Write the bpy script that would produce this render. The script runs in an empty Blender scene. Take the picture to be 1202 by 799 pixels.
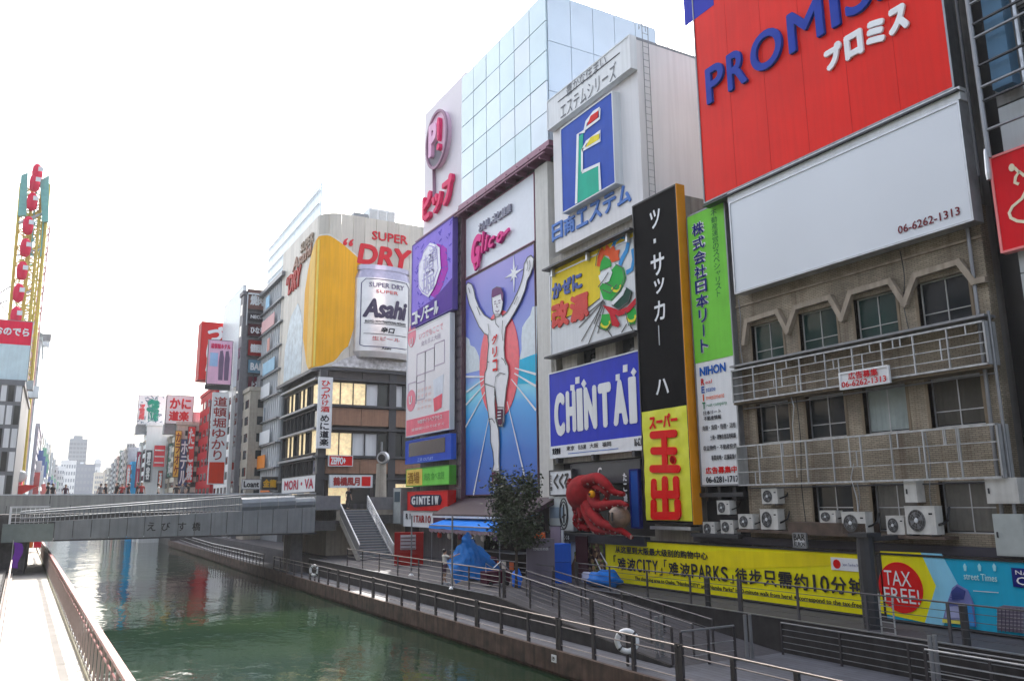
import bpy, math, random
from mathutils import Vector, Matrix
random.seed(7)
S = bpy.context.scene
COL = S.collection
# ------------------------------------------------------------------ camera
FPX, CX, CY, PW, PH = 950.0, 601.0, 399.5, 1202.0, 799.0
dy = Vector((60 - CX, -(594.6 - CY), FPX)).normalized()
u_ = Vector((550 - CX, 0, FPX)); u_.y = -(u_.x * dy.x + u_.z * dy.z) / dy.y
dz = u_.normalized()
dx = dy.cross(dz)
if dx.x < 0: dx = -dx
def ray(px, py):
    v = Vector((px - CX, -(py - CY), FPX))
    return Vector((dx.dot(v), dy.dot(v), dz.dot(v)))
def aX(px, py, X):
    d = ray(px, py); t = X / d.x; return Vector((X, d.y * t, d.z * t))
def aY(px, py, Y):
    d = ray(px, py); t = Y / d.y; return Vector((d.x * t, Y, d.z * t))
def aZ(px, py, Z):
    d = ray(px, py); t = Z / d.z; return Vector((d.x * t, d.y * t, Z))
cam = bpy.data.objects.new('camera', bpy.data.cameras.new('camera'))
COL.objects.link(cam)
right = Vector((dx.x, dy.x, dz.x)); up = Vector((dx.y, dy.y, dz.y)); fwd = Vector((dx.z, dy.z, dz.z))
cam.matrix_world = Matrix(((right.x, up.x, -fwd.x, 0), (right.y, up.y, -fwd.y, 0), (right.z, up.z, -fwd.z, 0), (0, 0, 0, 1)))
cam.data.sensor_width = 36; cam.data.lens = 36 * FPX / PW
cam.data.clip_start = .1; cam.data.clip_end = 20000
S.camera = cam
# ------------------------------------------------------------------ light
SUN_AZ, SUN_EL = math.radians(25), math.radians(46)        # azimuth from +Y towards +X
w = bpy.data.worlds.new('World'); S.world = w; w.use_nodes = True
nt = w.node_tree; bg = nt.nodes['Background']
sky = nt.nodes.new('ShaderNodeTexSky'); sky.sky_type = 'NISHITA'; sky.sun_disc = False
sky.sun_elevation = SUN_EL; sky.sun_rotation = SUN_AZ
sky.dust_density = 6.0; sky.air_density = 1.2; sky.ozone_density = 1.0
hs = nt.nodes.new('ShaderNodeHueSaturation'); hs.inputs['Saturation'].default_value = .55
nt.links.new(sky.outputs[0], hs.inputs['Color']); nt.links.new(hs.outputs[0], bg.inputs['Color'])
bg.inputs['Strength'].default_value = 0.15
sd = bpy.data.lights.new('sun', 'SUN'); sd.energy = 3.2; sd.angle = math.radians(.6); sd.color = (1, .95, .87)
so = bpy.data.objects.new('sun', sd); COL.objects.link(so)
sdir = Vector((math.sin(SUN_AZ) * math.cos(SUN_EL), math.cos(SUN_AZ) * math.cos(SUN_EL), math.sin(SUN_EL)))
so.rotation_euler = (-sdir).to_track_quat('-Z', 'Y').to_euler()
S.view_settings.view_transform = 'Standard'; S.view_settings.look = 'None'
S.view_settings.exposure = 1.68; S.view_settings.gamma = 1
S.cycles.max_bounces = 6; S.cycles.diffuse_bounces = 3; S.cycles.glossy_bounces = 3
S.cycles.caustics_reflective = False; S.cycles.caustics_refractive = False; S.cycles.sample_clamp_indirect = 6
# ------------------------------------------------------------------ materials
MATS = {}
def lin(c): return tuple((x / 12.92 if x <= .04045 else ((x + .055) / 1.055) ** 2.4) for x in c)
def mat(key, col, rough=.6, metal=0, var=.12, scale=3.0, bump=0.0, bscale=40, streak=0.0, spec=None, dirt=None):
    """col = linear base colour; var = noisy value variation; streak = vertical rain streaks"""
    if key in MATS: return MATS[key]
    m = bpy.data.materials.new(key); m.use_nodes = True; MATS[key] = m
    n, L = m.node_tree.nodes, m.node_tree.links; b = n['Principled BSDF']
    b.inputs['Roughness'].default_value = rough; b.inputs['Metallic'].default_value = metal
    if spec is not None: b.inputs['Specular IOR Level'].default_value = spec
    geo = n.new('ShaderNodeNewGeometry')
    ns = n.new('ShaderNodeTexNoise'); ns.inputs['Scale'].default_value = scale; ns.inputs['Detail'].default_value = 6
    L.new(geo.outputs['Position'], ns.inputs['Vector'])
    mr = n.new('ShaderNodeMapRange'); mr.inputs['From Min'].default_value = .3; mr.inputs['From Max'].default_value = .7
    mr.inputs['To Min'].default_value = 1 - var; mr.inputs['To Max'].default_value = 1 + var * .6
    L.new(ns.outputs['Fac'], mr.inputs['Value'])
    val = mr.outputs['Result']
    if streak:
        mp = n.new('ShaderNodeMapping'); mp.inputs['Scale'].default_value = (5, 5, .22)
        L.new(geo.outputs['Position'], mp.inputs['Vector'])
        n2 = n.new('ShaderNodeTexNoise'); n2.inputs['Scale'].default_value = 1.0; n2.inputs['Detail'].default_value = 5
        L.new(mp.outputs[0], n2.inputs['Vector'])
        m2 = n.new('ShaderNodeMapRange'); m2.inputs['From Min'].default_value = .4; m2.inputs['From Max'].default_value = .68
        m2.inputs['To Min'].default_value = 1; m2.inputs['To Max'].default_value = 1 - streak
        L.new(n2.outputs['Fac'], m2.inputs['Value'])
        mu = n.new('ShaderNodeMath'); mu.operation = 'MULTIPLY'
        L.new(val, mu.inputs[0]); L.new(m2.outputs['Result'], mu.inputs[1]); val = mu.outputs[0]
    vm = n.new('ShaderNodeVectorMath'); vm.operation = 'SCALE'; vm.inputs[0].default_value = col[:3]
    L.new(val, vm.inputs['Scale']); L.new(vm.outputs[0], b.inputs['Base Color'])
    if bump:
        nb = n.new('ShaderNodeTexNoise'); nb.inputs['Scale'].default_value = bscale; nb.inputs['Detail'].default_value = 4
        L.new(geo.outputs['Position'], nb.inputs['Vector'])
        bp = n.new('ShaderNodeBump'); bp.inputs['Strength'].default_value = bump; bp.inputs['Distance'].default_value = .02
        L.new(nb.outputs['Fac'], bp.inputs['Height']); L.new(bp.outputs[0], b.inputs['Normal'])
    return m
def P(r, g, b, key=None, rough=.55, **k):
    """printed / painted colour given as sRGB 0..255 of how it reads in the shade"""
    c = [min(.86, max(.006, x * 1.28 - .018)) for x in lin((r / 255, g / 255, b / 255))]; k.setdefault('spec', .12)
    return mat(key or 'print_%d_%d_%d' % (r, g, b), c, rough, streak=k.pop('streak', .07), var=k.pop('var', .08), scale=k.pop('scale', 1.2), **k)
WHITE = mat('white_paint', (.80, .82, .85), .45, var=.05, scale=.6, streak=.06)
PALE = mat('pale_panel', (.70, .73, .76), .5, var=.05, scale=.5, streak=.10)
BLACK = mat('black_paint', (.012, .012, .014), .4)
DARK = mat('dark_steel', (.045, .047, .055), .45, .3)
GREY = mat('grey_metal', (.25, .26, .28), .45, .5, streak=.1)
LGREY = mat('light_metal', (.50, .52, .55), .35, .6, var=.15)
CONC = mat('concrete', (.30, .29, .27), .85, bump=.3, streak=.2, var=.2)
DCONC = mat('dark_concrete', (.085, .085, .09), .8, bump=.4, streak=.2, var=.3)
BEIGE = mat('beige_stone', (.40, .36, .30), .7, streak=.2, bump=.2)
CREAM = mat('cream_wall', (.62, .58, .50), .7, streak=.18)
RED = P(200, 28, 38, 'sign_red'); BLUE = P(45, 55, 160, 'sign_blue'); NAVY = P(30, 42, 110, 'navy_print')
YEL = P(245, 215, 25, 'sign_yellow'); ORANGE = P(205, 135, 30, 'orange_paint')
def glass(key, col, rough=.06, spec=.45):
    m = mat(key, col, rough, 0, var=.25, scale=.7); m.node_tree.nodes['Principled BSDF'].inputs['Specular IOR Level'].default_value = spec
    return m
WGLASS = glass('window_glass', (.018, .024, .028))
GGLASS = glass('green_window_glass', (.02, .05, .045))
WARM = mat('warm_interior', (.62, .50, .30), .5, var=.5, scale=2.5)
# lit shop interiors behind glass in daylight
def emis(key, col, st):
    m = mat(key, col, .5, var=.5, scale=2.0); b = m.node_tree.nodes['Principled BSDF']
    b.inputs['Emission Color'].default_value = (*col, 1); b.inputs['Emission Strength'].default_value = st
    return m
LIT = emis('lit_shop_window', (.9, .72, .42), .22)
# ------------------------------------------------------------------ geometry helpers
class Fr:
    """a working frame: U to the right along a wall, Z up, N out of the wall"""
    def __init__(s, o, U, N): s.o, s.U, s.N = Vector(o), Vector(U).normalized(), Vector(N).normalized()
    def w(s, u, v, n=0): return s.o + s.U * u + Vector((0, 0, v)) + s.N * n
def FX(X): return Fr((X, 0, 0), (0, -1, 0), (-1, 0, 0))     # wall along the canal, u = -Y
def FY(Y): return Fr((0, Y, 0), (1, 0, 0), (0, -1, 0))      # wall across, facing the camera, u = X
WORLD = Fr((0, 0, 0), (1, 0, 0), (0, 1, 0))
class MB:
    def __init__(s): s.v, s.f = [], []
    def quadbox(s, c):
        b = len(s.v); s.v += c
        s.f += [tuple(b + i for i in q) for q in ((0, 3, 2, 1), (4, 5, 6, 7), (0, 1, 5, 4), (1, 2, 6, 5), (2, 3, 7, 6), (3, 0, 4, 7))]
        return s
    def box(s, fr, u0, u1, v0, v1, n0, n1):
        return s.quadbox([fr.w(u0, v0, n0), fr.w(u1, v0, n0), fr.w(u1, v0, n1), fr.w(u0, v0, n1),
                          fr.w(u0, v1, n0), fr.w(u1, v1, n0), fr.w(u1, v1, n1), fr.w(u0, v1, n1)])
    def wbox(s, x0, x1, y0, y1, z0, z1):
        return s.box(WORLD, x0, x1, z0, z1, y0, y1)
    def poly(s, fr, pts, n0, n1):
        b = len(s.v); k = len(pts)
        s.v += [fr.w(p[0], p[1], n0) for p in pts] + [fr.w(p[0], p[1], n1) for p in pts]
        s.f += [tuple(b + i for i in range(k))[::-1], tuple(b + k + i for i in range(k))]
        s.f += [(b + i, b + (i + 1) % k, b + k + (i + 1) % k, b + k + i) for i in range(k)]
        return s
    def prism(s, pts, d):
        b = len(s.v); k = len(pts); d = Vector(d); pts = [Vector(p) for p in pts]
        s.v += pts + [p + d for p in pts]
        s.f += [tuple(b + i for i in range(k))[::-1], tuple(b + k + i for i in range(k))]
        s.f += [(b + i, b + (i + 1) % k, b + k + (i + 1) % k, b + k + i) for i in range(k)]
        return s
    def tube(s, pts, r, seg=6, r1=None, cap=True):
        pts = [Vector(p) for p in pts]; b = len(s.v); k = len(pts)
        r1 = r if r1 is None else r1
        for i, p in enumerate(pts):
            d = (pts[min(i + 1, k - 1)] - pts[max(i - 1, 0)]).normalized()
            a = d.orthogonal().normalized() if abs(d.z) > .9 else d.cross(Vector((0, 0, 1))).normalized()
            c = d.cross(a); rr = r + (r1 - r) * i / max(1, k - 1)
            for j in range(seg):
                t = 2 * math.pi * (j + .5) / seg
                s.v.append(p + a * math.cos(t) * rr + c * math.sin(t) * rr)
        for i in range(k - 1):
            for j in range(seg):
                s.f.append((b + i * seg + j, b + i * seg + (j + 1) % seg, b + (i + 1) * seg + (j + 1) % seg, b + (i + 1) * seg + j))
        if cap:
            s.f.append(tuple(b + j for j in range(seg))[::-1]); s.f.append(tuple(b + (k - 1) * seg + j for j in range(seg)))
        return s
    def stroke(s, fr, pts, wd, n0, n1, w1=None):
        """flat brush stroke following pts on a wall"""
        P_ = [Vector((p[0], p[1])) for p in pts]; L_, R_ = [], []
        w1 = wd if w1 is None else w1
        for i, p in enumerate(P_):
            d = (P_[min(i + 1, len(P_) - 1)] - P_[max(i - 1, 0)])
            if d.length < 1e-6: d = Vector((1, 0))
            d.normalize(); q = Vector((-d.y, d.x)) * ((wd + (w1 - wd) * i / max(1, len(P_) - 1)) / 2)
            L_.append(p + q); R_.append(p - q)
        for i in range(len(P_) - 1):
            s.poly(fr, [L_[i], L_[i + 1], R_[i + 1], R_[i]], n0, n1)
        return s
    def lathe(s, c, prof, axis=Vector((0, 0, 1)), seg=12):
        axis = Vector(axis).normalized(); a = axis.orthogonal().normalized(); e = axis.cross(a); b = len(s.v); c = Vector(c)
        for r, h in prof:
            for j in range(seg):
                t = 2 * math.pi * j / seg; s.v.append(c + axis * h + (a * math.cos(t) + e * math.sin(t)) * r)
        for i in range(len(prof) - 1):
            for j in range(seg):
                s.f.append((b + i * seg + j, b + i * seg + (j + 1) % seg, b + (i + 1) * seg + (j + 1) % seg, b + (i + 1) * seg + j))
        s.f.append(tuple(b + j for j in range(seg))[::-1]); s.f.append(tuple(b + (len(prof) - 1) * seg + j for j in range(seg)))
        return s
    def raw(s, vs, fs):
        b = len(s.v); s.v += [Vector(v) for v in vs]; s.f += [tuple(b + i for i in f) for f in fs]; return s
LOC = {}
def tag(o, label=None, cat=None, group=None, kind=None):
    if label: o['label'] = label
    if cat: o['category'] = cat
    if group: o['group'] = group
    if kind: o['kind'] = kind
    return o
def thing(name, label, cat, loc, group=None):
    o = bpy.data.objects.new(name, None); COL.objects.link(o); o.location = loc; LOC[o] = Vector(loc)
    o.empty_display_size = .3
    return tag(o, label, cat, group)
def link_mesh(name, me, m, parent=None, loc=None):
    o = bpy.data.objects.new(name, me); COL.objects.link(o)
    if m and not me.materials: me.materials.append(m)
    if parent: o.parent = parent; LOC[o] = LOC[parent]
    else: o.location = loc or (0, 0, 0); LOC[o] = Vector(loc or (0, 0, 0))
    return o
def build(name, mb, m, parent=None, loc=None, smooth=False):
    base = LOC[parent] if parent else Vector(loc or (0, 0, 0))
    me = bpy.data.meshes.new(name); me.from_pydata([v - base for v in mb.v], [], mb.f)
    if smooth: me.polygons.foreach_set('use_smooth', [True] * len(me.polygons))
    me.update()
    return link_mesh(name, me, m, parent, loc)
def struct(name, mb, m, kind='structure', **k): return tag(build(name, mb, m, **k), kind=kind)
def repeat(name, mb, m, parent, offs):
    """one mesh, shared by a row of alike parts shifted by offs"""
    o = build(name, mb, m, parent); out = [o]
    o.location = Vector(offs[0])
    for d in offs[1:]:
        c = o.copy(); COL.objects.link(c); c.parent = parent; c.location = Vector(d); LOC[c] = LOC[parent]; out.append(c)
    return out
def copy_tree(o, parent=None):
    c = o.copy(); COL.objects.link(c); c.parent = parent; LOC[c] = LOC.get(o, Vector())
    for ch in list(o.children): copy_tree(ch, c)
    return c
# ------------------------------------------------------------------ text
TXT = {}
def glyph(s, shear=0.0, res=3):
    k = (s, shear)
    if k in TXT: return TXT[k]
    c = bpy.data.curves.new('t', 'FONT'); c.body = s; c.resolution_u = res; c.shear = shear
    o = bpy.data.objects.new('t', c); COL.objects.link(o)
    me = bpy.data.meshes.new_from_object(o.evaluated_get(bpy.context.evaluated_depsgraph_get()))
    vs = [(v.co.x, v.co.y) for v in me.vertices]; fs = [tuple(p.vertices) for p in me.polygons]
    bpy.data.objects.remove(o); bpy.data.curves.remove(c); bpy.data.meshes.remove(me)
    TXT[k] = (vs, fs); return TXT[k]
def add_text(mb, fr, s, u0, u1, v0, v1, n, bold=.0, depth=.0, shear=0, rot=False):
    """words fitted to a box on a wall; bold thickens the strokes (fraction of the letter size)"""
    vs, fs = glyph(s, shear, 6 if v1 - v0 > 1 else 2)
    if not vs: return
    if rot: vs = [(y, -x) for x, y in vs]
    x0, x1 = min(v[0] for v in vs), max(v[0] for v in vs); y0, y1 = min(v[1] for v in vs), max(v[1] for v in vs)
    bw = bold * 1.1 * (v1 - v0); bw = min(bw, (u1 - u0) * .12)
    sx = (u1 - u0 - 2 * bw) / max(1e-6, x1 - x0); sy = (v1 - v0 - 2 * bw) / max(1e-6, y1 - y0); uc = u0 + bw
    if len(s) == 1 and sx > sy * 1.6: uc = (u0 + u1) / 2 - (x1 - x0) * sy * .6; sx = sy * 1.2
    if len(s) == 1 and sy > sx * 3 and (y1 - y0) < (x1 - x0) * .5: sy = sx * 1.5; v0 = (v0 + v1) / 2 - sy * (y1 - y0) / 2
    sh = [(0, 0)] if bw <= 0 else [(0, 0), (bw, 0), (-bw, 0), (0, bw), (0, -bw), (bw * .7, bw * .7), (-bw * .7, bw * .7), (bw * .7, -bw * .7), (-bw * .7, -bw * .7)]
    ed = {}
    if depth > 0:
        for f in fs:
            for i in range(len(f)):
                a, b = f[i], f[(i + 1) % len(f)]
                if (b, a) in ed: ed[(b, a)] = 0
                else: ed[(a, b)] = 1
    for j, (ou, ov) in enumerate(sh):
        q = [(uc + ou + (x - x0) * sx, v0 + bw + ov + (y - y0) * sy) for x, y in vs]; k = len(q); e = .0012 * j
        if depth <= 0: mb.raw([fr.w(a, b, n + e) for a, b in q], fs); continue
        side = [(a, b, b + k, a + k) for (a, b), c in ed.items() if c]
        mb.raw([fr.w(a, b, n) for a, b in q] + [fr.w(a, b, n + depth + e) for a, b in q], [tuple(i + k for i in f) for f in fs] + side)
# ------------------------------------------------------------------ signs
class Sign:
    """a board on a wall; px() takes points of the wall's plane"""
    def __init__(s, root, fr, X, kind, nf): s.root, s.fr, s.X, s.kind, s.nf = root, fr, X, kind, nf
    def p(s, x, y):
        q = aX(x, y, s.X) if s.kind == 'X' else aY(x, y, s.X)
        return (-q.y, q.z) if s.kind == 'X' else (q.x, q.z)
    def poly(s, name, pts, m, lay=1, th=.012):
        n = s.nf + .014 * lay
        return build(name, MB().poly(s.fr, [s.p(*q) for q in pts], n - .02, n), m, s.root)
    def rect(s, name, x0, y0, x1, y1, m, lay=1, extra=0):
        a, b = s.p(x0, y0), s.p(x1, y1); n = s.nf + .014 * lay
        return build(name, MB().box(s.fr, a[0], b[0], b[1], a[1], n - .02, n + extra), m, s.root)
    def ell(s, name, x0, y0, x1, y1, m, lay=1, seg=28, extra=0):
        a, b = s.p(x0, y0), s.p(x1, y1); cu, cv, ru, rv = (a[0] + b[0]) / 2, (a[1] + b[1]) / 2, abs(b[0] - a[0]) / 2, abs(a[1] - b[1]) / 2
        n = s.nf + .014 * lay
        return build(name, MB().poly(s.fr, [(cu + ru * math.cos(t * 2 * math.pi / seg), cv + rv * math.sin(t * 2 * math.pi / seg)) for t in range(seg)], n - .02, n + extra), m, s.root)
    def line(s, name, pts, wd, m, lay=2, w1=None):
        n = s.nf + .014 * lay
        return build(name, MB().stroke(s.fr, [s.p(*q) for q in pts], wd, n - .01, n, w1), m, s.root)
    def text(s, txt, x0, y0, x1, y1, m, lay=2, bold=0, depth=0, shear=0, name='lettering', split=False):
        """(x0,y0) top left and (x1,y1) bottom right of the words in the wall's plane"""
        a, b = s.p(x0, y0), s.p(x1, y1); n = s.nf + .014 * lay
        if not split:
            mb = MB(); add_text(mb, s.fr, txt, a[0], b[0], b[1], a[1], n, bold, depth, shear)
            return build(name, mb, m, s.root)
        wds = split if isinstance(split, list) else [1] * len(txt)
        tot = sum(wds); u = a[0]; W = b[0] - a[0]
        for ch, wd in zip(txt, wds):
            cw = W * wd / tot; mb = MB()
            add_text(mb, s.fr, ch, u + cw * .06, u + cw * .94, b[1], a[1], n, bold, depth, shear)
            build('letter', mb, m, s.root); u += cw
    def column(s, txt, u0, u1, v0, v1, m, lay=2, bold=0, depth=0, fill=.9, name='letter'):
        """vertical writing in wall units"""
        k = len(txt); h = (v1 - v0) / k; n = s.nf + .014 * lay
        for i, ch in enumerate(txt):
            if ch == ' ': continue
            top = v1 - h * i; mb = MB()
            if ch in 'ー-': c = (u0 + u1) / 2; w_ = (u1 - u0) * .07; add_text(mb, s.fr, '|', c - w_, c + w_, top - h * .9, top - h * .1, n, bold, depth)
            elif ch == '・': c = (u0 + u1) / 2; w_ = (u1 - u0) * .1; mb.box(s.fr, c - w_, c + w_, top - h * .6, top - h * .6 + 2 * w_, n, n + max(depth, .01))
            elif ch in 'ッャィ': add_text(mb, s.fr, ch, u0 + (u1 - u0) * .25, u1, top - h * .8, top - h * .2, n, bold, depth)
            else: add_text(mb, s.fr, ch, u0 + (u1 - u0) * .03, u1 - (u1 - u0) * .03, top - h * (.5 + fill / 2), top - h * (.5 - fill / 2), n, bold, depth)
            build(name, mb, m, s.root)
def board(label, kind, pos, x0, y0, x1, y1, m, depth=.3, edge=None, cat='billboard', name='billboard', group=None, ext=None, back=None):
    """box board on the plane X=pos (kind X) or Y=pos (kind Y); corners as seen; ext overrides (u0,u1,v0,v1)"""
    fr = FX(pos) if kind == 'X' else FY(pos)
    q = (lambda x, y: (-aX(x, y, pos).y, aX(x, y, pos).z)) if kind == 'X' else (lambda x, y: (aY(x, y, pos).x, aY(x, y, pos).z))
    if ext: u0, u1, v0, v1 = ext
    else:
        a, b = q(x0, y0), q(x1, y1); u0, u1, v0, v1 = a[0], b[0], b[1], a[1]
    root = thing(name, label, cat, fr.w((u0 + u1) / 2, v0, -depth / 2), group)
    build('sign_face', MB().box(fr, u0 + .03, u1 - .03, v0 + .03, v1 - .03, -depth + .03, 0), m, root)
    e = edge or GREY; t = .06
    for nm, bx in (('edge_trim', (u0 - .01, u0 + t, v0, v1)), ('edge_trim', (u1 - t, u1 + .01, v0, v1)), ('edge_trim', (u0 + t, u1 - t, v0 - .01, v0 + t)), ('edge_trim', (u0 + t, u1 - t, v1 - t, v1 + .01))):
        build(nm, MB().box(fr, *bx, -depth, .035), e, root)
    sg = Sign(root, fr, pos, kind, 0); sg.ext = (u0, u1, v0, v1)
    return sg
def add_joints(m, bw, bh, dark=.72):
    """fine slab joints worked into a paving material"""
    n, L = m.node_tree.nodes, m.node_tree.links; b = n['Principled BSDF']; src = b.inputs['Base Color'].links[0].from_socket
    geo = n.new('ShaderNodeNewGeometry'); bk = n.new('ShaderNodeTexBrick'); bk.inputs['Scale'].default_value = 1; bk.inputs['Brick Width'].default_value = bw; bk.inputs['Row Height'].default_value = bh
    bk.inputs['Mortar Size'].default_value = .016; bk.inputs['Color1'].default_value = (1, 1, 1, 1); bk.inputs['Color2'].default_value = (.80, .80, .83, 1); bk.inputs['Mortar'].default_value = (dark * .5, dark * .5, dark * .5, 1)
    mp = n.new('ShaderNodeMapping'); mp.inputs['Rotation'].default_value = (0, 0, math.pi / 2); L.new(geo.outputs['Position'], mp.inputs['Vector']); L.new(mp.outputs[0], bk.inputs['Vector'])
    mx = n.new('ShaderNodeVectorMath'); mx.operation = 'MULTIPLY'; L.new(src, mx.inputs[0]); L.new(bk.outputs['Color'], mx.inputs[1]); L.new(mx.outputs[0], b.inputs['Base Color'])
# ================================================================== SETTING
WZ = -5.75
def water_mat():
    m = bpy.data.materials.new('canal_water'); m.use_nodes = True; n, L = m.node_tree.nodes, m.node_tree.links; b = n['Principled BSDF']
    b.inputs['Roughness'].default_value = .025; b.inputs['IOR'].default_value = 1.33
    geo = n.new('ShaderNodeNewGeometry'); ns = n.new('ShaderNodeTexNoise'); ns.inputs['Scale'].default_value = .12; ns.inputs['Detail'].default_value = 3
    L.new(geo.outputs['Position'], ns.inputs['Vector'])
    cr = n.new('ShaderNodeValToRGB'); cr.color_ramp.elements[0].position = .35; cr.color_ramp.elements[1].position = .7
    cr.color_ramp.elements[0].color = (.008, .022, .014, 1); cr.color_ramp.elements[1].color = (.020, .040, .018, 1)
    L.new(ns.outputs['Fac'], cr.inputs['Fac']); L.new(cr.outputs[0], b.inputs['Base Color'])
    prev = None
    for sc, st, stretch in ((.45, .30, (1, .5, 1)), (2.0, .24, (1, .6, 1)), (7, .16, (1, .8, 1))):
        mp = n.new('ShaderNodeMapping'); mp.inputs['Scale'].default_value = stretch; mp.inputs['Rotation'].default_value = (0, 0, .35)
        L.new(geo.outputs['Position'], mp.inputs['Vector'])
        t = n.new('ShaderNodeTexNoise'); t.inputs['Scale'].default_value = sc; t.inputs['Detail'].default_value = 3; L.new(mp.outputs[0], t.inputs['Vector'])
        bp = n.new('ShaderNodeBump'); bp.inputs['Strength'].default_value = st; bp.inputs['Distance'].default_value = .09 / sc
        L.new(t.outputs['Fac'], bp.inputs['Height'])
        if prev: L.new(prev.outputs[0], bp.inputs['Normal'])
        prev = bp
    msk = n.new('ShaderNodeTexNoise'); msk.inputs['Scale'].default_value = .09; msk.inputs['Detail'].default_value = 2; L.new(geo.outputs['Position'], msk.inputs['Vector'])
    mk = n.new('ShaderNodeMapRange'); mk.inputs['From Min'].default_value = .42; mk.inputs['From Max'].default_value = .62; mk.inputs['To Min'].default_value = .06; mk.inputs['To Max'].default_value = .4; L.new(msk.outputs['Fac'], mk.inputs['Value']); L.new(mk.outputs['Result'], prev.inputs['Strength'])
    L.new(prev.outputs[0], b.inputs['Normal'])
    return m
struct('canal_water', MB().wbox(-14, 16.6, -40, 900, WZ - .5, WZ), water_mat())
GROUND = mat('street_asphalt', (.06, .06, .065), .9, var=.25, scale=.5)
struct('ground', MB().wbox(-1500, 1500, -300, 1700, -9.2, -9), GROUND)
PAVE = mat('promenade_paving', (.046, .047, .060), .7, var=.25, scale=1.3, bump=.15)
DECK = mat('boardwalk_paving', (.095, .103, .128), .65, var=.2, scale=1.5, bump=.15)
add_joints(PAVE, 1.2, .3); add_joints(DECK, 1.8, .25)
RUST = mat('rusty_fascia', (.10, .060, .045), .8, var=.55, scale=2.0, streak=.5)
# upper promenade on the right bank, its near strip, the ramp and the low boardwalk
struct('upper_promenade', MB().wbox(17.0, 60, 32, 61, -6.2, -4).wbox(21.8, 60, -30, 32, -6.2, -4).wbox(18.5, 60, 61, 130, -6.2, -4.02), PAVE)
struct('ramp_path', MB().prism([(17.0, 32, -4.0), (17.0, 20.5, -5.0), (17.0, 20.5, -6), (17.0, 32, -6)], (4.8, 0, 0)), PAVE)
struct('boardwalk', MB().wbox(15.45, 17.0, -30, 130, -5.7, -5).wbox(17.0, 21.8, -30, 20.5, -5.7, -5.004), DECK)
struct('boardwalk_fascia', MB().wbox(15.3, 15.45, -30, 130, -5.62, -4.93).wbox(15.42, 15.5, -30, 130, -6.2, -5.62), RUST)
struct('retaining_wall', MB().wbox(21.68, 21.8, -30, 32, -5.0, -3.93).wbox(16.88, 17.0, 32, 61, -5, -3.93).prism([(16.88, 32, -3.93), (16.88, 20.5, -4.93), (16.88, 20.5, -5.2), (16.88, 32, -5.2)], (.12, 0, 0)),
       mat('dark_planked_wall', (.022, .020, .022), .8, var=.6, scale=2.5, streak=.4))
KERB = mat('metal_kerb', (.26, .27, .29), .4, .6)
struct('kerb', MB().wbox(21.66, 21.76, -30, 32, -3.93, -3.9).wbox(16.86, 16.94, 32, 61, -3.93, -3.9), KERB)
# left bank: walkway that drifts slightly left with distance
LA, LB = Vector((1.16, 24, 0)), Vector((.36, 53, 0)); LD = (LB - LA).normalized(); LN = Vector((-LD.y, LD.x, 0))   # LN points to the bank
def LW(t, s, z): return Vector((LA.x, LA.y, z)) + LD * t + LN * s                     # t along from Y=24, s to the left
LFR = Fr(LW(0, 0, 0), LD, LN)
LZ = -4.3
SLAB = mat('pale_walkway_slab', (.50, .48, .44), .8, var=.12, scale=1.1, bump=.2)
wk = struct('walkway', MB().box(LFR, -30, 110, LZ - 1.9, LZ - .02, -.05, 2.25), CONC)
for k in range(28):
    u = -18 + k * 3.0
    build('slab', MB().box(LFR, u + .012, u + 2.988, LZ - .03, LZ + random.uniform(-.004, .004), 0, 1.85), SLAB, wk)
struct('walkway_kerb', MB().box(LFR, -30, 110, LZ - .3, LZ + .12, -.16, -.005), mat('kerb_cream', (.50, .48, .38), .8, streak=.2))
struct('left_bank', MB().box(LFR, -30, 130, -7, -3.9, 2.25, 3.4).box(LFR, 36, 130, -7, -.6, 3.4, 60), DCONC)
struct('far_bank', MB().box(LFR, 110, 900, -7, -.6, -.05, 200).wbox(15.5, 300, 130, 900, -7, -.6), DCONC)

# ================================================================== RAILINGS
WARMMETAL = mat('brushed_handrail', (.20, .175, .165), .38, .6)
POSTM = mat('railing_post', (.055, .050, .056), .5, .4)
REDRAIL = mat('dull_red_handrail', (.30, .10, .10), .4, .1, var=.25)
def railing(label, pts, step, h, rails, post_r=.035, post_kind='flat', pm=POSTM, rm=WARMMETAL, rail_r=.022, top_r=.035, wide_every=0, group=None):
    pts = [Vector(p) for p in pts]; root = thing('railing', label, 'railing', pts[0], group)
    for a, b in zip(pts[:-1], pts[1:]):
        d = b - a; L_ = Vector((d.x, d.y, 0)).length; n = max(1, round(L_ / step)); offs = [d * (i / n) for i in range(n + (1 if b == pts[-1] else 0))]
        dr = Vector((d.x, d.y, 0)).normalized(); q = Vector((-dr.y, dr.x, 0))
        fr = Fr(a, dr, q)
        thin = [o for i, o in enumerate(offs) if not (wide_every and i % wide_every == 0)]
        wide = [o for i, o in enumerate(offs) if wide_every and i % wide_every == 0]
        if thin: repeat('post', MB().box(fr, -post_r, post_r, 0, h - .02, -post_r * .6, post_r * .6), pm, root, thin)
        if wide: repeat('post', MB().box(fr, -post_r * 2.2, -post_r * .5, 0, h + .05, -.04, .04).box(fr, post_r * .5, post_r * 2.2, 0, h + .05, -.04, .04).box(fr, -post_r * .5, post_r * .5, .1, h - .05, -.03, .03), pm, root, wide)
        build('handrail', MB().tube([a + Vector((0, 0, h)), b + Vector((0, 0, h))], top_r), rm, root)
        for z in rails: build('rail', MB().tube([a + Vector((0, 0, z)), b + Vector((0, 0, z))], rail_r, 5), rm, root)
    return root
DRAIL = mat('dark_rail', (.09, .088, .10), .45, .4)
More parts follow.
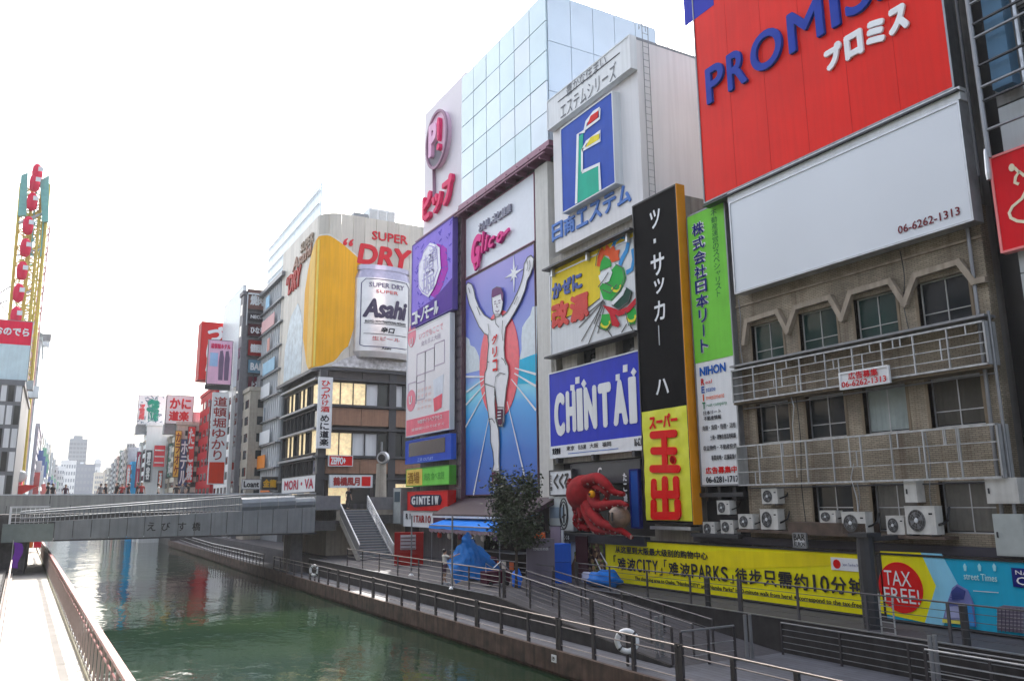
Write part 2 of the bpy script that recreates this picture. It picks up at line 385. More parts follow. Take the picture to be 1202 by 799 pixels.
railing('long boardwalk railing along the water edge, brown posts with a brushed metal handrail', [(15.52, 6, -5), (15.52, 66, -5)], 2.1, 1.05, (.22, .82), post_r=.07, wide_every=3, top_r=.028)
railing('curving railing of the low boardwalk beyond the dark bridge underside', [(15.4, 69, -5), (15.2, 92, -5), (16.3, 126, -5)], 1.25, 1.05, (.3, .75), post_r=.05, rm=LGREY)
railing('upper promenade railing in front of the blue tarp stall', [(17.2, 32, -4), (17.2, 53, -4)], 3.1, 1.1, (.18, .4, .62, .84), post_r=.04, rail_r=.014, top_r=.026)
railing('sloping ramp railing with thin horizontal bars behind the life ring', [(17.1, 31.4, -3.98), (17.1, 20.6, -4.95)], 2.0, 1.1, (.18, .36, .54, .72, .9), post_r=.04, rail_r=.014, top_r=.026, wide_every=3, rm=DRAIL)
railing('promenade railing in front of the long yellow banner', [(21.85, 33, -3.93), (21.85, 4, -3.93)], 2.6, 1.08, (.2, .42, .64, .86), post_r=.04, rail_r=.010, top_r=.024, wide_every=4, pm=DRAIL, rm=DRAIL)
railing('short inner ramp railing dropping below the yellow banner', [(19.6, 31.5, -3.98), (19.6, 21.5, -4.92)], 2.5, 1.0, (.3, .5, .7), post_r=.035, rail_r=.014, top_r=.026, rm=DRAIL)
railing('low railing at the lower right corner on the boardwalk', [(20.6, 14.5, -5), (20.6, 4, -5)], 2.4, 1.05, (.25, .5, .75), post_r=.04, rail_r=.014, top_r=.024, rm=LGREY)
railing('middle ramp railing running down the slope with many thin bars', [(18.3, 31.6, -3.98), (18.3, 21.0, -4.95)], 2.2, 1.05, (.15, .3, .45, .6, .75, .9), post_r=.03, rail_r=.012, top_r=.022, rm=DRAIL)
railing('lower railing along the foot of the dark retaining wall', [(21.4, 20.2, -5), (21.4, 4, -5)], 2.4, 1.0, (.2, .4, .6, .8), post_r=.035, rail_r=.012, top_r=.022, rm=GREY)
railing('second row railing set back behind the ramp top', [(20.6, 33.0, -4), (20.6, 44.0, -4)], 2.4, 1.05, (.2, .4, .6, .8), post_r=.035, rail_r=.012, top_r=.022, rm=DRAIL)
railing('cross rail at the foot of the ramp', [(17.2, 20.3, -5), (19.4, 20.3, -5)], 1.1, 1.05, (.3, .6), post_r=.04, rail_r=.014, rm=GREY)
# left walkway railing: red handrail, close posts
lr = thing('railing', 'dull red handrail along the sunlit left walkway with close uprights', 'railing', LW(0, 0, LZ))
repeat('post', MB().box(LFR, -.02, .02, LZ, LZ + 1.28, -.09, -.03), mat('pale_red_post', (.34, .26, .24), .5), lr, [LD * (-14 + 1.0 * k) for k in range(75)])
build('handrail', MB().box(LFR, -16, 62, LZ + 1.28, LZ + 1.36, -.15, .0), REDRAIL, lr)
build('rail', MB().tube([LFR.w(-16, LZ + .18, -.06), LFR.w(62, LZ + .18, -.06)], .02), GREY, lr)
build('rail', MB().tube([LFR.w(-16, LZ + 1.02, -.06), LFR.w(62, LZ + 1.02, -.06)], .02), REDRAIL, lr)
lr2 = thing('railing', 'weathered grey railing on the bank side of the left walkway', 'railing', LW(0, 2.0, LZ))
repeat('post', MB().box(LFR, -.03, .03, LZ, LZ + 1.1, 1.97, 2.03), GREY, lr2, [LD * (-4 + 1.5 * k) for k in range(26)])
for z in (.15, .45, .8, 1.12): build('rail', MB().tube([LFR.w(-5, LZ + z, 2.0), LFR.w(36, LZ + z, 2.0)], .03 if z < 1 else .045), GREY if z < 1 else mat('warm_rail', (.42, .36, .33), .5), lr2)
build('base_plate', MB().box(LFR, -30, 40, LZ - .03, LZ + .16, 1.87, 2.2), mat('warm_rail', (.42, .36, .33), .5), lr2)

fx = thing('depth_plate', 'small white number plate fixed on the rusty boardwalk edge', 'sign', (15.28, 24.6, -5.25)); build('plate', MB().wbox(15.27, 15.295, 24.45, 24.75, -5.32, -5.08), WHITE, fx); _m = MB(); add_text(_m, FX(15.26), '19', -24.68, -24.52, -5.27, -5.13, 0, .03); build('lettering', _m, BLACK, fx)
# life rings
def life_ring(label, c, facing):
    root = thing('life_ring', label, 'life ring', c)
    ax = Vector(facing).normalized(); a = ax.cross(Vector((0, 0, 1))).normalized(); b = Vector((0, 0, 1)); R_, r = .30, .085
    def ring(t0, t1, rr, n=24):
        vs, fs = [], []
        for i in range(n + 1):
            t = t0 + (t1 - t0) * i / n; cc = Vector(c) + (a * math.cos(t) + b * math.sin(t)) * R_; e = a * math.cos(t) + b * math.sin(t)
            for j in range(8):
                p = 2 * math.pi * j / 8; vs.append(cc + e * math.cos(p) * rr + ax * math.sin(p) * rr)
        for i in range(n):
            for j in range(8): fs.append((i * 8 + j, i * 8 + (j + 1) % 8, (i + 1) * 8 + (j + 1) % 8, (i + 1) * 8 + j))
        return MB().raw(vs, fs)
    build('ring', ring(0, 2 * math.pi, r), WHITE, root, smooth=True)
    for t in (.8, 2.35, 3.9, 5.5): build('strap', ring(t - .1, t + .1, r + .008, 3), DARK, root)
    build('holder_post', MB().tube([Vector(c) - ax * .1 - b * 1.0, Vector(c) - ax * .1 + b * .2], .05), POSTM, root)
    return root
life_ring('white life ring on a post of the near boardwalk railing', (15.9, 21.3, -4.25), (-.6, -.8, 0))
life_ring('small far white life ring beside the bridge end of the boardwalk', (15.6, 55, -4.3), (-.8, -.6, 0))

# ================================================================== BRIDGE
YB = 62.0; FB = FY(YB)
PANEL = mat('bridge_panel', (.25, .27, .285), .5, .1, var=.15, scale=1.0, streak=.15)
PANEL2 = mat('parapet_panel', (.34, .355, .34), .6, .05, var=.12, scale=1.0, streak=.2)
br = thing('footbridge', 'grey panelled bridge crossing the canal with a slatted ramp rail and people on it', 'bridge', (8, YB, -2))
def top_z(x):
    t = max(0, min(1, (x + 1.9) / 19.4)); return -1.02 + .80 * t
x = .3
build('deck', MB().wbox(-3.2, 19.2, YB + .2, 76, -2.0, -.45).wbox(-30, -3.2, YB + 3, 76, -2.0, -.45).wbox(19.2, 40, YB + 1.6, 78, -1.6, -.45), DCONC, br)
build('deck_surface', MB().wbox(-3.2, 19.2, YB + 5.2, 76, -.45, .1).wbox(19.2, 40, YB + 5.2, 78, -.45, .0), PAVE, br)
i = 0
while x < 17.3:
    x1 = min(x + 1.08, 17.5)
    build('fascia_panel', MB().poly(FB, [(x + .02, -2.08), (x1 - .02, -2.08), (x1 - .02, top_z(x1)), (x + .02, top_z(x))], 0, .10 + .01 * (i % 2)), PANEL, br); x = x1; i += 1
for ch, xp in (('え', 173), ('び', 190), ('す', 209), ('橋', 226)):
    a = aY(xp, 612, YB - .14); mb = MB(); add_text(mb, FY(YB - .14), ch, a.x, a.x + .55, a.z - .62, a.z - .04, 0, .01); build('lettering', mb, BLACK, br)
build('lower_flange', MB().box(FB, .3, 17.6, -2.2, -2.1, -.3, .2), DARK, br)
# slatted ramp rail (two tiers of close uprights following the slope)
def sl(x):
    t = max(0, min(1, (x + 1.9) / 14.1)); return top_z(x), top_z(x) + .58 + .42 * t
bal = MB()
k = -1.6
while k < 12.1:
    a, b = sl(k); bal.box(FB, k, k + .06, a + .03, b, -.02, .05).box(FB, k + .1, k + .14, a + .25, b + .12, -1.3, -1.25); k += .27
MIDM = mat('rail_steel', (.24, .26, .28), .5, .4)
tag(build('baluster', bal, MIDM, br), kind='stuff')
for j in (0, .45, 1.0):
    pl = [FB.w(-1.7 + 13.8 * t, sl(-1.7 + 13.8 * t)[0] + (sl(-1.7 + 13.8 * t)[1] - sl(-1.7 + 13.8 * t)[0]) * j, .06) for t in [q / 14 for q in range(15)]]
    build('rail', MB().tube(pl, .045 if j else .03, 6), MIDM if j else PANEL, br)
pl = [FB.w(-1.7 + 13.8 * t, sl(-1.7 + 13.8 * t)[1] + .14, -1.3) for t in [q / 14 for q in range(15)]]
build('rail', MB().tube(pl, .05), MIDM, br)
# smooth rolled cladding where the ramp meets the deck
pr = [(-.0, .0), (.12, .25), (.10, .55), (-.1, .82), (-.5, .95), (-1.0, .9)]
x = 12.1
while x < 17.4:
    x1 = min(x + 1.3, 17.5)
    vs = [FB.w(xx, top_z(xx) + h * (1 if xx < 16 else .8), n) for xx in (x + .015, x1 - .015) for n, h in pr]
    build('rolled_panel', MB().raw(vs, [(q, q + 1, q + 7, q + 6) for q in range(5)]), mat('rolled_cladding', (.17, .20, .23), .5, .1), br); x = x1
# parapet behind
x = -4.0; i = 0; FP = FY(YB + 5)
while x < 18.8:
    build('parapet_panel', MB().box(FP, x + .02, x + 1.28, -.45, .80 - .012 * max(0, x - 10), 0, .06 + .01 * (i % 2)), PANEL2, br); x += 1.3; i += 1
build('parapet_cap', MB().box(FP, -4.2, 18.9, .81, .89, -.1, .12), mat('pale_coping', (.62, .66, .70), .4), br)
build('parapet_wall', MB().box(FY(YB + 13.6), -30, 19, -.1, .85, 0, .1), PANEL2, br)
# end box at the left
build('end_box', MB().box(FB, -2.6, .28, -2.2, -1.05, -2, .02), mat('greenish_glass_panel', (.18, .23, .22), .3), br)
g = MB()
for q in range(9): g.box(FB, -2.2 + q * .26, -2.17 + q * .26, -1.05, -.05, .0, .03)
for q in range(4): g.box(FB, -2.2, -.12, -.95 + q * .3, -.92 + q * .3, .03, .05)
g.box(FB, -2.3, -2.2, -1.05, .0, 0, .06).box(FB, -2.3, -.05, -.0, .06, 0, .06)
build('white_grid_rail', g, WHITE, br)
# piers and abutment under the right end
build('pier', MB().wbox(16.0, 16.9, YB + 1, YB + 3, -5.9, -2.0).wbox(-3.4, -1.2, YB + 1, 74, -7, -2.0), DCONC, br)
build('abutment', MB().wbox(17.6, 21.5, YB + 9, YB + 9.6, -5, -2).wbox(19.3, 26, YB + 3.0, 78, -4.2, -1.6), BEIGE, br)
# stairs
st = thing('staircase', 'metal staircase climbing from the promenade to the bridge end', 'stairs', (20.8, 57.5, -4))
STEP = mat('stair_tread', (.20, .22, .25), .5, .2); NOSE = mat('tread_edge', (.5, .52, .55), .35, .5)
NS = 19; yT, zT, yB0 = 63.4, -.5, 57.6
for i in range(NS):
    z = -4 + (zT + 4) * (i + 1) / NS; y = yB0 + (yT - yB0) * i / NS
    o = build('step', MB().wbox(19.65, 22.05, y, y + .36, z - .16, z - .03), STEP, st)
    build('nosing', MB().wbox(19.65, 22.05, y - .03, y + .02, z - .05, z), NOSE, o)
def sloped(x0, x1, zo0, zo1, y0=yB0, y1=yT):
    return MB().prism([(x0, y0, -4 + zo0), (x0, y1, zT + zo0), (x0, y1, zT + zo1), (x0, y0, -4 + zo1)], (x1 - x0, 0, 0))
build('stringer', sloped(19.5, 19.65, -.25, .3), mat('stringer_beige', (.36, .35, .32), .5), st)
build('side_panel', sloped(19.54, 19.6, .3, 1.02), GREY, st)
build('stringer', sloped(22.05, 22.2, -.25, .25), GREY, st)
for xx in (19.58, 22.12):
    build('handrail', MB().tube([(xx, yB0, -2.9), (xx, yT, zT + 1.1)], .05), WHITE if xx < 20 else LGREY, st)
for z in (.3, .5, .7, .9): build('rail', MB().tube([(22.12, yB0, -4 + z), (22.12, yT, zT + z)], .02, 5), LGREY, st)
repeat('post', MB().wbox(22.08, 22.16, yB0, yB0 + .06, -3.9, -2.92), LGREY, st, [(0, (yT - yB0) * q / 5, (zT + 4) * q / 5) for q in range(6)])
build('landing', MB().wbox(17.6, 19.5, 62.2, 67, -1.25, -.45).wbox(19.5, 26, 63.5, 67, -.9, -.45), BEIGE, st)
build('landing_panel', MB().wbox(17.6, 19.5, 62.14, 62.2, -.45, .62), GREY, st); build('landing_panel', MB().wbox(22.2, 25.4, 63.4, 63.46, -.5, .5), GREY, st)
build('newel_post', MB().wbox(22.1, 22.75, 56.7, 57.2, -4, -2.75), WHITE, st)
# people
def skin_mesh(name, joints, bones, m, parent, lv=1):
    me = bpy.data.meshes.new(name); me.from_pydata([Vector(j[0]) for j in joints], bones, [])
    o = bpy.data.objects.new(name, me); COL.objects.link(o)
    mo = o.modifiers.new('s', 'SKIN'); mo.use_smooth_shade = True
    for v, j in zip(me.skin_vertices[0].data, joints): v.radius = (j[1], j[1] if len(j) < 3 else j[2])
    me.skin_vertices[0].data[0].use_root = True
    if lv: sb = o.modifiers.new('b', 'SUBSURF'); sb.levels = lv; sb.render_levels = lv
    nm = bpy.data.meshes.new_from_object(o.evaluated_get(bpy.context.evaluated_depsgraph_get()))
    bpy.data.objects.remove(o); nm.name = name; nm.materials.clear(); nm.materials.append(m)
    r = bpy.data.objects.new(name, nm); COL.objects.link(r)
    if parent: r.parent = parent; LOC[r] = LOC[parent]
    return r
SKIN = mat('skin', (.45, .27, .19), .6); HAIR = mat('dark_hair', (.012, .010, .010), .5)
def person(label, loc, rotz, top, legs, arms=((-.12, -.28, -.52), (-.12, -.28, -.52)), stride=.1, group=None, h=1.68, bag=None, shorts=True):
    """one continuous body, clothes and hair as children. local: faces -Y"""
    root = thing('person', label, 'person', (0, 0, 0), group); s = h / 1.68
    J = [((0, 0, .93), .115, .10), ((0, 0, 1.08), .10, .085), ((0, -.01, 1.25), .135, .10), ((0, 0, 1.37), .11, .075), ((0, 0, 1.43), .052), ((0, -.012, 1.495), .075, .085), ((0, -.012, 1.575), .098, .115), ((0, -.005, 1.65), .085, .10)]
    B = [(0, 1), (1, 2), (2, 3), (3, 4), (4, 5), (5, 6), (6, 7)]
    for sx in (-1, 1):
        k = len(J); f = stride * sx
        J += [((.09 * sx, 0, .86), .092), ((.10 * sx, -f * .9, .48), .058), ((.10 * sx, f * .3 + .02, .11), .040), ((.10 * sx, f * .3 - .03, .045), .045, .035), ((.11 * sx, f * .3 - .14, .03), .04, .025)]
        B += [(0, k), (k, k + 1), (k + 1, k + 2), (k + 2, k + 3), (k + 3, k + 4)]
    A = arms
    for sx, ar in zip((-1, 1), A):
        k = len(J)
        if isinstance(ar[0], tuple): e, ha = ar
        else: e, ha = (.24 * sx, .02, 1.12), (.25 * sx, -.07, .88)
        e, ha = Vector(e), Vector(ha); sh = Vector((.175 * sx, 0, 1.36)); d = (ha - e).normalized()
        J += [(tuple(sh), .05), (tuple(e), .038), (tuple(ha), .026), (tuple(ha + d * .07), .034, .018)]
        B += [(3, k), (k, k + 1), (k + 1, k + 2), (k + 2, k + 3)]
        q = d.cross(Vector((0, 1, .2))).normalized()
        for fi in range(4):
            kk = len(J); b0 = ha + d * .09 + q * (.024 - .016 * fi); J += [(tuple(b0 + d * .035), .009), (tuple(b0 + d * (.07 + .01 * (fi in (1, 2))) + Vector((0, 0, -.01))), .007)]; B += [(k + 3, kk), (kk, kk + 1)]
        kk = len(J); J += [(tuple(ha + d * .05 + q * .045), .010), (tuple(ha + d * .085 + q * .055), .008)]; B += [(k + 2, kk), (kk, kk + 1)]
    skin_mesh('body', J, B, SKIN, root)
    g = .018
    TJ = [((0, 0, .86), .155, .125), ((0, 0, .97), .145, .12), ((0, 0, 1.10), .14, .115), ((0, -.005, 1.25), .155, .12), ((0, 0, 1.385), .12, .085)]; TB = [(0, 1), (1, 2), (2, 3), (3, 4)]
    for sx, ar in zip((-1, 1), A):
        k = len(TJ); sh = Vector((.175 * sx, 0, 1.36)); e = Vector(ar[0]) if isinstance(ar[0], tuple) else Vector((.24 * sx, .02, 1.12))
        TJ += [(tuple(sh), .072), (tuple(sh.lerp(e, .75)), .056)]; TB += [(4, k), (k, k + 1)]
    skin_mesh('shirt', TJ, TB, top, root)
    LJ = [((0, 0, 1.05), .13, .115), ((0, 0, .92), .14, .13)]; LBn = [(0, 1)]
    for sx in (-1, 1):
        k = len(LJ); f = stride * sx; a, b = Vector((.09 * sx, 0, .86)), Vector((.10 * sx, -f * .9, .48)); c = Vector((.10 * sx, f * .3 + .02, .11))
        LJ += [(tuple(a), .105), (tuple(b), .078)]; LBn += [(1, k), (k, k + 1)]
        if not shorts: LJ += [(tuple(c), .058)]; LBn += [(k + 1, k + 2)]
    skin_mesh('shorts' if shorts else 'trousers', LJ, LBn, legs, root)
    hv = [Vector((math.sin(math.pi * j / 8) * math.cos(2 * math.pi * i / 12) * .098, .028 + math.sin(math.pi * j / 8) * math.sin(2 * math.pi * i / 12) * .112, 1.612 + math.cos(math.pi * j / 8) * .105)) for j in range(9) for i in range(12)]
    build('hair', MB().raw(hv, [(j * 12 + i, (j + 1) * 12 + i, (j + 1) * 12 + (i + 1) % 12, j * 12 + (i + 1) % 12) for j in range(8) for i in range(12)]), HAIR, root, smooth=True)
    f = MB()
    for sx in (-1, 1): f.lathe((.032 * sx, -.098, 1.562), [(.010, -.02), (.011, 0), (.005, .008)], (0, -1, 0), 6)
    build('eyes', f, BLACK, root); build('nose', MB().lathe((0, -.10, 1.53), [(.016, -.02), (.013, .008), (.004, .022)], (0, -1, -.15), 7), SKIN, root); build('mouth', MB().box(WORLD, -.022, .022, 1.492, 1.50, -.105, -.085), mat('lips', (.28, .10, .08)), root)
    for sx in (-1, 1): build('ear', MB().lathe((.082 * sx, .0, 1.555), [(.024, -.008), (.026, .008), (.01, .014)], (sx, 0, 0), 8), SKIN, root)
    for sx in (-1, 1): build('shoe', MB().box(Fr((0, 0, 0), (1, 0, 0), (0, 1, 0)), .10 * sx - .045, .10 * sx + .045, 0, .075, stride * sx * .3 - .21, stride * sx * .3 + .06), WHITE if shorts else BLACK, root)
    root.scale = (s, s, s); root.location = loc; root.rotation_euler = (0, 0, rotz)
    return root
CLOTH = {k: mat('cloth_' + k, c, .85) for k, c in dict(white=(.62, .60, .56), dark=(.02, .02, .025), red=(.40, .05, .05), blue=(.06, .10, .25), grey=(.18, .18, .19), plum=(.07, .03, .05)).items()}
person('man in white shirt and dark shorts stretching an arm towards the blue tarp', (17.6, 38.6, -4), math.radians(95), CLOTH['white'], CLOTH['plum'],
       arms=(((-.36, -.18, 1.30), (-.40, -.50, 1.42)), ((.30, -.22, 1.18), (.22, -.50, 1.36))), stride=.14)
person('dark clothed person standing at the head of the staircase', (20.9, 64.6, -.45), math.radians(20), CLOTH['dark'], CLOTH['dark'], shorts=False, h=1.72)
heads = [(56, 'dark'), (62, 'dark'), (77, 'plum'), (118, 'grey'), (124, 'dark'), (137, 'dark'), (143, 'red'), (151, 'dark'), (161, 'dark'), (166, 'red'), (186, 'white'), (207, 'dark'), (214, 'grey'), (221, 'dark')]
protos = {}
for i, (px, c) in enumerate(heads):
    y = YB + 7.5 + (i * 37 % 5) * .7; q = aY(px, 575, y)
    if c not in protos:
        p_ = person({'dark': 'small pedestrian in black seen above the bridge parapet', 'plum': 'pedestrian in plum top at the left end of the bridge crowd', 'grey': 'grey clad pedestrian looking over the bridge parapet',
                     'red': 'pedestrian in a red top above the bridge parapet', 'white': 'pedestrian in a white shirt above the bridge parapet'}[c], (q.x, y, .1), random.uniform(-3, 3), CLOTH[c], CLOTH['dark'], shorts=False, group='pedestrians on the bridge')
        protos[c] = p_
    else:
        p_ = copy_tree(protos[c]); p_.location = (q.x, y, .1); p_.rotation_euler = (0, 0, random.uniform(-3, 3))
    sc = random.uniform(.93, 1.04); p_.scale = (sc, sc, sc)
    p_['label'] = 'pedestrian in %s above the bridge parapet, %s from the left' % ({'dark': 'black', 'plum': 'plum', 'grey': 'grey', 'red': 'red', 'white': 'white'}[c], ['first', 'second', 'third', 'fourth', 'fifth', 'sixth', 'seventh', 'eighth', 'ninth', 'tenth', 'eleventh', 'twelfth', 'thirteenth', 'fourteenth'][i])
def smooth_path(pts, n=6):
    out = []; P_ = [Vector(p) for p in pts]
    for i in range(len(P_) - 1):
        p0, p1, p2, p3 = P_[max(0, i - 1)], P_[i], P_[i + 1], P_[min(len(P_) - 1, i + 2)]
        for k in range(n):
            t = k / n; out.append(.5 * ((2 * p1) + (p2 - p0) * t + (2 * p0 - 5 * p1 + 4 * p2 - p3) * t * t + (3 * p1 - p0 - 3 * p2 + p3) * t ** 3))
    out.append(P_[-1]); return out
# ================================================================== RIGHT BANK BUILDINGS
F25 = FX(25)
def wall_with_holes(fr, u0, u1, v0, v1, holes, n0, n1):
    """wall slab cut by rectangular openings (real reveals)"""
    us = sorted({u0, u1, *[h[0] for h in holes], *[h[1] for h in holes]}); vs = sorted({v0, v1, *[h[2] for h in holes], *[h[3] for h in holes]})
    us = [u for u in us if u0 <= u <= u1]; vs = [v for v in vs if v0 <= v <= v1]; m = MB()
    for j in range(len(vs) - 1):
        run = None
        for i in range(len(us) - 1):
            cu, cv = (us[i] + us[i + 1]) / 2, (vs[j] + vs[j + 1]) / 2
            hole = any(h[0] < cu < h[1] and h[2] < cv < h[3] for h in holes)
            if not hole and run is None: run = us[i]
            if run is not None and (hole or i == len(us) - 2):
                m.box(fr, run, us[i] if hole else us[i + 1], vs[j], vs[j + 1], n0, n1); run = None
    return m
def window(fr, root, u0, u1, v0, v1, n, cols=2, rows=2, rowsplit=None, fm=None, gm=None, curtain=None, t=.05, sill=True, label=None):
    fm = fm or LGREY; gm = gm or WGLASS
    m = MB(); m.box(fr, u0, u0 + t, v0, v1, n - .05, n).box(fr, u1 - t, u1, v0, v1, n - .05, n).box(fr, u0 + t, u1 - t, v0, v0 + t, n - .05, n).box(fr, u0 + t, u1 - t, v1 - t, v1, n - .05, n)
    xs = [u0 + (u1 - u0) * i / cols for i in range(cols + 1)]; ys = rowsplit or [v0 + (v1 - v0) * i / rows for i in range(rows + 1)]
    for xx in xs[1:-1]: m.box(fr, xx - t * .4, xx + t * .4, v0 + t, v1 - t, n - .045, n + .004)
    for yy in ys[1:-1]: m.box(fr, u0 + t, u1 - t, yy - t * .35, yy + t * .35, n - .045, n + .002)
    w_ = build('window', m, fm, root)
    if label: w_['label'] = label
    for i in range(cols):
        for j in range(len(ys) - 1):
            g = gm[(i + j) % len(gm)] if isinstance(gm, list) else gm
            build('pane', MB().box(fr, xs[i] + .01, xs[i + 1] - .01, ys[j] + .01, ys[j + 1] - .01, n - .04, n - .03), g, w_)
    if curtain: build('curtain', curtain_mesh(fr, u0 + .06, u1 - .06, v0 + .08, v1 - .06, n - .012), curtain, w_)
    if sill: build('sill', MB().box(fr, u0 - .05, u1 + .05, v0 - .06, v0 - .002, n - .1, n + .1), fm, w_)
    return w_
def curtain_mesh(fr, u0, u1, v0, v1, n):
    k = 22; vs, fs = [], []
    for i in range(k + 1):
        u = u0 + (u1 - u0) * i / k; d = n + .012 * math.sin(i * 1.9)
        vs += [fr.w(u, v0, d), fr.w(u, v1, d)]
    return MB().raw(vs, [(2 * i, 2 * i + 2, 2 * i + 3, 2 * i + 1) for i in range(k)])
def brick_mat(key, c1, c2, mort, sx=4.2, bump=.5):
    m = bpy.data.materials.new(key); m.use_nodes = True; MATS[key] = m; n, L = m.node_tree.nodes, m.node_tree.links; b = n['Principled BSDF']
    geo = n.new('ShaderNodeNewGeometry'); sp = n.new('ShaderNodeSeparateXYZ'); L.new(geo.outputs['Position'], sp.inputs[0])
    ad = n.new('ShaderNodeMath'); ad.operation = 'ADD'; L.new(sp.outputs['X'], ad.inputs[0]); L.new(sp.outputs['Y'], ad.inputs[1])
    cb = n.new('ShaderNodeCombineXYZ'); L.new(ad.outputs[0], cb.inputs['X']); L.new(sp.outputs['Z'], cb.inputs['Y'])
    bk = n.new('ShaderNodeTexBrick'); bk.inputs['Scale'].default_value = sx; bk.inputs['Color1'].default_value = (*c1, 1); bk.inputs['Color2'].default_value = (*c2, 1); bk.inputs['Mortar'].default_value = (*mort, 1)
    bk.inputs['Mortar Size'].default_value = .03; bk.inputs['Row Height'].default_value = .27; bk.inputs['Brick Width'].default_value = .9; bk.inputs['Bias'].default_value = -.1
    L.new(cb.outputs[0], bk.inputs['Vector'])
    n1 = n.new('ShaderNodeTexNoise'); n1.inputs['Scale'].default_value = .6; n1.inputs['Detail'].default_value = 8; L.new(geo.outputs['Position'], n1.inputs['Vector'])
    r1 = n.new('ShaderNodeMapRange'); r1.inputs['From Min'].default_value = .35; r1.inputs['From Max'].default_value = .65; r1.inputs['To Min'].default_value = .62; r1.inputs['To Max'].default_value = 1.1; L.new(n1.outputs['Fac'], r1.inputs['Value'])
    mp = n.new('ShaderNodeMapping'); mp.inputs['Scale'].default_value = (3, 3, .15); L.new(geo.outputs['Position'], mp.inputs['Vector'])
    n2 = n.new('ShaderNodeTexNoise'); n2.inputs['Scale'].default_value = 1.1; n2.inputs['Detail'].default_value = 6; L.new(mp.outputs[0], n2.inputs['Vector'])
    r2 = n.new('ShaderNodeMapRange'); r2.inputs['From Min'].default_value = .52; r2.inputs['From Max'].default_value = .72; L.new(n2.outputs['Fac'], r2.inputs['Value'])
    mx = n.new('ShaderNodeMix'); mx.data_type = 'RGBA'; mx.inputs[7].default_value = (.09, .045, .025, 1)
    sc = n.new('ShaderNodeVectorMath'); sc.operation = 'SCALE'; L.new(bk.outputs['Color'], sc.inputs[0]); L.new(r1.outputs['Result'], sc.inputs['Scale'])
    L.new(sc.outputs[0], mx.inputs[6]); ml = n.new('ShaderNodeMath'); ml.operation = 'MULTIPLY'; ml.inputs[1].default_value = .55; L.new(r2.outputs['Result'], ml.inputs[0]); L.new(ml.outputs[0], mx.inputs[0])
    L.new(mx.outputs[2], b.inputs['Base Color']); b.inputs['Roughness'].default_value = .8
    bp = n.new('ShaderNodeBump'); bp.inputs['Strength'].default_value = bump; bp.inputs['Distance'].default_value = .03; bp.invert = True
    L.new(bk.outputs['Fac'], bp.inputs['Height']); L.new(bp.outputs[0], b.inputs['Normal'])
    return m
TILE = brick_mat('old_tile_brick', (.38, .325, .245), (.29, .25, .185), (.14, .11, .08))
REVEAL = mat('window_reveal', (.22, .17, .115), .8, streak=.3, bump=.2)
# ---- old brick building
BRK = thing('tiled_building', 'old brown tiled building with zigzag window mouldings under the big red sign', 'building', (25, 19.5, -4))
YW = [(-24.07, -22.4), (-21.55, -19.8), (-19.0, -17.3), (-16.48, -14.7)]
rows = [(5.5, 7.12), (2.22, 3.84), (-1.12, .5)]
holes = [(a, b, c, d) for (c, d) in rows for (a, b) in YW if not (c < 0 and a < -23)]
build('wall', wall_with_holes(F25, -24.85, -14.1, -4.05, 9.2, holes, -.4, 0), TILE, BRK)
build('upper_wall', MB().box(F25, -24.85, -14.1, 9.2, 25, -12, -.35).box(F25, -24.8, -14.15, -4.05, 9.2, -12, -.4), mat('render_wall', (.24, .23, .22), .85, streak=.3), BRK)
for ri, (c, d) in enumerate(rows):
    for wi, (a, b) in enumerate(YW):
        if c < 0 and a < -23: continue
        sp = [c, c + .52, d] if ri < 2 else [c, c + .8, d]
        gm = GGLASS if (ri == 0 and wi < 3) else WGLASS
        cur = None
        if ri == 1 and wi == 2: cur = mat('pale_curtain', (.34, .40, .40), .9); sp = [c, d]
        elif ri == 2 and wi in (2, 3): cur = mat('dim_curtain', (.15, .145, .13), .9)
        elif ri == 1 and wi == 3: cur = mat('dark_curtain', (.07, .065, .055), .9)
        window(F25, BRK, a, b, c, d, -.20, 2, 2, rowsplit=sp, gm=gm, curtain=cur if cur else None, fm=LGREY if ri else mat('window_frame_pale', (.40, .41, .40), .5), t=.045)
        # rendered surround
        build('surround', MB().box(F25, a - .1, a, c - .05, d + .05, -.19, .02), REVEAL, BRK); build('surround', MB().box(F25, b, b + .1, c - .05, d + .05, -.19, .02), REVEAL, BRK)
z0 = 5.45
hood = [(-24.4, 6.45), (-24.16, 7.34), (-22.48, 7.40), (-22.04, 6.5), (-21.55, 7.36), (-19.9, 7.40), (-19.46, 6.48), (-18.98, 7.36), (-17.36, 7.40), (-16.9, 6.48), (-16.4, 7.36), (-14.86, 7.42), (-14.44, 6.66), (-14.15, 6.66)]
MOULD = mat('stone_moulding', (.36, .30, .235), .75, streak=.3, bump=.2)
for p, q in zip(hood[:-1], hood[1:]):
    d = (Vector((q[0], q[1])) - Vector((p[0], p[1]))).normalized() * .09
    build('window_hood', MB().stroke(F25, [(p[0] - d.x, p[1] - d.y), (q[0] + d.x, q[1] + d.y)], .19, -.02, .20 + .012 * random.random()), MOULD, BRK)
build('string_course', MB().box(F25, -24.85, -14.1, 8.05, 8.13, -.02, .06), MOULD, BRK)
rs = random.Random(3)
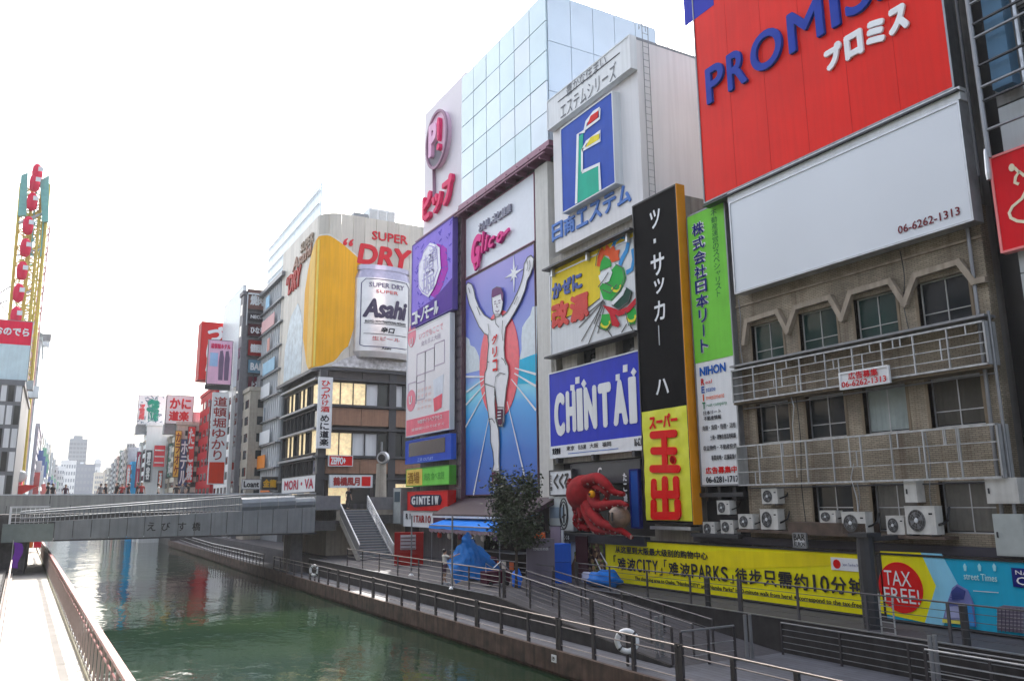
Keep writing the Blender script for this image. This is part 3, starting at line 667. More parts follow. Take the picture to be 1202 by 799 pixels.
def grille(label, v0, v1, rowsn, kind):
    r = build('balcony_grille', MB().box(F25, -24.8, -14.05, v1 - .05, v1 + .01, .52, .58).box(F25, -24.8, -14.05, v0 - .01, v0 + .05, .52, .58).box(F25, -24.82, -24.76, v0, v1, 0, .58).box(F25, -14.1, -14.04, v0, v1, 0, .58), mat('white_bar', (.52, .54, .56), .45, .3, streak=.35), BRK)
    r['label'] = label; WB = MATS['white_bar']
    hs = [v0 + (v1 - v0) * k / rowsn for k in range(1, rowsn)]
    for h in hs: build('bar', MB().box(F25, -24.8, -14.05, h - .014, h + .014, .53, .57), WB, r)
    for k in range(1, 9):
        u = -24.8 + 10.7 * k / 9; build('bar', MB().box(F25, u - .022, u + .022, v0, v1, .52, .575), WB, r)
    lv = [v0] + hs + [v1]
    for k in range(16):
        j = rs.randrange(rowsn); u = rs.uniform(-24.5, -14.3); build('bar', MB().box(F25, u - .02, u + .02, lv[j], lv[j + (2 if (j < rowsn - 1 and rs.random() < .4) else 1)], .535, .565), WB, r)
grille('upper bar lattice with a flat metal ledge on top', 3.95, 5.3, 4, 0); grille('lower bar lattice', .55, 2.15, 3, 1)
build('ledge', MB().box(F25, -24.85, -14.0, 5.42, 5.50, 0, .6), GREY, BRK); build('ledge', MB().box(F25, -24.85, -14.05, 3.86, 3.94, 0, .5), REVEAL, BRK)
build('drain_pipe', MB().tube([F25.w(-14.45, 8.6, .12), F25.w(-14.45, 6.0, .12), F25.w(-14.5, -1.6, .12)], .06, 8), GREY, BRK)
build('drain_pipe', MB().tube([F25.w(-14.0, 5.6, .35), F25.w(-13.98, -1.6, .35)], .05, 8), GREY, BRK)
for (a, b, c) in ((-22.0, 4.0, -1), (-19.4, 1.2, 1)):
    build('cable', MB().tube([F25.w(a, b, .3), F25.w(a - .15 * c, b - .5, .32), F25.w(a, b - 1.2, .3), F25.w(a + .02, b - 3.2, .3)], .02, 5), LGREY, BRK)
for i, (u_c, za, zb_, nn) in enumerate(((-24.6, 8.4, 5.5, .08), (-21.9, 3.9, -1.2, .10), (-19.5, .6, -1.2, .09), (-16.9, 8.4, 5.5, .07), (-16.7, 2.1, -1.0, .09))):
    build('cable', MB().tube(smooth_path([F25.w(u_c, za, nn), F25.w(u_c + .08, (za * 2 + zb_) / 3, nn + .03), F25.w(u_c - .06, (za + zb_ * 2) / 3, nn + .02), F25.w(u_c + .02, zb_, nn)], 4), .018, 5), BLACK if i % 2 else GREY, BRK)
build('conduit', MB().tube([F25.w(-24.7, 3.7, .08), F25.w(-14.2, 3.72, .08)], .03, 6), GREY, BRK); build('conduit', MB().tube([F25.w(-24.7, .45, .08), F25.w(-14.2, .43, .08)], .025, 6), DARK, BRK)
# dark canopy over the banner
build('canopy', MB().box(F25, -28, -10, -1.78, -1.5, -.3, .30), mat('dark_purple_canopy', (.03, .028, .045), .6), BRK)
RSH = mat('rusty_shelf', (.09, .06, .045), .8, var=.5)
for bx_ in ((-24.9, -22.2, -1.28, -1.18, 0, .7), (-22.2, -18.8, -1.3, -.85, .02, .75), (-18.6, -16.0, -1.3, -1.2, 0, .7)): build('shelf', MB().box(F25, *bx_), RSH, BRK)
# ---- big red sign + white board
pr_ = board('huge red billboard with raised blue PROMISE letters at the top of the brown building', 'X', 24.4, 0, 0, 0, 0, P(208, 44, 38, 'promise_red', rough=.35, var=.10, scale=.35), .55, edge=mat('brushed_side', (.22, .23, .25), .35, .7, streak=.3), ext=(-25.75, -14.0, 12.99, 26.5))
pr_.rect('blue_panel', 800, -40, 838, 6, BLUE, 1)
a0 = pr_.p(829, 82); 
u = -25.15; wl_ = [1.15, 1.15, 1.75, 1.75, .6, 1.15, .95]
for c_, w__ in zip('PROMISE', wl_):
    cw = 9.9 * w__ / sum(wl_); mb = MB(); add_text(mb, pr_.fr, c_, u + cw * .06, u + cw * .9, 17.42, 19.15, .02, .028, .13); build('letter', mb, P(40, 62, 150, 'promise_blue'), pr_.root); u += cw
for k in range(1, 6): build('panel_seam', MB().box(pr_.fr, -25.7 + 1.95 * k - .01, -25.7 + 1.95 * k + .01, 13.1, 26.4, 0, .006), P(185, 38, 34), pr_.root)
tx = [(-18.8, 16.95), (-15.15, 16.95)]
for i, ch in enumerate('プロミス'):
    mb = MB(); u = tx[0][0] + (tx[1][0] - tx[0][0]) * i / 4; cw = (tx[1][0] - tx[0][0]) / 4
    add_text(mb, pr_.fr, ch, u + cw * .06, u + cw * .92, 15.85, 16.85, .02, .07, .08); build('letter', mb, WHITE, pr_.root)
wb = board('blank white billboard with a red phone number below the red sign', 'X', 24.35, 0, 0, 0, 0, mat('cool_white_board', (.70, .74, .80), .35, var=.03, scale=.3), .5, edge=LGREY, ext=(-24.2, -13.9, 8.45, 12.5))
q = wb.p(1054, 266); r_ = wb.p(1128, 254)
mb = MB(); add_text(mb, wb.fr, '06-6262-1313', q[0], r_[0], q[1] - .28, q[1] + .0, .02, .015); build('lettering', mb, P(110, 40, 50, 'dull_red_print'), wb.root)
build('infill_panel', MB().box(wb.fr, -24.3, -13.85, 12.53, 12.98, -.45, -.02), PALE, wb.root); build('dark_rail', MB().box(wb.fr, -25.7, -13.85, 12.80, 12.86, -.3, .12), DARK, wb.root)
ng = board('small white balcony sign with red advertising phone number', 'X', 24.3, 985, 438, 1045, 449, WHITE, .06, edge=WHITE, cat='sign', name='sign')
u0, u1, v0, v1 = ng.ext
for s_, a, b in (('広告募集', .5, .92), ('06-6262-1313', .1, .45)):
    mb = MB(); add_text(mb, ng.fr, s_, u0 + (.2 if a > .4 else .05) * (u1 - u0), u0 + (.8 if a > .4 else .95) * (u1 - u0), v0 + a * (v1 - v0), v0 + b * (v1 - v0), .045, .025); build('lettering', mb, P(190, 50, 55, 'red_print'), ng.root)
# ---- narrow building with the green sign
NB = thing('narrow_building', 'narrow dark building behind the green and white vertical sign', 'building', (25, 26.5, -4))
build('wall', MB().box(F25, -28.0, -24.87, -4.05, 13.3, -12, -.5), mat('dark_render', (.05, .05, .055), .8), NB)
build('ledge', MB().box(F25, -27.9, -24.9, .12, .3, -.5, .25), DARK, NB); build('ledge', MB().box(F25, -27.8, -25.0, -1.55, -1.4, -.5, .6), DARK, NB)
for uu in (-27.2, -26.4, -25.5): build('bracket', MB().box(F25, uu - .08, uu + .08, -.05, .55, -.5, .12), DARK, NB)
GRN = P(112, 188, 70, 'sign_green')
gs = board('tall vertical sign, green above and white below, with blue Japanese lettering', 'X', 24.75, 0, 0, 0, 0, WHITE, .3, edge=GREY, ext=(-27.35, -24.86, .58, 12.95))
build('green_panel', MB().box(gs.fr, -27.3, -24.92, 6.0, 12.9, 0, .02), GRN, gs.root)
gs.column('株式会社日本リート', -27.05, -26.15, 6.35, 12.5, WHITE, 2, bold=.06); gs.column('株式会社日本リート', -27.0, -26.2, 6.38, 12.47, NAVY, 4, bold=.02)
gs.column('不動産運営のスペシャリスト', -25.75, -25.35, 8.7, 12.7, P(40, 90, 60, 'dark_green_print'), 2, bold=.0)
def frac_text(sg, s_, a, b, c, d, m, bold=.01, lay=2, name='lettering'):
    u0, u1, v0, v1 = sg.ext; mb = MB(); add_text(mb, sg.fr, s_, u0 + a * (u1 - u0), u0 + c * (u1 - u0), v1 - d * (v1 - v0), v1 - b * (v1 - v0), sg.nf + .014 * lay, bold); return build(name, mb, m, sg.root)
gs.ext = (-27.35, -24.86, .58, 6.0)
INK = P(40, 42, 50, 'ink')
frac_text(gs, 'NIHON', .13, .04, .78, .115, P(30, 90, 170, 'azure_print'), .04)
for i, (c_, s_, m_) in enumerate((('R', 'eal', RED), ('E', 'state', MATS['azure_print']), ('I', 'nvestment', P(220, 90, 30)), ('T', 'rust company', P(30, 120, 80)))):
    y = .135 + i * .065; frac_text(gs, c_, .15, y, .23, y + .055, m_, .03); frac_text(gs, s_, .26, y + .018, (.42, .5, .7, .76)[i], y + .05, m_, .0)
for i, s_ in enumerate(('日本リート', '不動産情報')): frac_text(gs, s_, .17, .40 + i * .045, .6, .435 + i * .045, INK)
for i, s_ in enumerate(('売買・賃貸・管理・活用', '土地・建物有効活用相談', '収益物件・不動産投資', '事業用地・店舗募集中')): frac_text(gs, s_, .12 if i % 2 == 0 else .3, .52 + i * .08, .92, .56 + i * .08, INK, .005)
frac_text(gs, '広告募集中', .14, .85, .9, .905, RED, .03); frac_text(gs, '06-6281-1717', .14, .925, .92, .975, INK, .03)
# ---- black / yellow vertical blade
bs = board('tall black vertical sign with white katakana above its yellow panel and orange side', 'X', 24.4, 0, 0, 0, 0, mat('gloss_black', (.006, .006, .007), .7, spec=.05), .45, edge=BLACK, ext=(-30.9, -27.55, -1.05, 14.6))
build('side_panel', MB().box(bs.fr, -27.548, -27.50, -1.05, 14.6, -.45, .05), ORANGE, bs.root)
YG = mat('yellow_green_vinyl', (.74, .76, .03), .5, var=.06, bump=.15, bscale=6)
vs_, fs_ = [], []
for i in range(25):
    for j in range(25):
        vs_.append(bs.fr.w(-30.8 + 3.2 * i / 24, -.9 + 5.05 * j / 24, .03 + .012 * math.sin(i * .9 + j * .35) + .012 * math.sin(j * 1.3 - i * .4)))
build('yellow_vinyl', MB().raw(vs_, [(i * 25 + j, (i + 1) * 25 + j, (i + 1) * 25 + j + 1, i * 25 + j + 1) for i in range(24) for j in range(24)]), YG, bs.root, smooth=True)
def vchar(sg, ch, xa, ya, xb, yb, m, lay=2, bold=.02, depth=.0, rot=False):
    a, b = sg.p(xa, ya), sg.p(xb, yb); mb = MB()
    if ch == '|': mb.box(sg.fr, a[0], b[0], b[1], a[1], .02, .05)
    else: add_text(mb, sg.fr, ch, a[0], b[0], b[1], a[1], .014 * lay, bold, depth)
    build('letter', mb, m, sg.root)
for ch, b_ in (('ツ', (763, 249, 776, 265)), ('|', (768, 281, 770.5, 285)), ('サ', (764, 301, 781, 320)), ('ッ', (768, 329, 781, 342)), ('カ', (768, 355, 782, 374)), ('|', (773.5, 382, 775, 405)), ('ハ', (770, 446, 786, 461))):
    vchar(bs, ch, *b_, WHITE, 2)
SR = P(205, 20, 32, 'super_red')
vchar(bs, 'スーパー', 763, 488, 797, 500, SR, 5, .05)
RBN = [0]
def roundbar(sg, x0, y0, x1, y1, name='letter_stroke', wd=.36):
    RBN[0] += .004; e_ = RBN[0]
    a, b = sg.p(x0, y0), sg.p(x1, y1); pts = [a, b]; mb = MB().stroke(sg.fr, pts, wd, .04, .09 + e_)
    for c in pts: mb.poly(sg.fr, [(c[0] + wd / 2 * math.cos(t * math.pi / 6), c[1] + wd / 2 * math.sin(t * math.pi / 6)) for t in range(12)], .042, .088 + e_)
    build(name, mb, SR, sg.root)
for a in ((767, 510.5, 793, 508.5), (768, 529, 793, 529), (767, 550, 797, 550), (781, 512, 782, 548), (791, 539, 792, 540)): roundbar(bs, *a)
for a in ((769, 566, 769, 581), (769, 580, 795, 580), (795, 563, 796, 581), (782, 563, 783, 603), (769, 590, 769, 604), (769, 605, 797, 605), (797, 590, 798, 603)): roundbar(bs, *a)
build('bracket', MB().box(bs.fr, -30.6, -27.8, -1.3, -1.15, -.9, .0), LGREY, bs.root)
# ---- Esty / Chintai / octopus building
EB = thing('white_building', 'tall white building carrying the stacked signs beside the black blade', 'building', (25, 35, -4))
build('tower_box', MB().box(F25, -38.5, -30.25, 14.3, 23.6, -9.5, .42), mat('warm_white_wall', (.74, .73, .75), .55, var=.04, scale=.4, streak=.08), EB)
for k in range(1, 5): build('roof_rail', MB().box(F25, -30.3, -30.24, 23.6, 23.75, -9.5 + 0 * k, .4) if k == 1 else MB().box(F25, -30.32, -30.27, 23.6, 24.1, -9 + k * 1.8, -8.95 + k * 1.8), GREY, EB)
build('wall', wall_with_holes(F25, -40.3, -27.9, -4.05, 14.3, [(-39.4, -38.7, 7.4, 8.4), (-37.2, -35.4, 7.3, 8.4), (-33.6, -32.0, 7.3, 8.5), (-40.2, -31.0, -1.7, 2.1)], -9, -.02), mat('stained_cream', (.40, .38, .34), .7, streak=.35), EB)
build('window_glass', MB().box(F25, -39.4, -31.0, 7.2, 8.6, -9, -.5), WGLASS, EB)
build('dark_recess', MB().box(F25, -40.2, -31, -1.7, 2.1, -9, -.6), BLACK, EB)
hd = board('grey header plate with black Japanese lettering above the blue logo', 'X', 24.15, 0, 0, 0, 0, PALE, .4, edge=PALE, ext=(-38.4, -30.22, 21.85, 23.75), cat='sign', name='sign')
hd.text('豊かな住まい', 665, 101, 712, 77, P(100, 105, 112), 2, .0); hd.text('エステムシリーズ', 658, 123, 724, 92, P(100, 105, 112), 2, .0); 
a, b = hd.p(655, 113), hd.p(728, 70); build('rule', MB().box(hd.fr, a[0], b[0], (a[1] + b[1]) / 2 - .02, (a[1] + b[1]) / 2 + .02, .0, .03), INK, hd.root)
bl = board('blue square panel with white outlined flag logo on the white tower', 'X', 24.1, 658, 152, 723, 215, P(52, 82, 168, 'logo_blue'), .5, edge=PALE, cat='sign', name='sign')
def zz(ox, oy, s, pts): return [(ox + x / s, oy + y / s) for x, y in pts]
W_ = WHITE
Z1 = lambda pts: zz(630, 20, 3.195, pts)
bl.line('logo_outline', Z1([(150, 700), (156, 440), (180, 430), (188, 395), (215, 360), (238, 345)]), .22, W_, 3)
bl.line('logo_outline', Z1([(172, 582), (236, 552), (240, 650)]), .20, W_, 3)
bl.line('logo_outline', Z1([(172, 580), (172, 500), (188, 470), (240, 430), (240, 462), (172, 500)]), .18, W_, 3)
bl.line('logo_outline', Z1([(238, 345), (238, 380), (185, 420)]), .16, W_, 3)
bl.poly('green_field', Z1([(153, 698), (160, 448), (176, 436), (170, 582), (236, 556), (238, 655)]), P(40, 165, 140), 2)
bl.poly('red_feather', Z1([(192, 408), (205, 372), (234, 352), (232, 378)]), RED, 4)
bl.poly('yellow_feather', Z1([(186, 490), (205, 452), (237, 438), (236, 460)]), P(240, 200, 60), 4)
tw = Sign(EB, FX(24.58), 24.58, 'X', 0)
mb = MB(); 
for i, ch in enumerate('日商エステム'):
    a, b = tw.p(648, 264), tw.p(743, 240); cw = (b[0] - a[0]) / 6; add_text(mb, tw.fr, ch, a[0] + cw * (i + .06), a[0] + cw * (i + .94), 15.0, 16.05, .02, .03, .06)
build('lettering', mb, P(90, 125, 190, 'pale_blue_print'), EB)
lad = thing('ladder_mast', 'thin lattice ladder running up the corner of the white tower above the black sign', 'ladder', (24.4, 30.2, 15))
for dx_ in (.0, .38): build('rail', MB().tube([(24.9 + dx_, 30.12, 14.3), (24.9 + dx_, 30.12, 24.6)], .022, 5), GREY, lad)
repeat('rung', MB().tube([(24.9, 30.12, 14.5), (25.28, 30.12, 14.5)], .014, 4), GREY, lad, [(0, 0, .38 * k) for k in range(27)])
build('lattice_top', MB().tube([(24.75, 30.2, 24.2), (24.85, 30.2, 26.0)], .02, 4).tube([(25.2, 30.2, 24.2), (25.1, 30.2, 26.0)], .02, 4).tube([(24.75, 30.2, 24.2), (25.12, 30.2, 25.0), (24.82, 30.2, 25.6)], .014, 4), GREY, lad)
KX = 24.65
kg = board('yellow and white billboard with blue and red lettering beside a painted green figure', 'X', KX, 0, 0, 0, 0, PALE, .3, edge=LGREY, ext=(-39.3, -30.9, 8.3, 13.1))
Z2 = lambda pts: zz(640, 260, 4.99, pts)
kg.poly('yellow_field', Z2([(34, 580), (100, 570), (180, 535), (260, 495), (322, 445), (322, 300), (350, 200), (410, 140), (480, 100), (535, 105), (540, 52), (44, 262)]), P(243, 190, 50, 'kaigen_yellow'), 1)
kg.line('curve_line', Z2([(34, 584), (100, 574), (180, 540), (260, 500), (322, 450)]), .05, BLACK, 2)
for i, ch in enumerate('かぜに'):
    mb = MB(); add_text(mb, kg.fr, ch, -38.95 + 1.05 * i, -37.97 + 1.05 * i, 11.55, 12.5, .03, .05, .05); build('letter', mb, P(85, 100, 160), kg.root)
for i, ch in enumerate('改源'):
    mb = MB(); add_text(mb, kg.fr, ch, -39.1 + 1.95 * i, -37.25 + 1.95 * i, 9.75, 11.3, .03, .06, .05); build('letter', mb, P(200, 80, 75), kg.root)
GR_ = P(50, 160, 70, 'figure_green'); DG = P(20, 70, 60)
for nm, pts, m_, ly in (('green_shape', [(320, 385), (352, 345), (380, 300), (420, 250), (462, 270), (475, 330), (450, 400), (395, 465), (345, 455)], GR_, 3),
    ('orange_shape', [(306, 262), (312, 205), (335, 150), (352, 175), (362, 132), (385, 160), (405, 140), (415, 170), (440, 165), (432, 200), (440, 225), (395, 240), (375, 205), (345, 195), (325, 265)], P(235, 90, 50), 4),
    ('green_shape', [(322, 290), (330, 235), (352, 205), (385, 225), (392, 262), (362, 275)], GR_, 4),
    ('pale_shape', [(318, 318), (345, 300), (385, 270), (398, 300), (380, 350), (350, 365), (325, 345)], WHITE, 5),
    ('belt', [(400, 490), (455, 430), (480, 385), (515, 410), (500, 470), (440, 515)], DG, 5), ('belt_edge', [(395, 470), (450, 415), (465, 385), (480, 392), (462, 432), (405, 490)], WHITE, 6),
    ('red_sash', [(345, 490), (385, 500), (440, 520), (490, 500), (545, 440), (545, 475), (500, 530), (440, 555), (415, 545), (445, 600), (435, 620), (400, 610), (385, 540)], P(180, 30, 50), 7),
    ('green_shape', [(335, 545), (380, 540), (392, 600), (365, 640), (325, 625)], GR_, 4), ('green_shape', [(480, 530), (520, 500), (545, 530), (530, 600), (500, 610)], GR_, 4)):
    kg.poly(nm, Z2(pts), m_, ly)
BR_ = P(60, 140, 200)
kg.line('blue_ribbon', Z2([(400, 150), (415, 110), (445, 85), (475, 88), (490, 120), (480, 170), (455, 215), (440, 255)]), .30, BR_, 3)
kg.line('blue_ribbon', Z2([(478, 300), (510, 280), (522, 220), (515, 160)]), .25, BR_, 3)
for c in ((362, 595), (512, 560), (425, 385)): kg.line('gold_ring', Z2([(c[0] + 26 * math.cos(t), c[1] + 24 * math.sin(t)) for t in [x * .5 for x in range(-1, 7)]]), .13, P(240, 205, 60), 8)
for a, b in (((345, 460), (205, 575)), ((345, 465), (200, 620)), ((348, 468), (215, 700)), ((352, 470), (255, 720)), ((355, 480), (310, 655)), ((370, 640), (400, 680)), ((330, 630), (310, 610)), ((340, 460), (290, 600)), ((500, 610), (520, 640)), ((480, 600), (450, 650))):
    kg.line('ink_line', Z2([a, b]), .06, BLACK, 3)
for pts in ([(320, 385), (352, 345), (380, 300)], [(475, 330), (450, 400), (395, 465)], [(420, 250), (462, 270), (475, 330)], [(306, 262), (312, 205), (335, 150)], [(335, 545), (325, 625), (365, 640), (392, 600)], [(400, 490), (440, 515), (500, 470), (515, 410)], [(415, 110), (445, 85), (475, 88), (492, 120)], [(345, 400), (390, 420), (430, 370)], [(360, 360), (400, 380)], [(480, 530), (500, 610), (530, 600)]):
    kg.line('ink_line', Z2(pts), .055, BLACK, 9)
for k in range(3): build('bracket', MB().box(kg.fr, -38.8 + k * 3.6, -38.65 + k * 3.6, 12.9, 13.6, .05, .25), LGREY, kg.root)
build('catwalk', MB().box(kg.fr, -39.4, -30.9, 13.35, 13.45, -.3, .5), DARK, kg.root); build('catwalk', MB().box(kg.fr, -39.4, -30.9, 8.1, 8.2, -.3, .45), DARK, kg.root)
ch = board('royal blue billboard with tall white CHINTAI letters and a white footer strip', 'X', 24.7, 0, 0, 0, 0, P(48, 60, 178, 'chintai_blue', rough=.35), .35, edge=WHITE, ext=(-39.7, -31.0, 2.4, 7.3))
build('footer_strip', MB().box(ch.fr, -39.66, -31.04, 2.44, 3.08, 0, .02), WHITE, ch.root)
Z3 = lambda x, y: (640 + x / 5.508, 400 + y / 5.508)
a, b = ch.p(*Z3(55, 345)), ch.p(*Z3(603, 515))
u = a[0]; W = b[0] - a[0]; wd = [1.05, .95, .55, 1.15, 1.1, 1.15, .6]; hts = [0, 0, 0, 0, 0, 0, 0]
for i, (c_, w__) in enumerate(zip('CHINTAI', wd)):
    cw = W * w__ / sum(wd); mb = MB(); zt = b[1] + 2.66 if c_ != 'C' else b[1] + 2.5
    add_text(mb, ch.fr, c_, u + cw * .05, u + cw * .95, 3.72 if c_ != 'C' else 3.6, 6.05, .03, .05); build('letter', mb, WHITE, ch.root); u += cw
for pts in ([(165, 285), (190, 282), (190, 318), (165, 322)], [(197, 236), (223, 230), (223, 272), (197, 278)], [(251, 246), (268, 275), (251, 306), (235, 278)], [(458, 218), (483, 212), (483, 252), (458, 258)], [(505, 157), (533, 151), (533, 198), (505, 204)], [(573, 172), (592, 198), (574, 230), (556, 204)]):
    build('confetti', MB().poly(ch.fr, [ch.p(*Z3(*q_)) for q_ in pts], 0, .03), WHITE, ch.root)
frac_text(ch, '賃貸情報', .03, .885, .13, .96, INK, .03)
for i, s_ in enumerate(('東京', '名古屋', '大阪', '福岡')): frac_text(ch, s_, .2 + .13 * i, .88, .29 + .13 * i, .93, INK)
build('coloured_rule', MB().box(ch.fr, -37.8, -33.2, 2.56, 2.6, .0, .035), P(90, 120, 180), ch.root); frac_text(ch, '06-6213', .9, .88, .98, .96, INK)
for (a, b) in ((-39.0, -38.8), (-35.5, -35.3), (-32.0, -31.8)): build('bracket', MB().box(ch.fr, a, b, 2.1, 2.4, -.3, .1), DARK, ch.root)
# ---- little signs left of the octopus
kk = board('white square sign with brush written kana left of the octopus', 'X', 24.7, 645, 552, 672, 581, WHITE, .3, edge=DARK, cat='sign', name='sign')
mb = MB()
for i, c_ in enumerate('くくる'): add_text(mb, kk.fr, c_, kk.ext[0] + .45 + i * .55, kk.ext[0] + 1.0 + i * .55, kk.ext[2] + .35, kk.ext[3] - .2, .03, .04)
build('lettering', mb, BLACK, kk.root); 
mb = MB()
for i, c_ in enumerate('たこ焼'): add_text(mb, kk.fr, c_, kk.ext[0] + .12, kk.ext[0] + .32, kk.ext[3] - .5 - i * .32, kk.ext[3] - .25 - i * .32, .03, .01)
build('lettering', mb, BLACK, kk.root)
ov = board('pale tiled sign panel with an oval emblem below the kana sign', 'X', 24.75, 645, 583, 674, 623, mat('pale_green_tile', (.55, .60, .60), .4), .2, edge=LGREY, cat='sign', name='sign')
cu, cv = (ov.ext[0] + ov.ext[1]) / 2 + .25, (ov.ext[2] + ov.ext[3]) / 2
for rr in (1.0, .78):
    build('oval_ring', MB().stroke(ov.fr, [(cu + .42 * rr * math.cos(t * math.pi / 12), cv + .82 * rr * math.sin(t * math.pi / 12)) for t in range(25)], .06, .0, .03), BLACK, ov.root)
build('emblem', MB().stroke(ov.fr, [(cu, cv - .5), (cu, cv + .5)], .1, 0, .03).stroke(ov.fr, [(cu - .18, cv - .2), (cu + .18, cv - .05)], .08, 0, .032), BLACK, ov.root)
build('grey_band', MB().box(ov.fr, ov.ext[0] + .05, cu - .05, cv - .25, cv + .35, 0, .02), P(130, 145, 160), ov.root)
# ---- octopus
OC = thing('octopus_sculpture', 'giant red octopus sculpture holding a ball on the shop front', 'sculpture', (24.3, 36.3, -1.5))
OR_ = mat('octopus_red', (.30, .007, .012), .75, var=.3, scale=3, spec=.12, bump=.3, bscale=6); OXP = 24.0
def OP(x, y, d=0): q = aX(x, y, OXP - d); return (q.x, q.y, q.z)
Z4 = lambda x, y: (640 + x / 5.708, 500 + y / 5.708)
def body():
    c = Vector(OP(*Z4(255, 450))); vs, fs = [], []
    NU, NV = 20, 12
    for j in range(NV + 1):
        ph = math.pi * j / NV
        for i in range(NU):
            th = 2 * math.pi * i / NU; rx = .75; ry = 1.12 - .15 * math.sin(ph) * math.cos(th); rz = .95
            vs.append(c + Vector((math.sin(ph) * math.cos(th) * rx, math.sin(ph) * math.sin(th) * ry, math.cos(ph) * rz)))
    for j in range(NV):
        for i in range(NU): fs.append((j * NU + i, (j + 1) * NU + i, (j + 1) * NU + (i + 1) % NU, j * NU + (i + 1) % NU))
    return MB().raw(vs, fs)
build('head', body(), OR_, OC, smooth=True)
SK = mat('octopus_sucker', (.42, .22, .20), .6)
for pts, r0, r1 in (([(280, 370, .3), (350, 350, .5), (410, 390, .6), (460, 440, .5), (530, 455, .4)], .36, .10), ([(320, 470, .3), (350, 530, .5), (430, 525, .6), (500, 515, .6), (550, 530, .7)], .34, .09), ([(290, 520, .2), (330, 600, .5), (380, 650, .6), (450, 680, .6), (520, 705, .6), (580, 745, .6)], .36, .10),
    ([(270, 520, .2), (290, 600, .4), (340, 690, .5), (420, 700, .5), (470, 710, .6)], .33, .12), ([(240, 520, .2), (250, 600, .3), (240, 660, .3), (290, 690, .3)], .30, .14), ([(215, 500, .1), (225, 570, .2), (200, 640, .2), (240, 690, .1)], .26, .10), ([(330, 400, .2), (380, 420, .5), (420, 470, .4), (380, 510, .4)], .22, .08), ([(190, 560, .1), (195, 540, .2), (215, 545, .3), (215, 570, .3), (195, 575, .2)], .10, .08), ([(195, 470, 0), (170, 430, .1), (160, 380, .2), (170, 355, .2)], .20, .10)):
    path = smooth_path([OP(*Z4(x, y), d) for x, y, d in pts])
    t_ = build('tentacle', MB().tube(path, r0, 9, r1), OR_, OC, smooth=True)
    sm = MB()
    for k in range(3, len(path) - 2, 3):
        rr = r0 + (r1 - r0) * k / len(path); sm.lathe(path[k] + Vector((-rr * .75, 0, -rr * .65)), [(rr * .18, -.02), (rr * .22, .02), (rr * .1, .03)], (-.75, 0, -.65), 7)
    tag(build('sucker', sm, SK, t_), kind='stuff')
e = Vector(OP(*Z4(310, 455), .75)); ey = build('eye', MB().lathe(e, [(.17, -.1), (.19, .0), (.12, .10), (.02, .12)], (-1, -.2, 0), 14), P(235, 150, 40), OC); build('pupil', MB().lathe(e + Vector((-.1, 0, 0)), [(.07, -.02), (.06, .05)], (-1, -.2, 0), 10), BLACK, ey)
bc = Vector(OP(*Z4(495, 610), .5)); vs, fs = [], []
bb = MB()
def sphere(c, r, nu=16, nv=10, sq=(1, 1, 1)):
    vs = [c + Vector((math.sin(math.pi * j / nv) * math.cos(2 * math.pi * i / nu) * r * sq[0], math.sin(math.pi * j / nv) * math.sin(2 * math.pi * i / nu) * r * sq[1], math.cos(math.pi * j / nv) * r * sq[2])) for j in range(nv + 1) for i in range(nu)]
    return MB().raw(vs, [(j * nu + i, (j + 1) * nu + i, (j + 1) * nu + (i + 1) % nu, j * nu + (i + 1) % nu) for j in range(nv) for i in range(nu)])
build('ball', sphere(bc, .55), mat('brown_ball', (.22, .15, .11), .5, var=.5, scale=3), OC, smooth=True)
for k in (-.2, .1): build('ball_mark', MB().tube([bc + Vector((-.54, k, .25)), bc + Vector((-.56, k, -.15))], .05, 6), BLACK, OC)
for (x, y) in ((545, 545), (578, 742)): build('claw_tip', MB().tube([OP(*Z4(x, y - 12), .7), OP(*Z4(x - 6, y + 14), .75)], .07, 6, .03), SK, OC)
ob = board('dark shop panel with a white emblem behind the octopus', 'X', 24.95, 664, 538, 745, 560, mat('smoked_panel', (.045, .05, .06), .3), .12, edge=DARK, cat='sign', name='sign', ext=(-38.0, -31.8, .9, 2.0))
frac_text(ob, 'C', .42, .25, .48, .7, WHITE, .04); 
bv = board('narrow blue vertical banner squeezed between octopus and yellow sign', 'X', 24.6, 0, 0, 0, 0, P(35, 75, 150), .15, edge=NAVY, ext=(-32.25, -31.55, -1.3, 1.5), cat='sign', name='sign')
mb = MB()
for i, c_ in enumerate('たこ焼'): add_text(mb, bv.fr, c_, -32.75, -32.45, .95 - i * .5, 1.35 - i * .5, .03, .03)
build('lettering', mb, WHITE, bv.root)
fb_ = board('dark fascia board with small white lettering below the octopus', 'X', 24.4, 0, 0, 0, 0, mat('navy_fascia', (.012, .014, .03), .4), .3, edge=DARK, ext=(-40.2, -31.0, -2.1, -1.68), cat='sign', name='sign')
frac_text(fb_, 'くくる', .24, .25, .30, .8, WHITE, .04)
# ================================================================== RUNNER BILLBOARD BUILDING
GB = thing('glass_topped_building', 'building with a projecting pale glass box above the runner billboard', 'building', (25, 46, -4))
PW_ = mat('pilaster_white', (.62, .61, .58), .6, streak=.12, var=.06)
build('pilaster', MB().box(F25, -41.25, -39.75, -.3, 20.6, -6, .1), PW_, GB)
build('wall', MB().box(F25, -53.6, -41.3, -.3, 21.2, -9, -.4), mat('dim_wall', (.13, .12, .13), .7, streak=.3), GB)
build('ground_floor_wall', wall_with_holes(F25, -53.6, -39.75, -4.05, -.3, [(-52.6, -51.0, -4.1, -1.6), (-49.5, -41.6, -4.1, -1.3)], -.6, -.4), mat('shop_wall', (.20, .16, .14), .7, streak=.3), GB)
build('shop_interior', MB().box(F25, -53.6, -39.75, -4.05, -.3, -9, -3), mat('dark_interior', (.03, .022, .028), .7), GB)
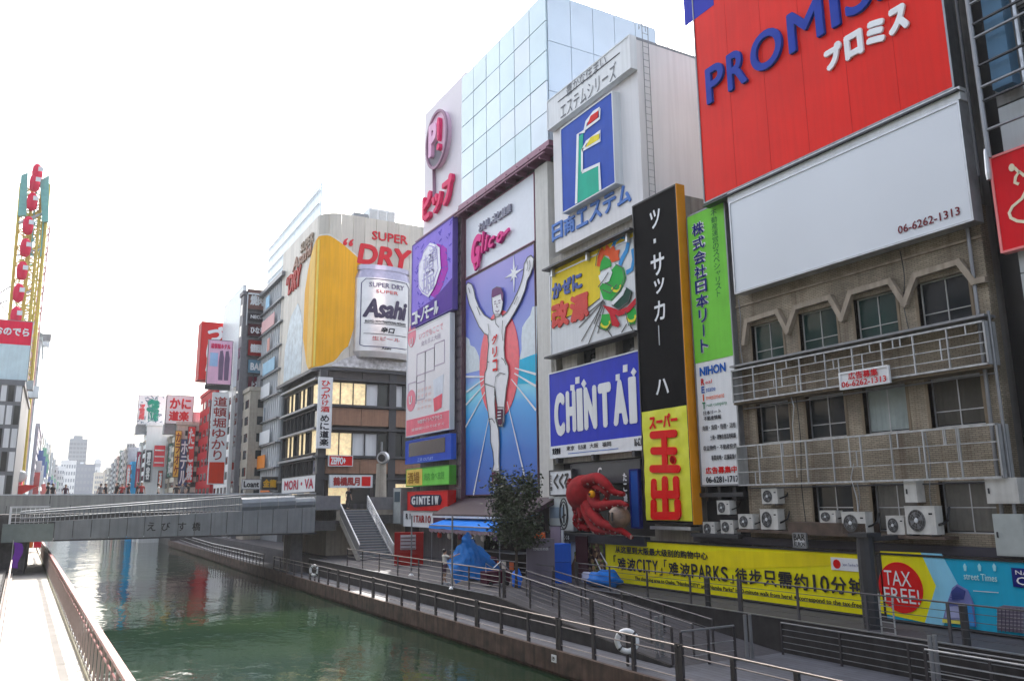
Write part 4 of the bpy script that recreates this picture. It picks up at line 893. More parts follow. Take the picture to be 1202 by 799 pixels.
# projecting glass box
FG = FX(24.6); GZ0, GZ1, GU0, GU1 = 21.55, 31.8, -51.35, -39.1
GP = [mat('pale_glass_%d' % k, c, .12, .15, var=.12, scale=.25) for k, c in enumerate(((.56, .68, .74), (.53, .67, .72), (.59, .68, .75), (.52, .66, .70)))]
build('core', MB().box(FG, GU0 + .1, GU1 - .1, GZ0, GZ1 - .05, -9, -.12), mat('mullion', (.30, .36, .42), .4, .3), GB)
rg = random.Random(5)
for i in range(6):
    for j in range(5):
        u0 = GU0 + (GU1 - GU0) * i / 6; v0 = GZ0 + (GZ1 - GZ0) * j / 5
        n = rg.uniform(-.012, .004)
        build('glass_pane', MB().box(FG, u0 + .035, u0 + (GU1 - GU0) / 6 - .035, v0 + .035, v0 + (GZ1 - GZ0) / 5 - .035, -.1, n), rg.choice(GP), GB)
FS = FY(39.1)
SP = mat('pale_blue_panel', (.62, .72, .82), .35, .2, var=.08, scale=.3)
for i in range(5):
    for j in range(3):
        u0 = 24.72 + i * 1.75
        build('side_panel', MB().box(FS, u0 + .02, u0 + 1.73, GZ0 + j * 3.42 + .02, GZ0 + (j + 1) * 3.42 - .02, -.1, .02), SP, GB)
PINKM = mat('maroon_steel', (.24, .10, .16), .5, .2)
build('soffit', MB().box(FG, GU0 - .2, GU1 + .3, 21.2, 21.54, -1, .15), PINKM, GB)
build('ledge', MB().box(FG, GU0 - 8, GU1 + .3, 20.95, 21.05, -.6, .35), PINKM, GB)
for k in range(9): build('ledge_bracket', MB().box(FG, GU0 + 1.45 * k, GU0 + 1.45 * k + .12, 20.6, 21.2, -.5, .3), PINKM, GB)
build('gutter_tube', MB().tube([FG.w(GU0 - 8, 20.75, .3), FG.w(GU1, 20.8, .3)], .07), PINKM, GB)
# runner billboard
gr = board('tall runner billboard of a man with raised arms over a red sun and blue sky', 'X', 24.95, 0, 0, 0, 0, BLUE, .4, edge=mat('maroon_edge', (.10, .04, .06), .5), ext=(-51.3, -41.5, .45, 15.85))
def runner_bg():
    m = bpy.data.materials.new('runner_backdrop_print'); m.use_nodes = True; n, L = m.node_tree.nodes, m.node_tree.links; b = n['Principled BSDF']
    geo = n.new('ShaderNodeNewGeometry'); sp = n.new('ShaderNodeSeparateXYZ'); L.new(geo.outputs['Position'], sp.inputs[0])
    ns = n.new('ShaderNodeTexNoise'); ns.inputs['Scale'].default_value = .35; L.new(geo.outputs['Position'], ns.inputs['Vector'])
    ad = n.new('ShaderNodeMath'); ad.operation = 'MULTIPLY_ADD'; ad.inputs[1].default_value = 2.0; L.new(ns.outputs['Fac'], ad.inputs[0]); L.new(sp.outputs['Z'], ad.inputs[2])
    mr = n.new('ShaderNodeMapRange'); mr.inputs['From Min'].default_value = 1.2; mr.inputs['From Max'].default_value = 17; L.new(ad.outputs[0], mr.inputs['Value'])
    cr = n.new('ShaderNodeValToRGB'); L.new(mr.outputs['Result'], cr.inputs['Fac']); e = cr.color_ramp.elements
    def c(r, g, b_): return (*[min(.86, x * 1.3) for x in lin((r / 255, g / 255, b_ / 255))], 1)
    e[0].position = 0; e[0].color = c(45, 80, 165); e[1].position = 1; e[1].color = c(120, 110, 185)
    for p_, cc in ((.18, c(15, 95, 180)), (.36, c(25, 140, 205)), (.46, c(110, 195, 225)), (.55, c(105, 130, 200)), (.8, c(85, 95, 180))):
        x = e.new(p_); x.color = cc
    L.new(cr.outputs[0], b.inputs['Base Color']); b.inputs['Roughness'].default_value = .35
    return m
build('backdrop', MB().box(gr.fr, -51.25, -41.56, .5, 15.8, 0, .01), runner_bg(), gr.root)
ZA = lambda pts: zz(540, 280, 4.99, pts); ZB = lambda pts: zz(540, 430, 4.99, pts)
CL = mat('cloud_print', (.62, .70, .76), .4, var=.1)
gr.poly('cloud', ZA([(36, 575), (55, 590), (62, 625), (85, 635), (95, 650), (112, 690), (118, 770), (36, 790)]), CL, 1)
gr.poly('cloud', ZA([(450, 395), (425, 400), (412, 450), (385, 485), (365, 520), (360, 580), (362, 650), (350, 700), (330, 745), (450, 680)]), CL, 1)
CY_ = P(50, 170, 205)
gr.poly('cyan_band', ZA([(450, 672), (400, 690), (345, 712), (320, 760), (300, 850), (450, 850)]), CY_, 2)
SUNC = P(215, 70, 85)
a, b = gr.p(*ZA([(104, 395)])[0]), gr.p(*ZB([(360, 90)])[0])
cu, cv, ru, rv = (a[0] + gr.p(*ZA([(362, 500)])[0][:2])[0]) / 2, 8.9, 2.75, 3.6
build('sun_disc', MB().poly(gr.fr, [(cu + ru * math.cos(t * math.pi / 20), cv + rv * math.sin(t * math.pi / 20)) for t in range(40)], 0, .045), mat('sun_print', [x for x in SUNC.node_tree.nodes['Vector Math'].inputs[0].default_value], .4), gr.root)
for a, b in (((150, 70), (40, 150)), ((150, 100), (38, 225)), ((150, 150), (36, 355)), ((172, 300), (82, 752)), ((325, 10), (448, 45)), ((322, 40), (448, 115)), ((305, 75), (448, 255)), ((280, 205), (385, 655)), ((145, 60), (38, 60))):
    gr.line('ray', ZB([a, b]), .07, WHITE, 4, w1=.15)
s0 = gr.p(*ZA([(318, 205)])[0])
st_ = MB()
for k in range(8):
    t = k * math.pi / 4; L__ = 1.25 if k % 2 == 0 else .6
    st_.poly(gr.fr, [(s0[0] + .14 * math.cos(t + 1.57), s0[1] + .14 * math.sin(t + 1.57)), (s0[0] + .14 * math.cos(t - 1.57), s0[1] + .14 * math.sin(t - 1.57)), (s0[0] + L__ * math.cos(t), s0[1] + L__ * math.sin(t))], 0, .045 + .001 * k)
build('star_burst', st_, WHITE, gr.root)
RW = mat('runner_white', (.78, .78, .82), .4, var=.04)
body_pts = ZA([(45, 312), (44, 275), (55, 258), (76, 268), (88, 300), (97, 345), (118, 400), (150, 448), (195, 478), (215, 470), (216, 445), (252, 445), (256, 458), (285, 430), (322, 365), (352, 300), (372, 245), (380, 205), (385, 150), (405, 112), (425, 100), (440, 118), (436, 170), (418, 215), (402, 245), (388, 305), (362, 370), (330, 430), (300, 480), (275, 520), (270, 570), (266, 640), (270, 700), (290, 745), (293, 785)]) + ZB([(292, 60), (280, 130), (270, 220), (268, 320), (258, 350), (236, 350), (226, 320), (228, 240), (218, 170), (214, 130), (212, 220), (216, 300), (234, 370), (238, 450), (236, 560), (240, 620), (240, 685), (198, 685), (196, 620), (208, 570), (202, 500), (188, 440), (186, 350), (178, 300), (160, 170), (152, 90), (154, 40)]) + ZA([(165, 760), (170, 690), (176, 620), (170, 565), (150, 555), (120, 515), (95, 460), (62, 385)])
gr.poly('runner_figure', body_pts, RW, 7)
gr.line('outline', body_pts + body_pts[:1], .07, BLACK, 9)
hd_ = ZA([(196, 330), (200, 300), (225, 285), (250, 290), (262, 320), (262, 370), (254, 420), (240, 455), (218, 458), (204, 430), (198, 380)])
gr.poly('runner_head', hd_, RW, 9); gr.line('outline', hd_ + hd_[:1], .07, BLACK, 10)
gr.poly('runner_hair', ZA([(196, 345), (198, 305), (222, 286), (250, 290), (264, 322), (262, 372), (254, 355), (250, 325), (225, 335), (205, 345)]), P(110, 70, 110), 11)
for pts in ([(212, 372), (222, 368)], [(236, 366), (248, 362)], [(214, 385), (221, 383)], [(238, 380), (247, 376)], [(230, 380), (226, 402), (234, 402)], [(220, 425), (232, 430), (242, 420)]): gr.line('face_line', ZA(pts), .05, P(90, 50, 90), 12)
for pts in ([(215, 455), (222, 500), (240, 520)], [(176, 500), (182, 545), (176, 600)], [(262, 480), (258, 550), (264, 600)], [(170, 720), (182, 725)], [(255, 700), (270, 712), (282, 740)], [(110, 400), (130, 450)], [(350, 340), (330, 385)], [(405, 130), (410, 160), (404, 190)], [(420, 130), (424, 165), (415, 195)], [(62, 290), (70, 320)]): gr.line('ink_line', ZA(pts), .05, BLACK, 12)
for pts in ([(155, 100), (215, 122), (222, 60), (245, 38), (275, 45)], [(215, 122), (214, 170)], [(228, 238), (268, 240)], [(180, 310), (200, 305), (215, 330)], [(198, 610), (240, 612)]): gr.line('ink_line', ZB(pts), .06, BLACK, 12)
SH = P(85, 45, 70)
gr.poly('shoe', ZB([(230, 250), (264, 250), (260, 335), (248, 344), (236, 338)]), SH, 13); gr.poly('shoe', ZB([(200, 618), (236, 618), (240, 680), (200, 682)]), SH, 13)
for k in range(3): gr.line('shoe_lace', ZB([(236, 268 + k * 18), (256, 266 + k * 18)]), .07, WHITE, 15)
c0 = gr.p(*ZB([(215, 706)])[0]); build('ring_mark', MB().stroke(gr.fr, [(c0[0] + .3 * math.cos(t), c0[1] + .36 * math.sin(t)) for t in [.6 + x * .5 for x in range(11)]], .10, 0, .1), WHITE, gr.root)
for c_, (xa, ya, xb, yb) in (('グ', (199, 570, 232, 612)), ('リ', (202, 640, 230, 690)), ('コ', (203, 712, 232, 775))):
    q0, q1 = ZA([(xa, ya), (xb, yb)]); vchar(gr, c_, *q0, *q1, RED, 12, .04)
gw = board('white upper board with raised pink script lettering above the runner', 'X', 24.95, 0, 0, 0, 0, mat('cool_sign_white', (.68, .72, .80), .35, var=.03), .4, edge=PINKM, ext=(-51.3, -41.4, 15.95, 20.5))
def run_text(sg, s_, u0, u1, v0, v1, m, n=.02, bold=.02, depth=.1, shear=0, slope=0, fill=.9):
    k = len(s_); cw = (u1 - u0) / k
    for i, c_ in enumerate(s_):
        if c_ == ' ': continue
        mb = MB(); add_text(mb, sg.fr, c_, u0 + cw * (i + (1 - fill) / 2), u0 + cw * (i + (1 + fill) / 2), v0 + slope * i, v1 + slope * i, n, bold, depth, shear); build('letter', mb, m, sg.root)
run_text(gw, 'おいしさと健康', -49.0, -44.2, 18.75, 19.4, P(150, 150, 165), depth=.12)
PK = P(228, 70, 140, 'pink_script')
for c_, a, b, c, d in (('G', -49.9, -48.3, 16.5, 18.55), ('l', -48.35, -47.9, 17.0, 18.5), ('i', -47.85, -47.3, 17.0, 18.1), ('c', -47.25, -46.3, 17.0, 17.75), ('o', -46.2, -45.0, 17.0, 17.75)):
    for o_, mm in ((0, P(150, 50, 110)), (.12, PK)):
        mb = MB(); add_text(mb, gw.fr, c_, a - o_ * .4, b - o_ * .4, c + o_ * .4, d + o_ * .4, .03 + o_, .06, .1, .35); build('letter', mb, mm, gw.root)
build('swash', MB().stroke(gw.fr, [(-49.6, 16.75), (-49.3, 16.1), (-48.9, 16.3), (-48.8, 16.9)], .2, .1, .26).stroke(gw.fr, [(-45.2, 17.4), (-44.4, 17.6)], .22, .1, .25), PK, gw.root)
# maroon canopy below
aw = MB().prism([(25, 52.3, .30), (22.9, 52.3, -.75), (22.9, 52.3, -.85), (25, 52.3, -.1)], (0, -12.8, 0))
build('lower_canopy', aw, mat('maroon_canopy', (.05, .022, .032), .6, streak=.3), GB)
build('canopy_edge', MB().wbox(22.8, 22.88, 39.6, 52.2, -.98, -.86), PALE, GB)
# tiled side pier next to the runner board
build('tiled_pier', wall_with_holes(F25, -53.9, -51.45, -.3, 21.0, [(-52.75 + .62 * i, -52.2 + .62 * i, .3 + .78 * j, .95 + .78 * j) for i in range(2) for j in range(26)], -.3, .12), mat('pink_grey_pier', (.30, .24, .28), .6, streak=.2), GB)
tp = MB()
for i in range(2):
    for j in range(26): tp.box(F25, -52.73 + .62 * i, -52.22 + .62 * i, .33 + .78 * j, .92 + .78 * j, -.1, .06)
tag(build('pier_tile', tp, mat('pier_tile', (.40, .34, .38), .4), GB), kind='stuff')
build('maroon_strip', MB().box(F25, -51.44, -51.34, -.3, 20.9, -.3, .35), mat('maroon_edge', (.1, .04, .06)), GB)
# ================================================================== PIP BUILDING
PBd = thing('pale_pink_building', 'building with the P logo wall and a column of stacked signs left of the runner', 'building', (25, 56, -4))
PWM = mat('pinkish_white_wall', (.70, .66, .72), .5, var=.04, scale=.3)
build('logo_wall', MB().box(F25, -59.4, -51.42, 21.1, 32.5, -8, .0), PWM, PBd)
build('lower_wall', MB().box(F25, -60.0, -53.95, -4.05, 21.0, -8, -.2), mat('dim_wall', (.13, .12, .13)), PBd)
pg = Sign(PBd, F25, 25, 'X', 0)
c0 = pg.p(503, 139); c1 = pg.p(533, 191); cu, cv = (c0[0] + c1[0]) / 2, (c0[1] + c1[1]) / 2
cx_, cz_ = (pg.p(518, 165))
ring = [(cx_ + 2.0 * math.cos(t * math.pi / 16), cz_ + 2.35 * math.sin(t * math.pi / 16)) for t in range(33)]
build('logo_disc', MB().poly(F25, ring[:-1], .0, .35), P(205, 175, 195), PBd); build('logo_ring', MB().stroke(F25, ring, .22, .35, .5), P(150, 120, 140), PBd)
build('disc_half', MB().poly(F25, [(cx_ + 1.9 * math.cos(t * math.pi / 16 + 2.2), cz_ + 2.2 * math.sin(t * math.pi / 16 + 2.2)) for t in range(17)], .33, .36), P(120, 115, 125), PBd)
for c_, a, b in (('P', cx_ - 1.1, cx_ + .45), ('!', cx_ + .55, cx_ + 1.05)):
    mb = MB(); add_text(mb, F25, c_, a, b, cz_ - 1.3, cz_ + 1.5, .36, .05, .3); build('letter', mb, P(225, 170, 200) if c_ == 'P' else P(215, 60, 110), PBd)
build('logo_tail', MB().stroke(F25, [(cx_ - 1.2, cz_ - 1.8), (cx_ - .95, cz_ - 5.2)], .14, .0, .25), P(150, 120, 140), PBd)
for i, c_ in enumerate('ピップ'):
    mb = MB(); add_text(mb, F25, c_, -59.0 + 2.0 * i, -57.15 + 2.0 * i, 22.6 if c_ != 'ッ' else 22.6, 24.9 if c_ != 'ッ' else 24.2, .05, .05, .3); build('letter', mb, P(215, 60, 105, 'pip_pink'), PBd)
pu = board('purple billboard with a white rock shaped cut-out and blue flecks', 'X', 24.2, 0, 0, 0, 0, P(132, 112, 205, 'violet_print'), .4, edge=P(95, 80, 150), ext=(-59.8, -51.9, 13.75, 20.8))
rp = random.Random(11)
fl = MB()
for k in range(90):
    a = rp.uniform(-59.4, -52.4); b = rp.uniform(15.3, 20.5); l = rp.uniform(.15, .5); s_ = rp.uniform(-.3, .3); fl.stroke(pu.fr, [(a, b), (a + l, b + s_)], .07, 0, .02 + .001 * (k % 5))
tag(build('flecks', fl, P(85, 70, 180), pu.root), kind='stuff')
Z5 = lambda pts: zz(470, 240, 5.325, pts)
rock = Z5([(190, 240), (225, 250), (250, 270), (252, 330), (258, 400), (240, 450), (225, 500), (205, 540), (180, 580), (140, 555), (120, 520), (115, 440), (120, 370), (140, 330), (150, 290), (172, 262)])
pu.poly('cutout_shadow', [(x + 7.5, y + 1) for x, y in rock], P(160, 30, 165, 'magenta_print'), 1); pu.poly('white_cutout', rock, mat('milky_white', (.72, .72, .84), .4), 5)
ins = [(x + (496 - x) * .14, y + (316 - y) * .1) for x, y in rock]; pu.line('cutout_outline', ins + ins[:1], .06, P(150, 130, 200), 6)
for s_, (x0, y0, x1, y1) in (('道', (186, 280, 235, 340)), ('頓', (150, 330, 215, 420)), ('堀', (140, 440, 215, 530))):
    q0, q1 = Z5([(x0, y0), (x1, y1)]); a, b = pu.p(*q0), pu.p(*q1); mb = MB(); add_text(mb, pu.fr, s_, a[0], b[0], b[1], a[1], .09, .0); build('letter', mb, P(170, 165, 205), pu.root)
build('indigo_band', MB().poly(pu.fr, [(-59.7, 13.85), (-52.0, 13.85), (-52.0, 16.1), (-55, 15.3), (-59.7, 15.0)], 0, .03), P(75, 40, 140), pu.root)
run_text(pu, 'コトノモール', -59.5, -54.3, 13.95, 15.0, WHITE, .04, .03, .05)
po = board('white seat-plan poster with red roundels and a red footer band', 'X', 24.2, 0, 0, 0, 0, mat('rosy_white', (.68, .66, .70), .4, var=.03), .35, edge=PALE, ext=(-60.6, -52.3, 5.1, 13.6))
Z6 = lambda pts: zz(470, 360, 4.2, pts)
PR = P(225, 130, 145); po.ell('roundel', *Z6([(38, 95)])[0], *Z6([(76, 190)])[0], PR, 1)
build('roundel', MB().poly(po.fr, [(-59.6 + .9 * math.cos(t * .3), 7.95 + .85 * math.sin(t * .3)) for t in range(21)], 0, .03), PR, po.root)
frac_text(po, 'U', .08, .07, .15, .15, WHITE, .03, 4); frac_text(po, 'U', .08, .62, .15, .70, WHITE, .03, 4)
LN_ = P(165, 150, 170)
frac_text(po, 'いつでもここで', .3, .06, .85, .12, PR, 0); frac_text(po, '会えるよ大阪', .35, .14, .8, .19, LN_, 0)
for (a, b, c, d) in ((.25, .25, .45, .52), (.45, .25, .66, .45), (.66, .22, .88, .42), (.05, .5, .25, .7), (.25, .45, .45, .68)):
    m_ = MB(); U0, U1, V0, V1 = po.ext; ua, ub, va, vb = U0 + a * (U1 - U0), U0 + c * (U1 - U0), V1 - d * (V1 - V0), V1 - b * (V1 - V0)
    for s_ in ([(ua, va), (ua, vb)], [(ua, vb), (ub, vb)], [(ub, vb), (ub, va)], [(ub, va), (ua, va)]): m_.stroke(po.fr, s_, .07, 0, .02)
    build('plan_line', m_, LN_, po.root)
build('cup_drawing', MB().poly(po.fr, [(-55.3, 9.0), (-53.4, 9.2), (-53.7, 6.8), (-55.0, 6.6)], 0, .02), P(200, 205, 215), po.root); build('cup_band', MB().poly(po.fr, [(-55.2, 7.6), (-53.6, 7.8), (-53.7, 6.8), (-55.0, 6.6)], 0, .035), P(215, 90, 105), po.root)
build('footer_band', MB().box(po.fr, -60.5, -52.4, 5.2, 6.45, 0, .025), P(215, 110, 125), po.root); frac_text(po, 'WEBサイトへアクセス', .3, .86, .85, .90, WHITE, .01, 4); frac_text(po, '道頓堀川のりばすぐ', .15, .93, .9, .955, WHITE, 0, 4)
for i in range(4): frac_text(po, 'おすすめ', .28, .58 + .055 * i, .6, .61 + .055 * i, P(225, 175, 170), 0)
ld = board('blue framed dark display board under the white poster', 'X', 24.2, 0, 0, 0, 0, P(45, 75, 175), .4, edge=P(60, 95, 190), ext=(-60.6, -52.1, 3.0, 4.8))
build('screen', MB().box(ld.fr, -59.9, -53.1, 3.55, 4.6, 0, .03), mat('dead_screen', (.03, .014, .02), .2), ld.root); frac_text(ld, '三井 OUTLET', .3, .80, .65, .95, P(150, 175, 230), 0, 4)
gn = board('small sign, yellow on its left half and bright green on its right', 'X', 24.2, 0, 0, 0, 0, P(110, 195, 80), .5, edge=P(80, 150, 60), ext=(-60.4, -52.3, 1.25, 2.6), cat='sign', name='sign')
build('yellow_half', MB().box(gn.fr, -60.3, -57.2, 1.3, 2.55, 0, .03), P(215, 185, 90), gn.root); frac_text(gn, '酒場', .05, .2, .34, .85, P(150, 110, 40), .02, 4); frac_text(gn, '焼肉 食べ放題', .45, .3, .9, .7, P(60, 140, 50), .0, 4)
sk = board('red sign with a dark plaque and white capital letters', 'X', 23.9, 0, 0, 0, 0, RED, .6, edge=P(170, 25, 35), ext=(-59.3, -51.9, -.55, .85), cat='sign', name='sign')
build('plaque', MB().poly(sk.fr, [(-58.6, .5), (-57.5, .62), (-53.2, .55), (-52.9, .2), (-53.2, -.15), (-57.9, -.3), (-58.7, -.05)], 0, .05), P(35, 30, 60), sk.root); run_text(sk, 'GINTEIW', -58.3, -53.3, -.12, .48, WHITE, .06, .04, .04)
ru = board('white sign with dark and red capital letters below the red one', 'X', 24.0, 0, 0, 0, 0, WHITE, .4, edge=PALE, ext=(-60.3, -52.2, -1.75, -.6), cat='sign', name='sign')
run_text(ru, 'RI', -59.9, -58.6, -1.2, -.78, INK, .03, .02, .02); run_text(ru, 'ITARIO', -58.4, -55.0, -1.42, -.9, P(150, 60, 60), .03, .03, .02); build('photo_panel', MB().box(ru.fr, -54.6, -52.6, -1.65, -.7, 0, .03), P(70, 45, 65), ru.root)
lm = board('tall pale panel with a framed picture at the left end of the sign column', 'X', 24.0, 0, 0, 0, 0, mat('mint_grey', (.42, .46, .46), .4), 1.0, edge=GREY, ext=(-62.6, -60.9, -1.6, 1.2), cat='sign', name='sign')
build('picture', MB().box(lm.fr, -62.3, -61.2, .1, .9, 0, .04), P(60, 75, 85), lm.root)
vm_ = thing('vending_machine', 'red drinks machine with a pale display front on the promenade', 'vending machine', (20.6, 51, -4))
fv = Fr((19.9, 51.6, 0), (.92, -.4, 0), (-.4, -.92, 0))
build('cabinet', MB().box(fv, 0, 1.9, -4, -1.9, -.8, 0), P(140, 22, 34), vm_); build('display', MB().box(fv, .4, 1.4, -3.0, -2.05, 0, .03), P(170, 165, 170), vm_)
for k in range(4): build('shelf', MB().box(fv, .42, 1.38, -2.95 + .23 * k, -2.9 + .23 * k, .03, .08), P(90, 40, 50), vm_)
kb = thing('kiosk_cabinet', 'white rounded cabinet beside the foot of the stairs', 'cabinet', (20.4, 53, -4))
build('cabinet', MB().wbox(21.2, 22.6, 54.0, 55.0, -4, -2.85), WHITE, kb); build('top', MB().wbox(21.1, 22.7, 53.9, 55.1, -2.85, -2.75), PALE, kb); build('arch_frame', MB().tube([(21.2, 53.85, -4), (21.2, 53.85, -3.2), (21.5, 53.85, -2.95), (22.3, 53.85, -2.95), (22.6, 53.85, -3.2), (22.6, 53.85, -4)], .05), CREAM, kb)
dr = board('pale shop door panel with a small notice right of the red machine', 'X', 24.3, 0, 0, 0, 0, mat('pale_door', (.45, .46, .47), .4), .1, edge=DARK, ext=(-49.2, -47.2, -3.95, -1.95), cat='door', name='shop_door')
build('notice', MB().box(dr.fr, -48.9, -48.5, -3.0, -2.4, 0, .03), INK, dr.root)
# ================================================================== PROMENADE THINGS
# blue awning
AWM = P(45, 125, 225, 'blue_canvas', rough=.6)
ag = thing('awning', 'bright blue canvas awning over the street stall', 'awning', (23, 45, -1.2))
n_ = 9; vs, fs = [], []
for i in range(n_ + 1):
    y = 50.5 - 9.8 * i / n_; d = .0
    vs += [(24.4, y - (.9 if i == 0 else 0), -.72), (23.2, y, -1.05 - .03 * (i % 2)), (21.9, y, -1.40 - .03 * (i % 2)), (21.86, y, -1.62 - .04 * (i % 2))]
for i in range(n_):
    for j in range(3): a = i * 4 + j; fs.append((a, a + 1, a + 5, a + 4))
build('canvas', MB().raw(vs, fs), AWM, ag); build('front_bar', MB().tube([(21.9, 50.5, -1.44), (21.9, 40.7, -1.44)], .04), GREY, ag)
build('top_bar', MB().wbox(24.2, 24.45, 40.7, 50.0, -.72, -.62), PALE, ag)
for yy in (50.3, 45.5, 40.9): build('leg', MB().tube([(22.0, yy, -1.45), (22.0, yy, -4)], .035), GREY, ag)
fr_ = MB()
for k in range(46): fr_.wbox(21.84, 21.88, 50.3 - .21 * k, 50.3 - .21 * k + .12, -1.82 - .04 * (k % 3), -1.66)
tag(build('fringe', fr_, P(150, 130, 140), ag), kind='stuff')
for i, (nm, lb, x, y, w_, h_, c_) in enumerate((('food_cart', 'dark food stall counter in the shade under the blue awning', 23.2, 42.5, 4.5, 1.15, (40, 25, 35)), ('food_cart', 'low grey counter at the left under the blue awning', 23.4, 48.0, 2.4, .95, (95, 90, 95)))):
    t = thing(nm, lb, 'stall', (x, y, -4)); build('counter', MB().wbox(x - .5, x + .5, y - w_ / 2, y + w_ / 2, -4, -4 + h_), P(*c_), t); build('worktop', MB().wbox(x - .58, x + .58, y - w_ / 2 - .06, y + w_ / 2 + .06, -4 + h_, -3.95 + h_), GREY, t)
    for k in range(4): build('menu_card', MB().wbox(x - .54, x - .5, y - w_ / 2 + .3 + k * .9, y - w_ / 2 + .75 + k * .9, -3.7, -3.3), P(200, 190, 180) if k % 2 else P(190, 90, 50), t)
hangc = [(190, 60, 50), (210, 205, 200), (120, 60, 80), (180, 130, 90), (210, 205, 200), (90, 60, 110)]
for k in range(6):
    y = 49.5 - k * 1.55; t = thing('paper_lantern', 'small hanging lantern under the blue awning edge, %s' % ['red at the far end', 'pale beside the red one', 'plum second from the middle', 'tan by the middle pole', 'white towards the tree', 'violet nearest the tree'][k], 'lantern', (22.2, y, -2.0), 'lanterns under the awning')
    build('shade', MB().lathe((22.2, y, -2.25), [(.05, 0), (.14, .08), (.16, .2), (.13, .32), (.05, .38)], seg=10), P(*hangc[k]), t); build('cord', MB().tube([(22.2, y, -1.87), (22.2, y, -1.5)], .01, 4), BLACK, t)
# blue tarp
def tarp():
    R_ = [smooth_path(a, 6) for a in ([(18.1, 39.4, -3.0), (18.6, 39.0, -2.1), (19.3, 39.4, -1.5), (20.1, 40.3, -2.1), (21.3, 41.4, -2.6), (21.9, 41.9, -3.3)],
        [(17.9, 38.5, -3.5), (18.5, 38.2, -2.9), (19.2, 38.4, -2.55), (20.2, 39.0, -2.85), (21.2, 39.8, -3.2), (21.6, 40.2, -3.5)], [(18.0, 38.1, -3.95), (18.6, 37.7, -3.75), (19.3, 37.6, -3.8), (20.4, 38.2, -3.75), (21.1, 38.9, -3.9), (21.5, 39.5, -3.98)])]
    vs, fs = [], []; K = len(R_[0]); NN = 16; rt = random.Random(4)
    for j in range(NN + 1):
        t = min(1.9999, j / NN * 2); k = int(t); tt = t - k
        for i in range(K):
            p = R_[k][i].lerp(R_[k + 1][i], tt); f = abs(((i * .37 + j * .21 + .5 * math.sin(j * .5)) % 1) - .5) - .25; g = abs(((i * .23 - j * .41) % 1) - .5) - .25
            vs.append(p + Vector((rt.uniform(-.03, .03), f * .42 + g * .22, g * .16 + f * .08)))
    for j in range(NN):
        for i in range(K - 1): fs.append((j * K + i, j * K + i + 1, (j + 1) * K + i + 1, (j + 1) * K + i))
    return MB().raw(vs, fs)
tp_ = thing('tarpaulin', 'crumpled blue tarp being pulled over a stall by the man in white', 'tarp', (19.5, 38.5, -4))
TB = P(45, 105, 172, 'tarp_blue', rough=.4, bump=.3, bscale=5); build('sheet', tarp(), TB, tp_, smooth=True)
sc_ = thing('covered_stall', 'stall table hidden under the blue tarp', 'stall', (20, 39.8, -4)); build('counter', MB().wbox(19, 21.2, 39.7, 40.6, -4, -2.9), P(90, 60, 70), sc_)
def rumpled(label, c, r, m, sq=(1, 1, .55), seed=1, cat='bag', name='bin_bag'):
    b = sphere(Vector(c), r, 18, 12, sq); rr = random.Random(seed)
    for i, v in enumerate(b.v):
        d = v - Vector(c); k = 1 + .16 * math.sin(d.x * 9 + seed) * math.sin(d.y * 8) + .10 * math.sin(d.z * 14 + d.x * 7); b.v[i] = Vector(c) + d * k; b.v[i].z = max(b.v[i].z, -3.99)
    root = build(name, b, m, loc=(c[0], c[1], -4), smooth=True); return tag(root, label, cat)
rumpled('bright blue plastic bundle lying at the left end of the yellow banner', (23.4, 32.9, -3.7), .75, P(25, 105, 185), (.9, 1.3, .6), 2)
rumpled('pale crumpled bundle beside the bright blue one under the banner picture', (23.9, 34.6, -3.75), .6, P(165, 170, 195), (.8, 1.5, .5), 5)
rumpled('small blue bag leaning on the grey monolith', (19.7, 34.9, -3.6), .32, P(50, 110, 230), (.7, .7, 1.5), 3)
# folding trolley, small red bench
tl = thing('trolley', 'small dark red trolley with a bent handle behind the promenade railing', 'trolley', (19.5, 35.5, -4))
build('tray', MB().wbox(18.6, 19.9, 35.9, 36.6, -3.85, -3.3), P(70, 30, 50), tl); build('handle', MB().tube([(18.6, 36, -3.3), (18.6, 36, -2.9), (19.0, 36, -3.15), (19.4, 36, -2.85), (19.9, 36, -3.3)], .03), LGREY, tl)
for xx in (18.8, 19.7): build('wheel', MB().lathe((xx, 35.9, -3.88), [(.11, -.03), (.11, .03)], (0, 1, 0), 10), BLACK, tl)
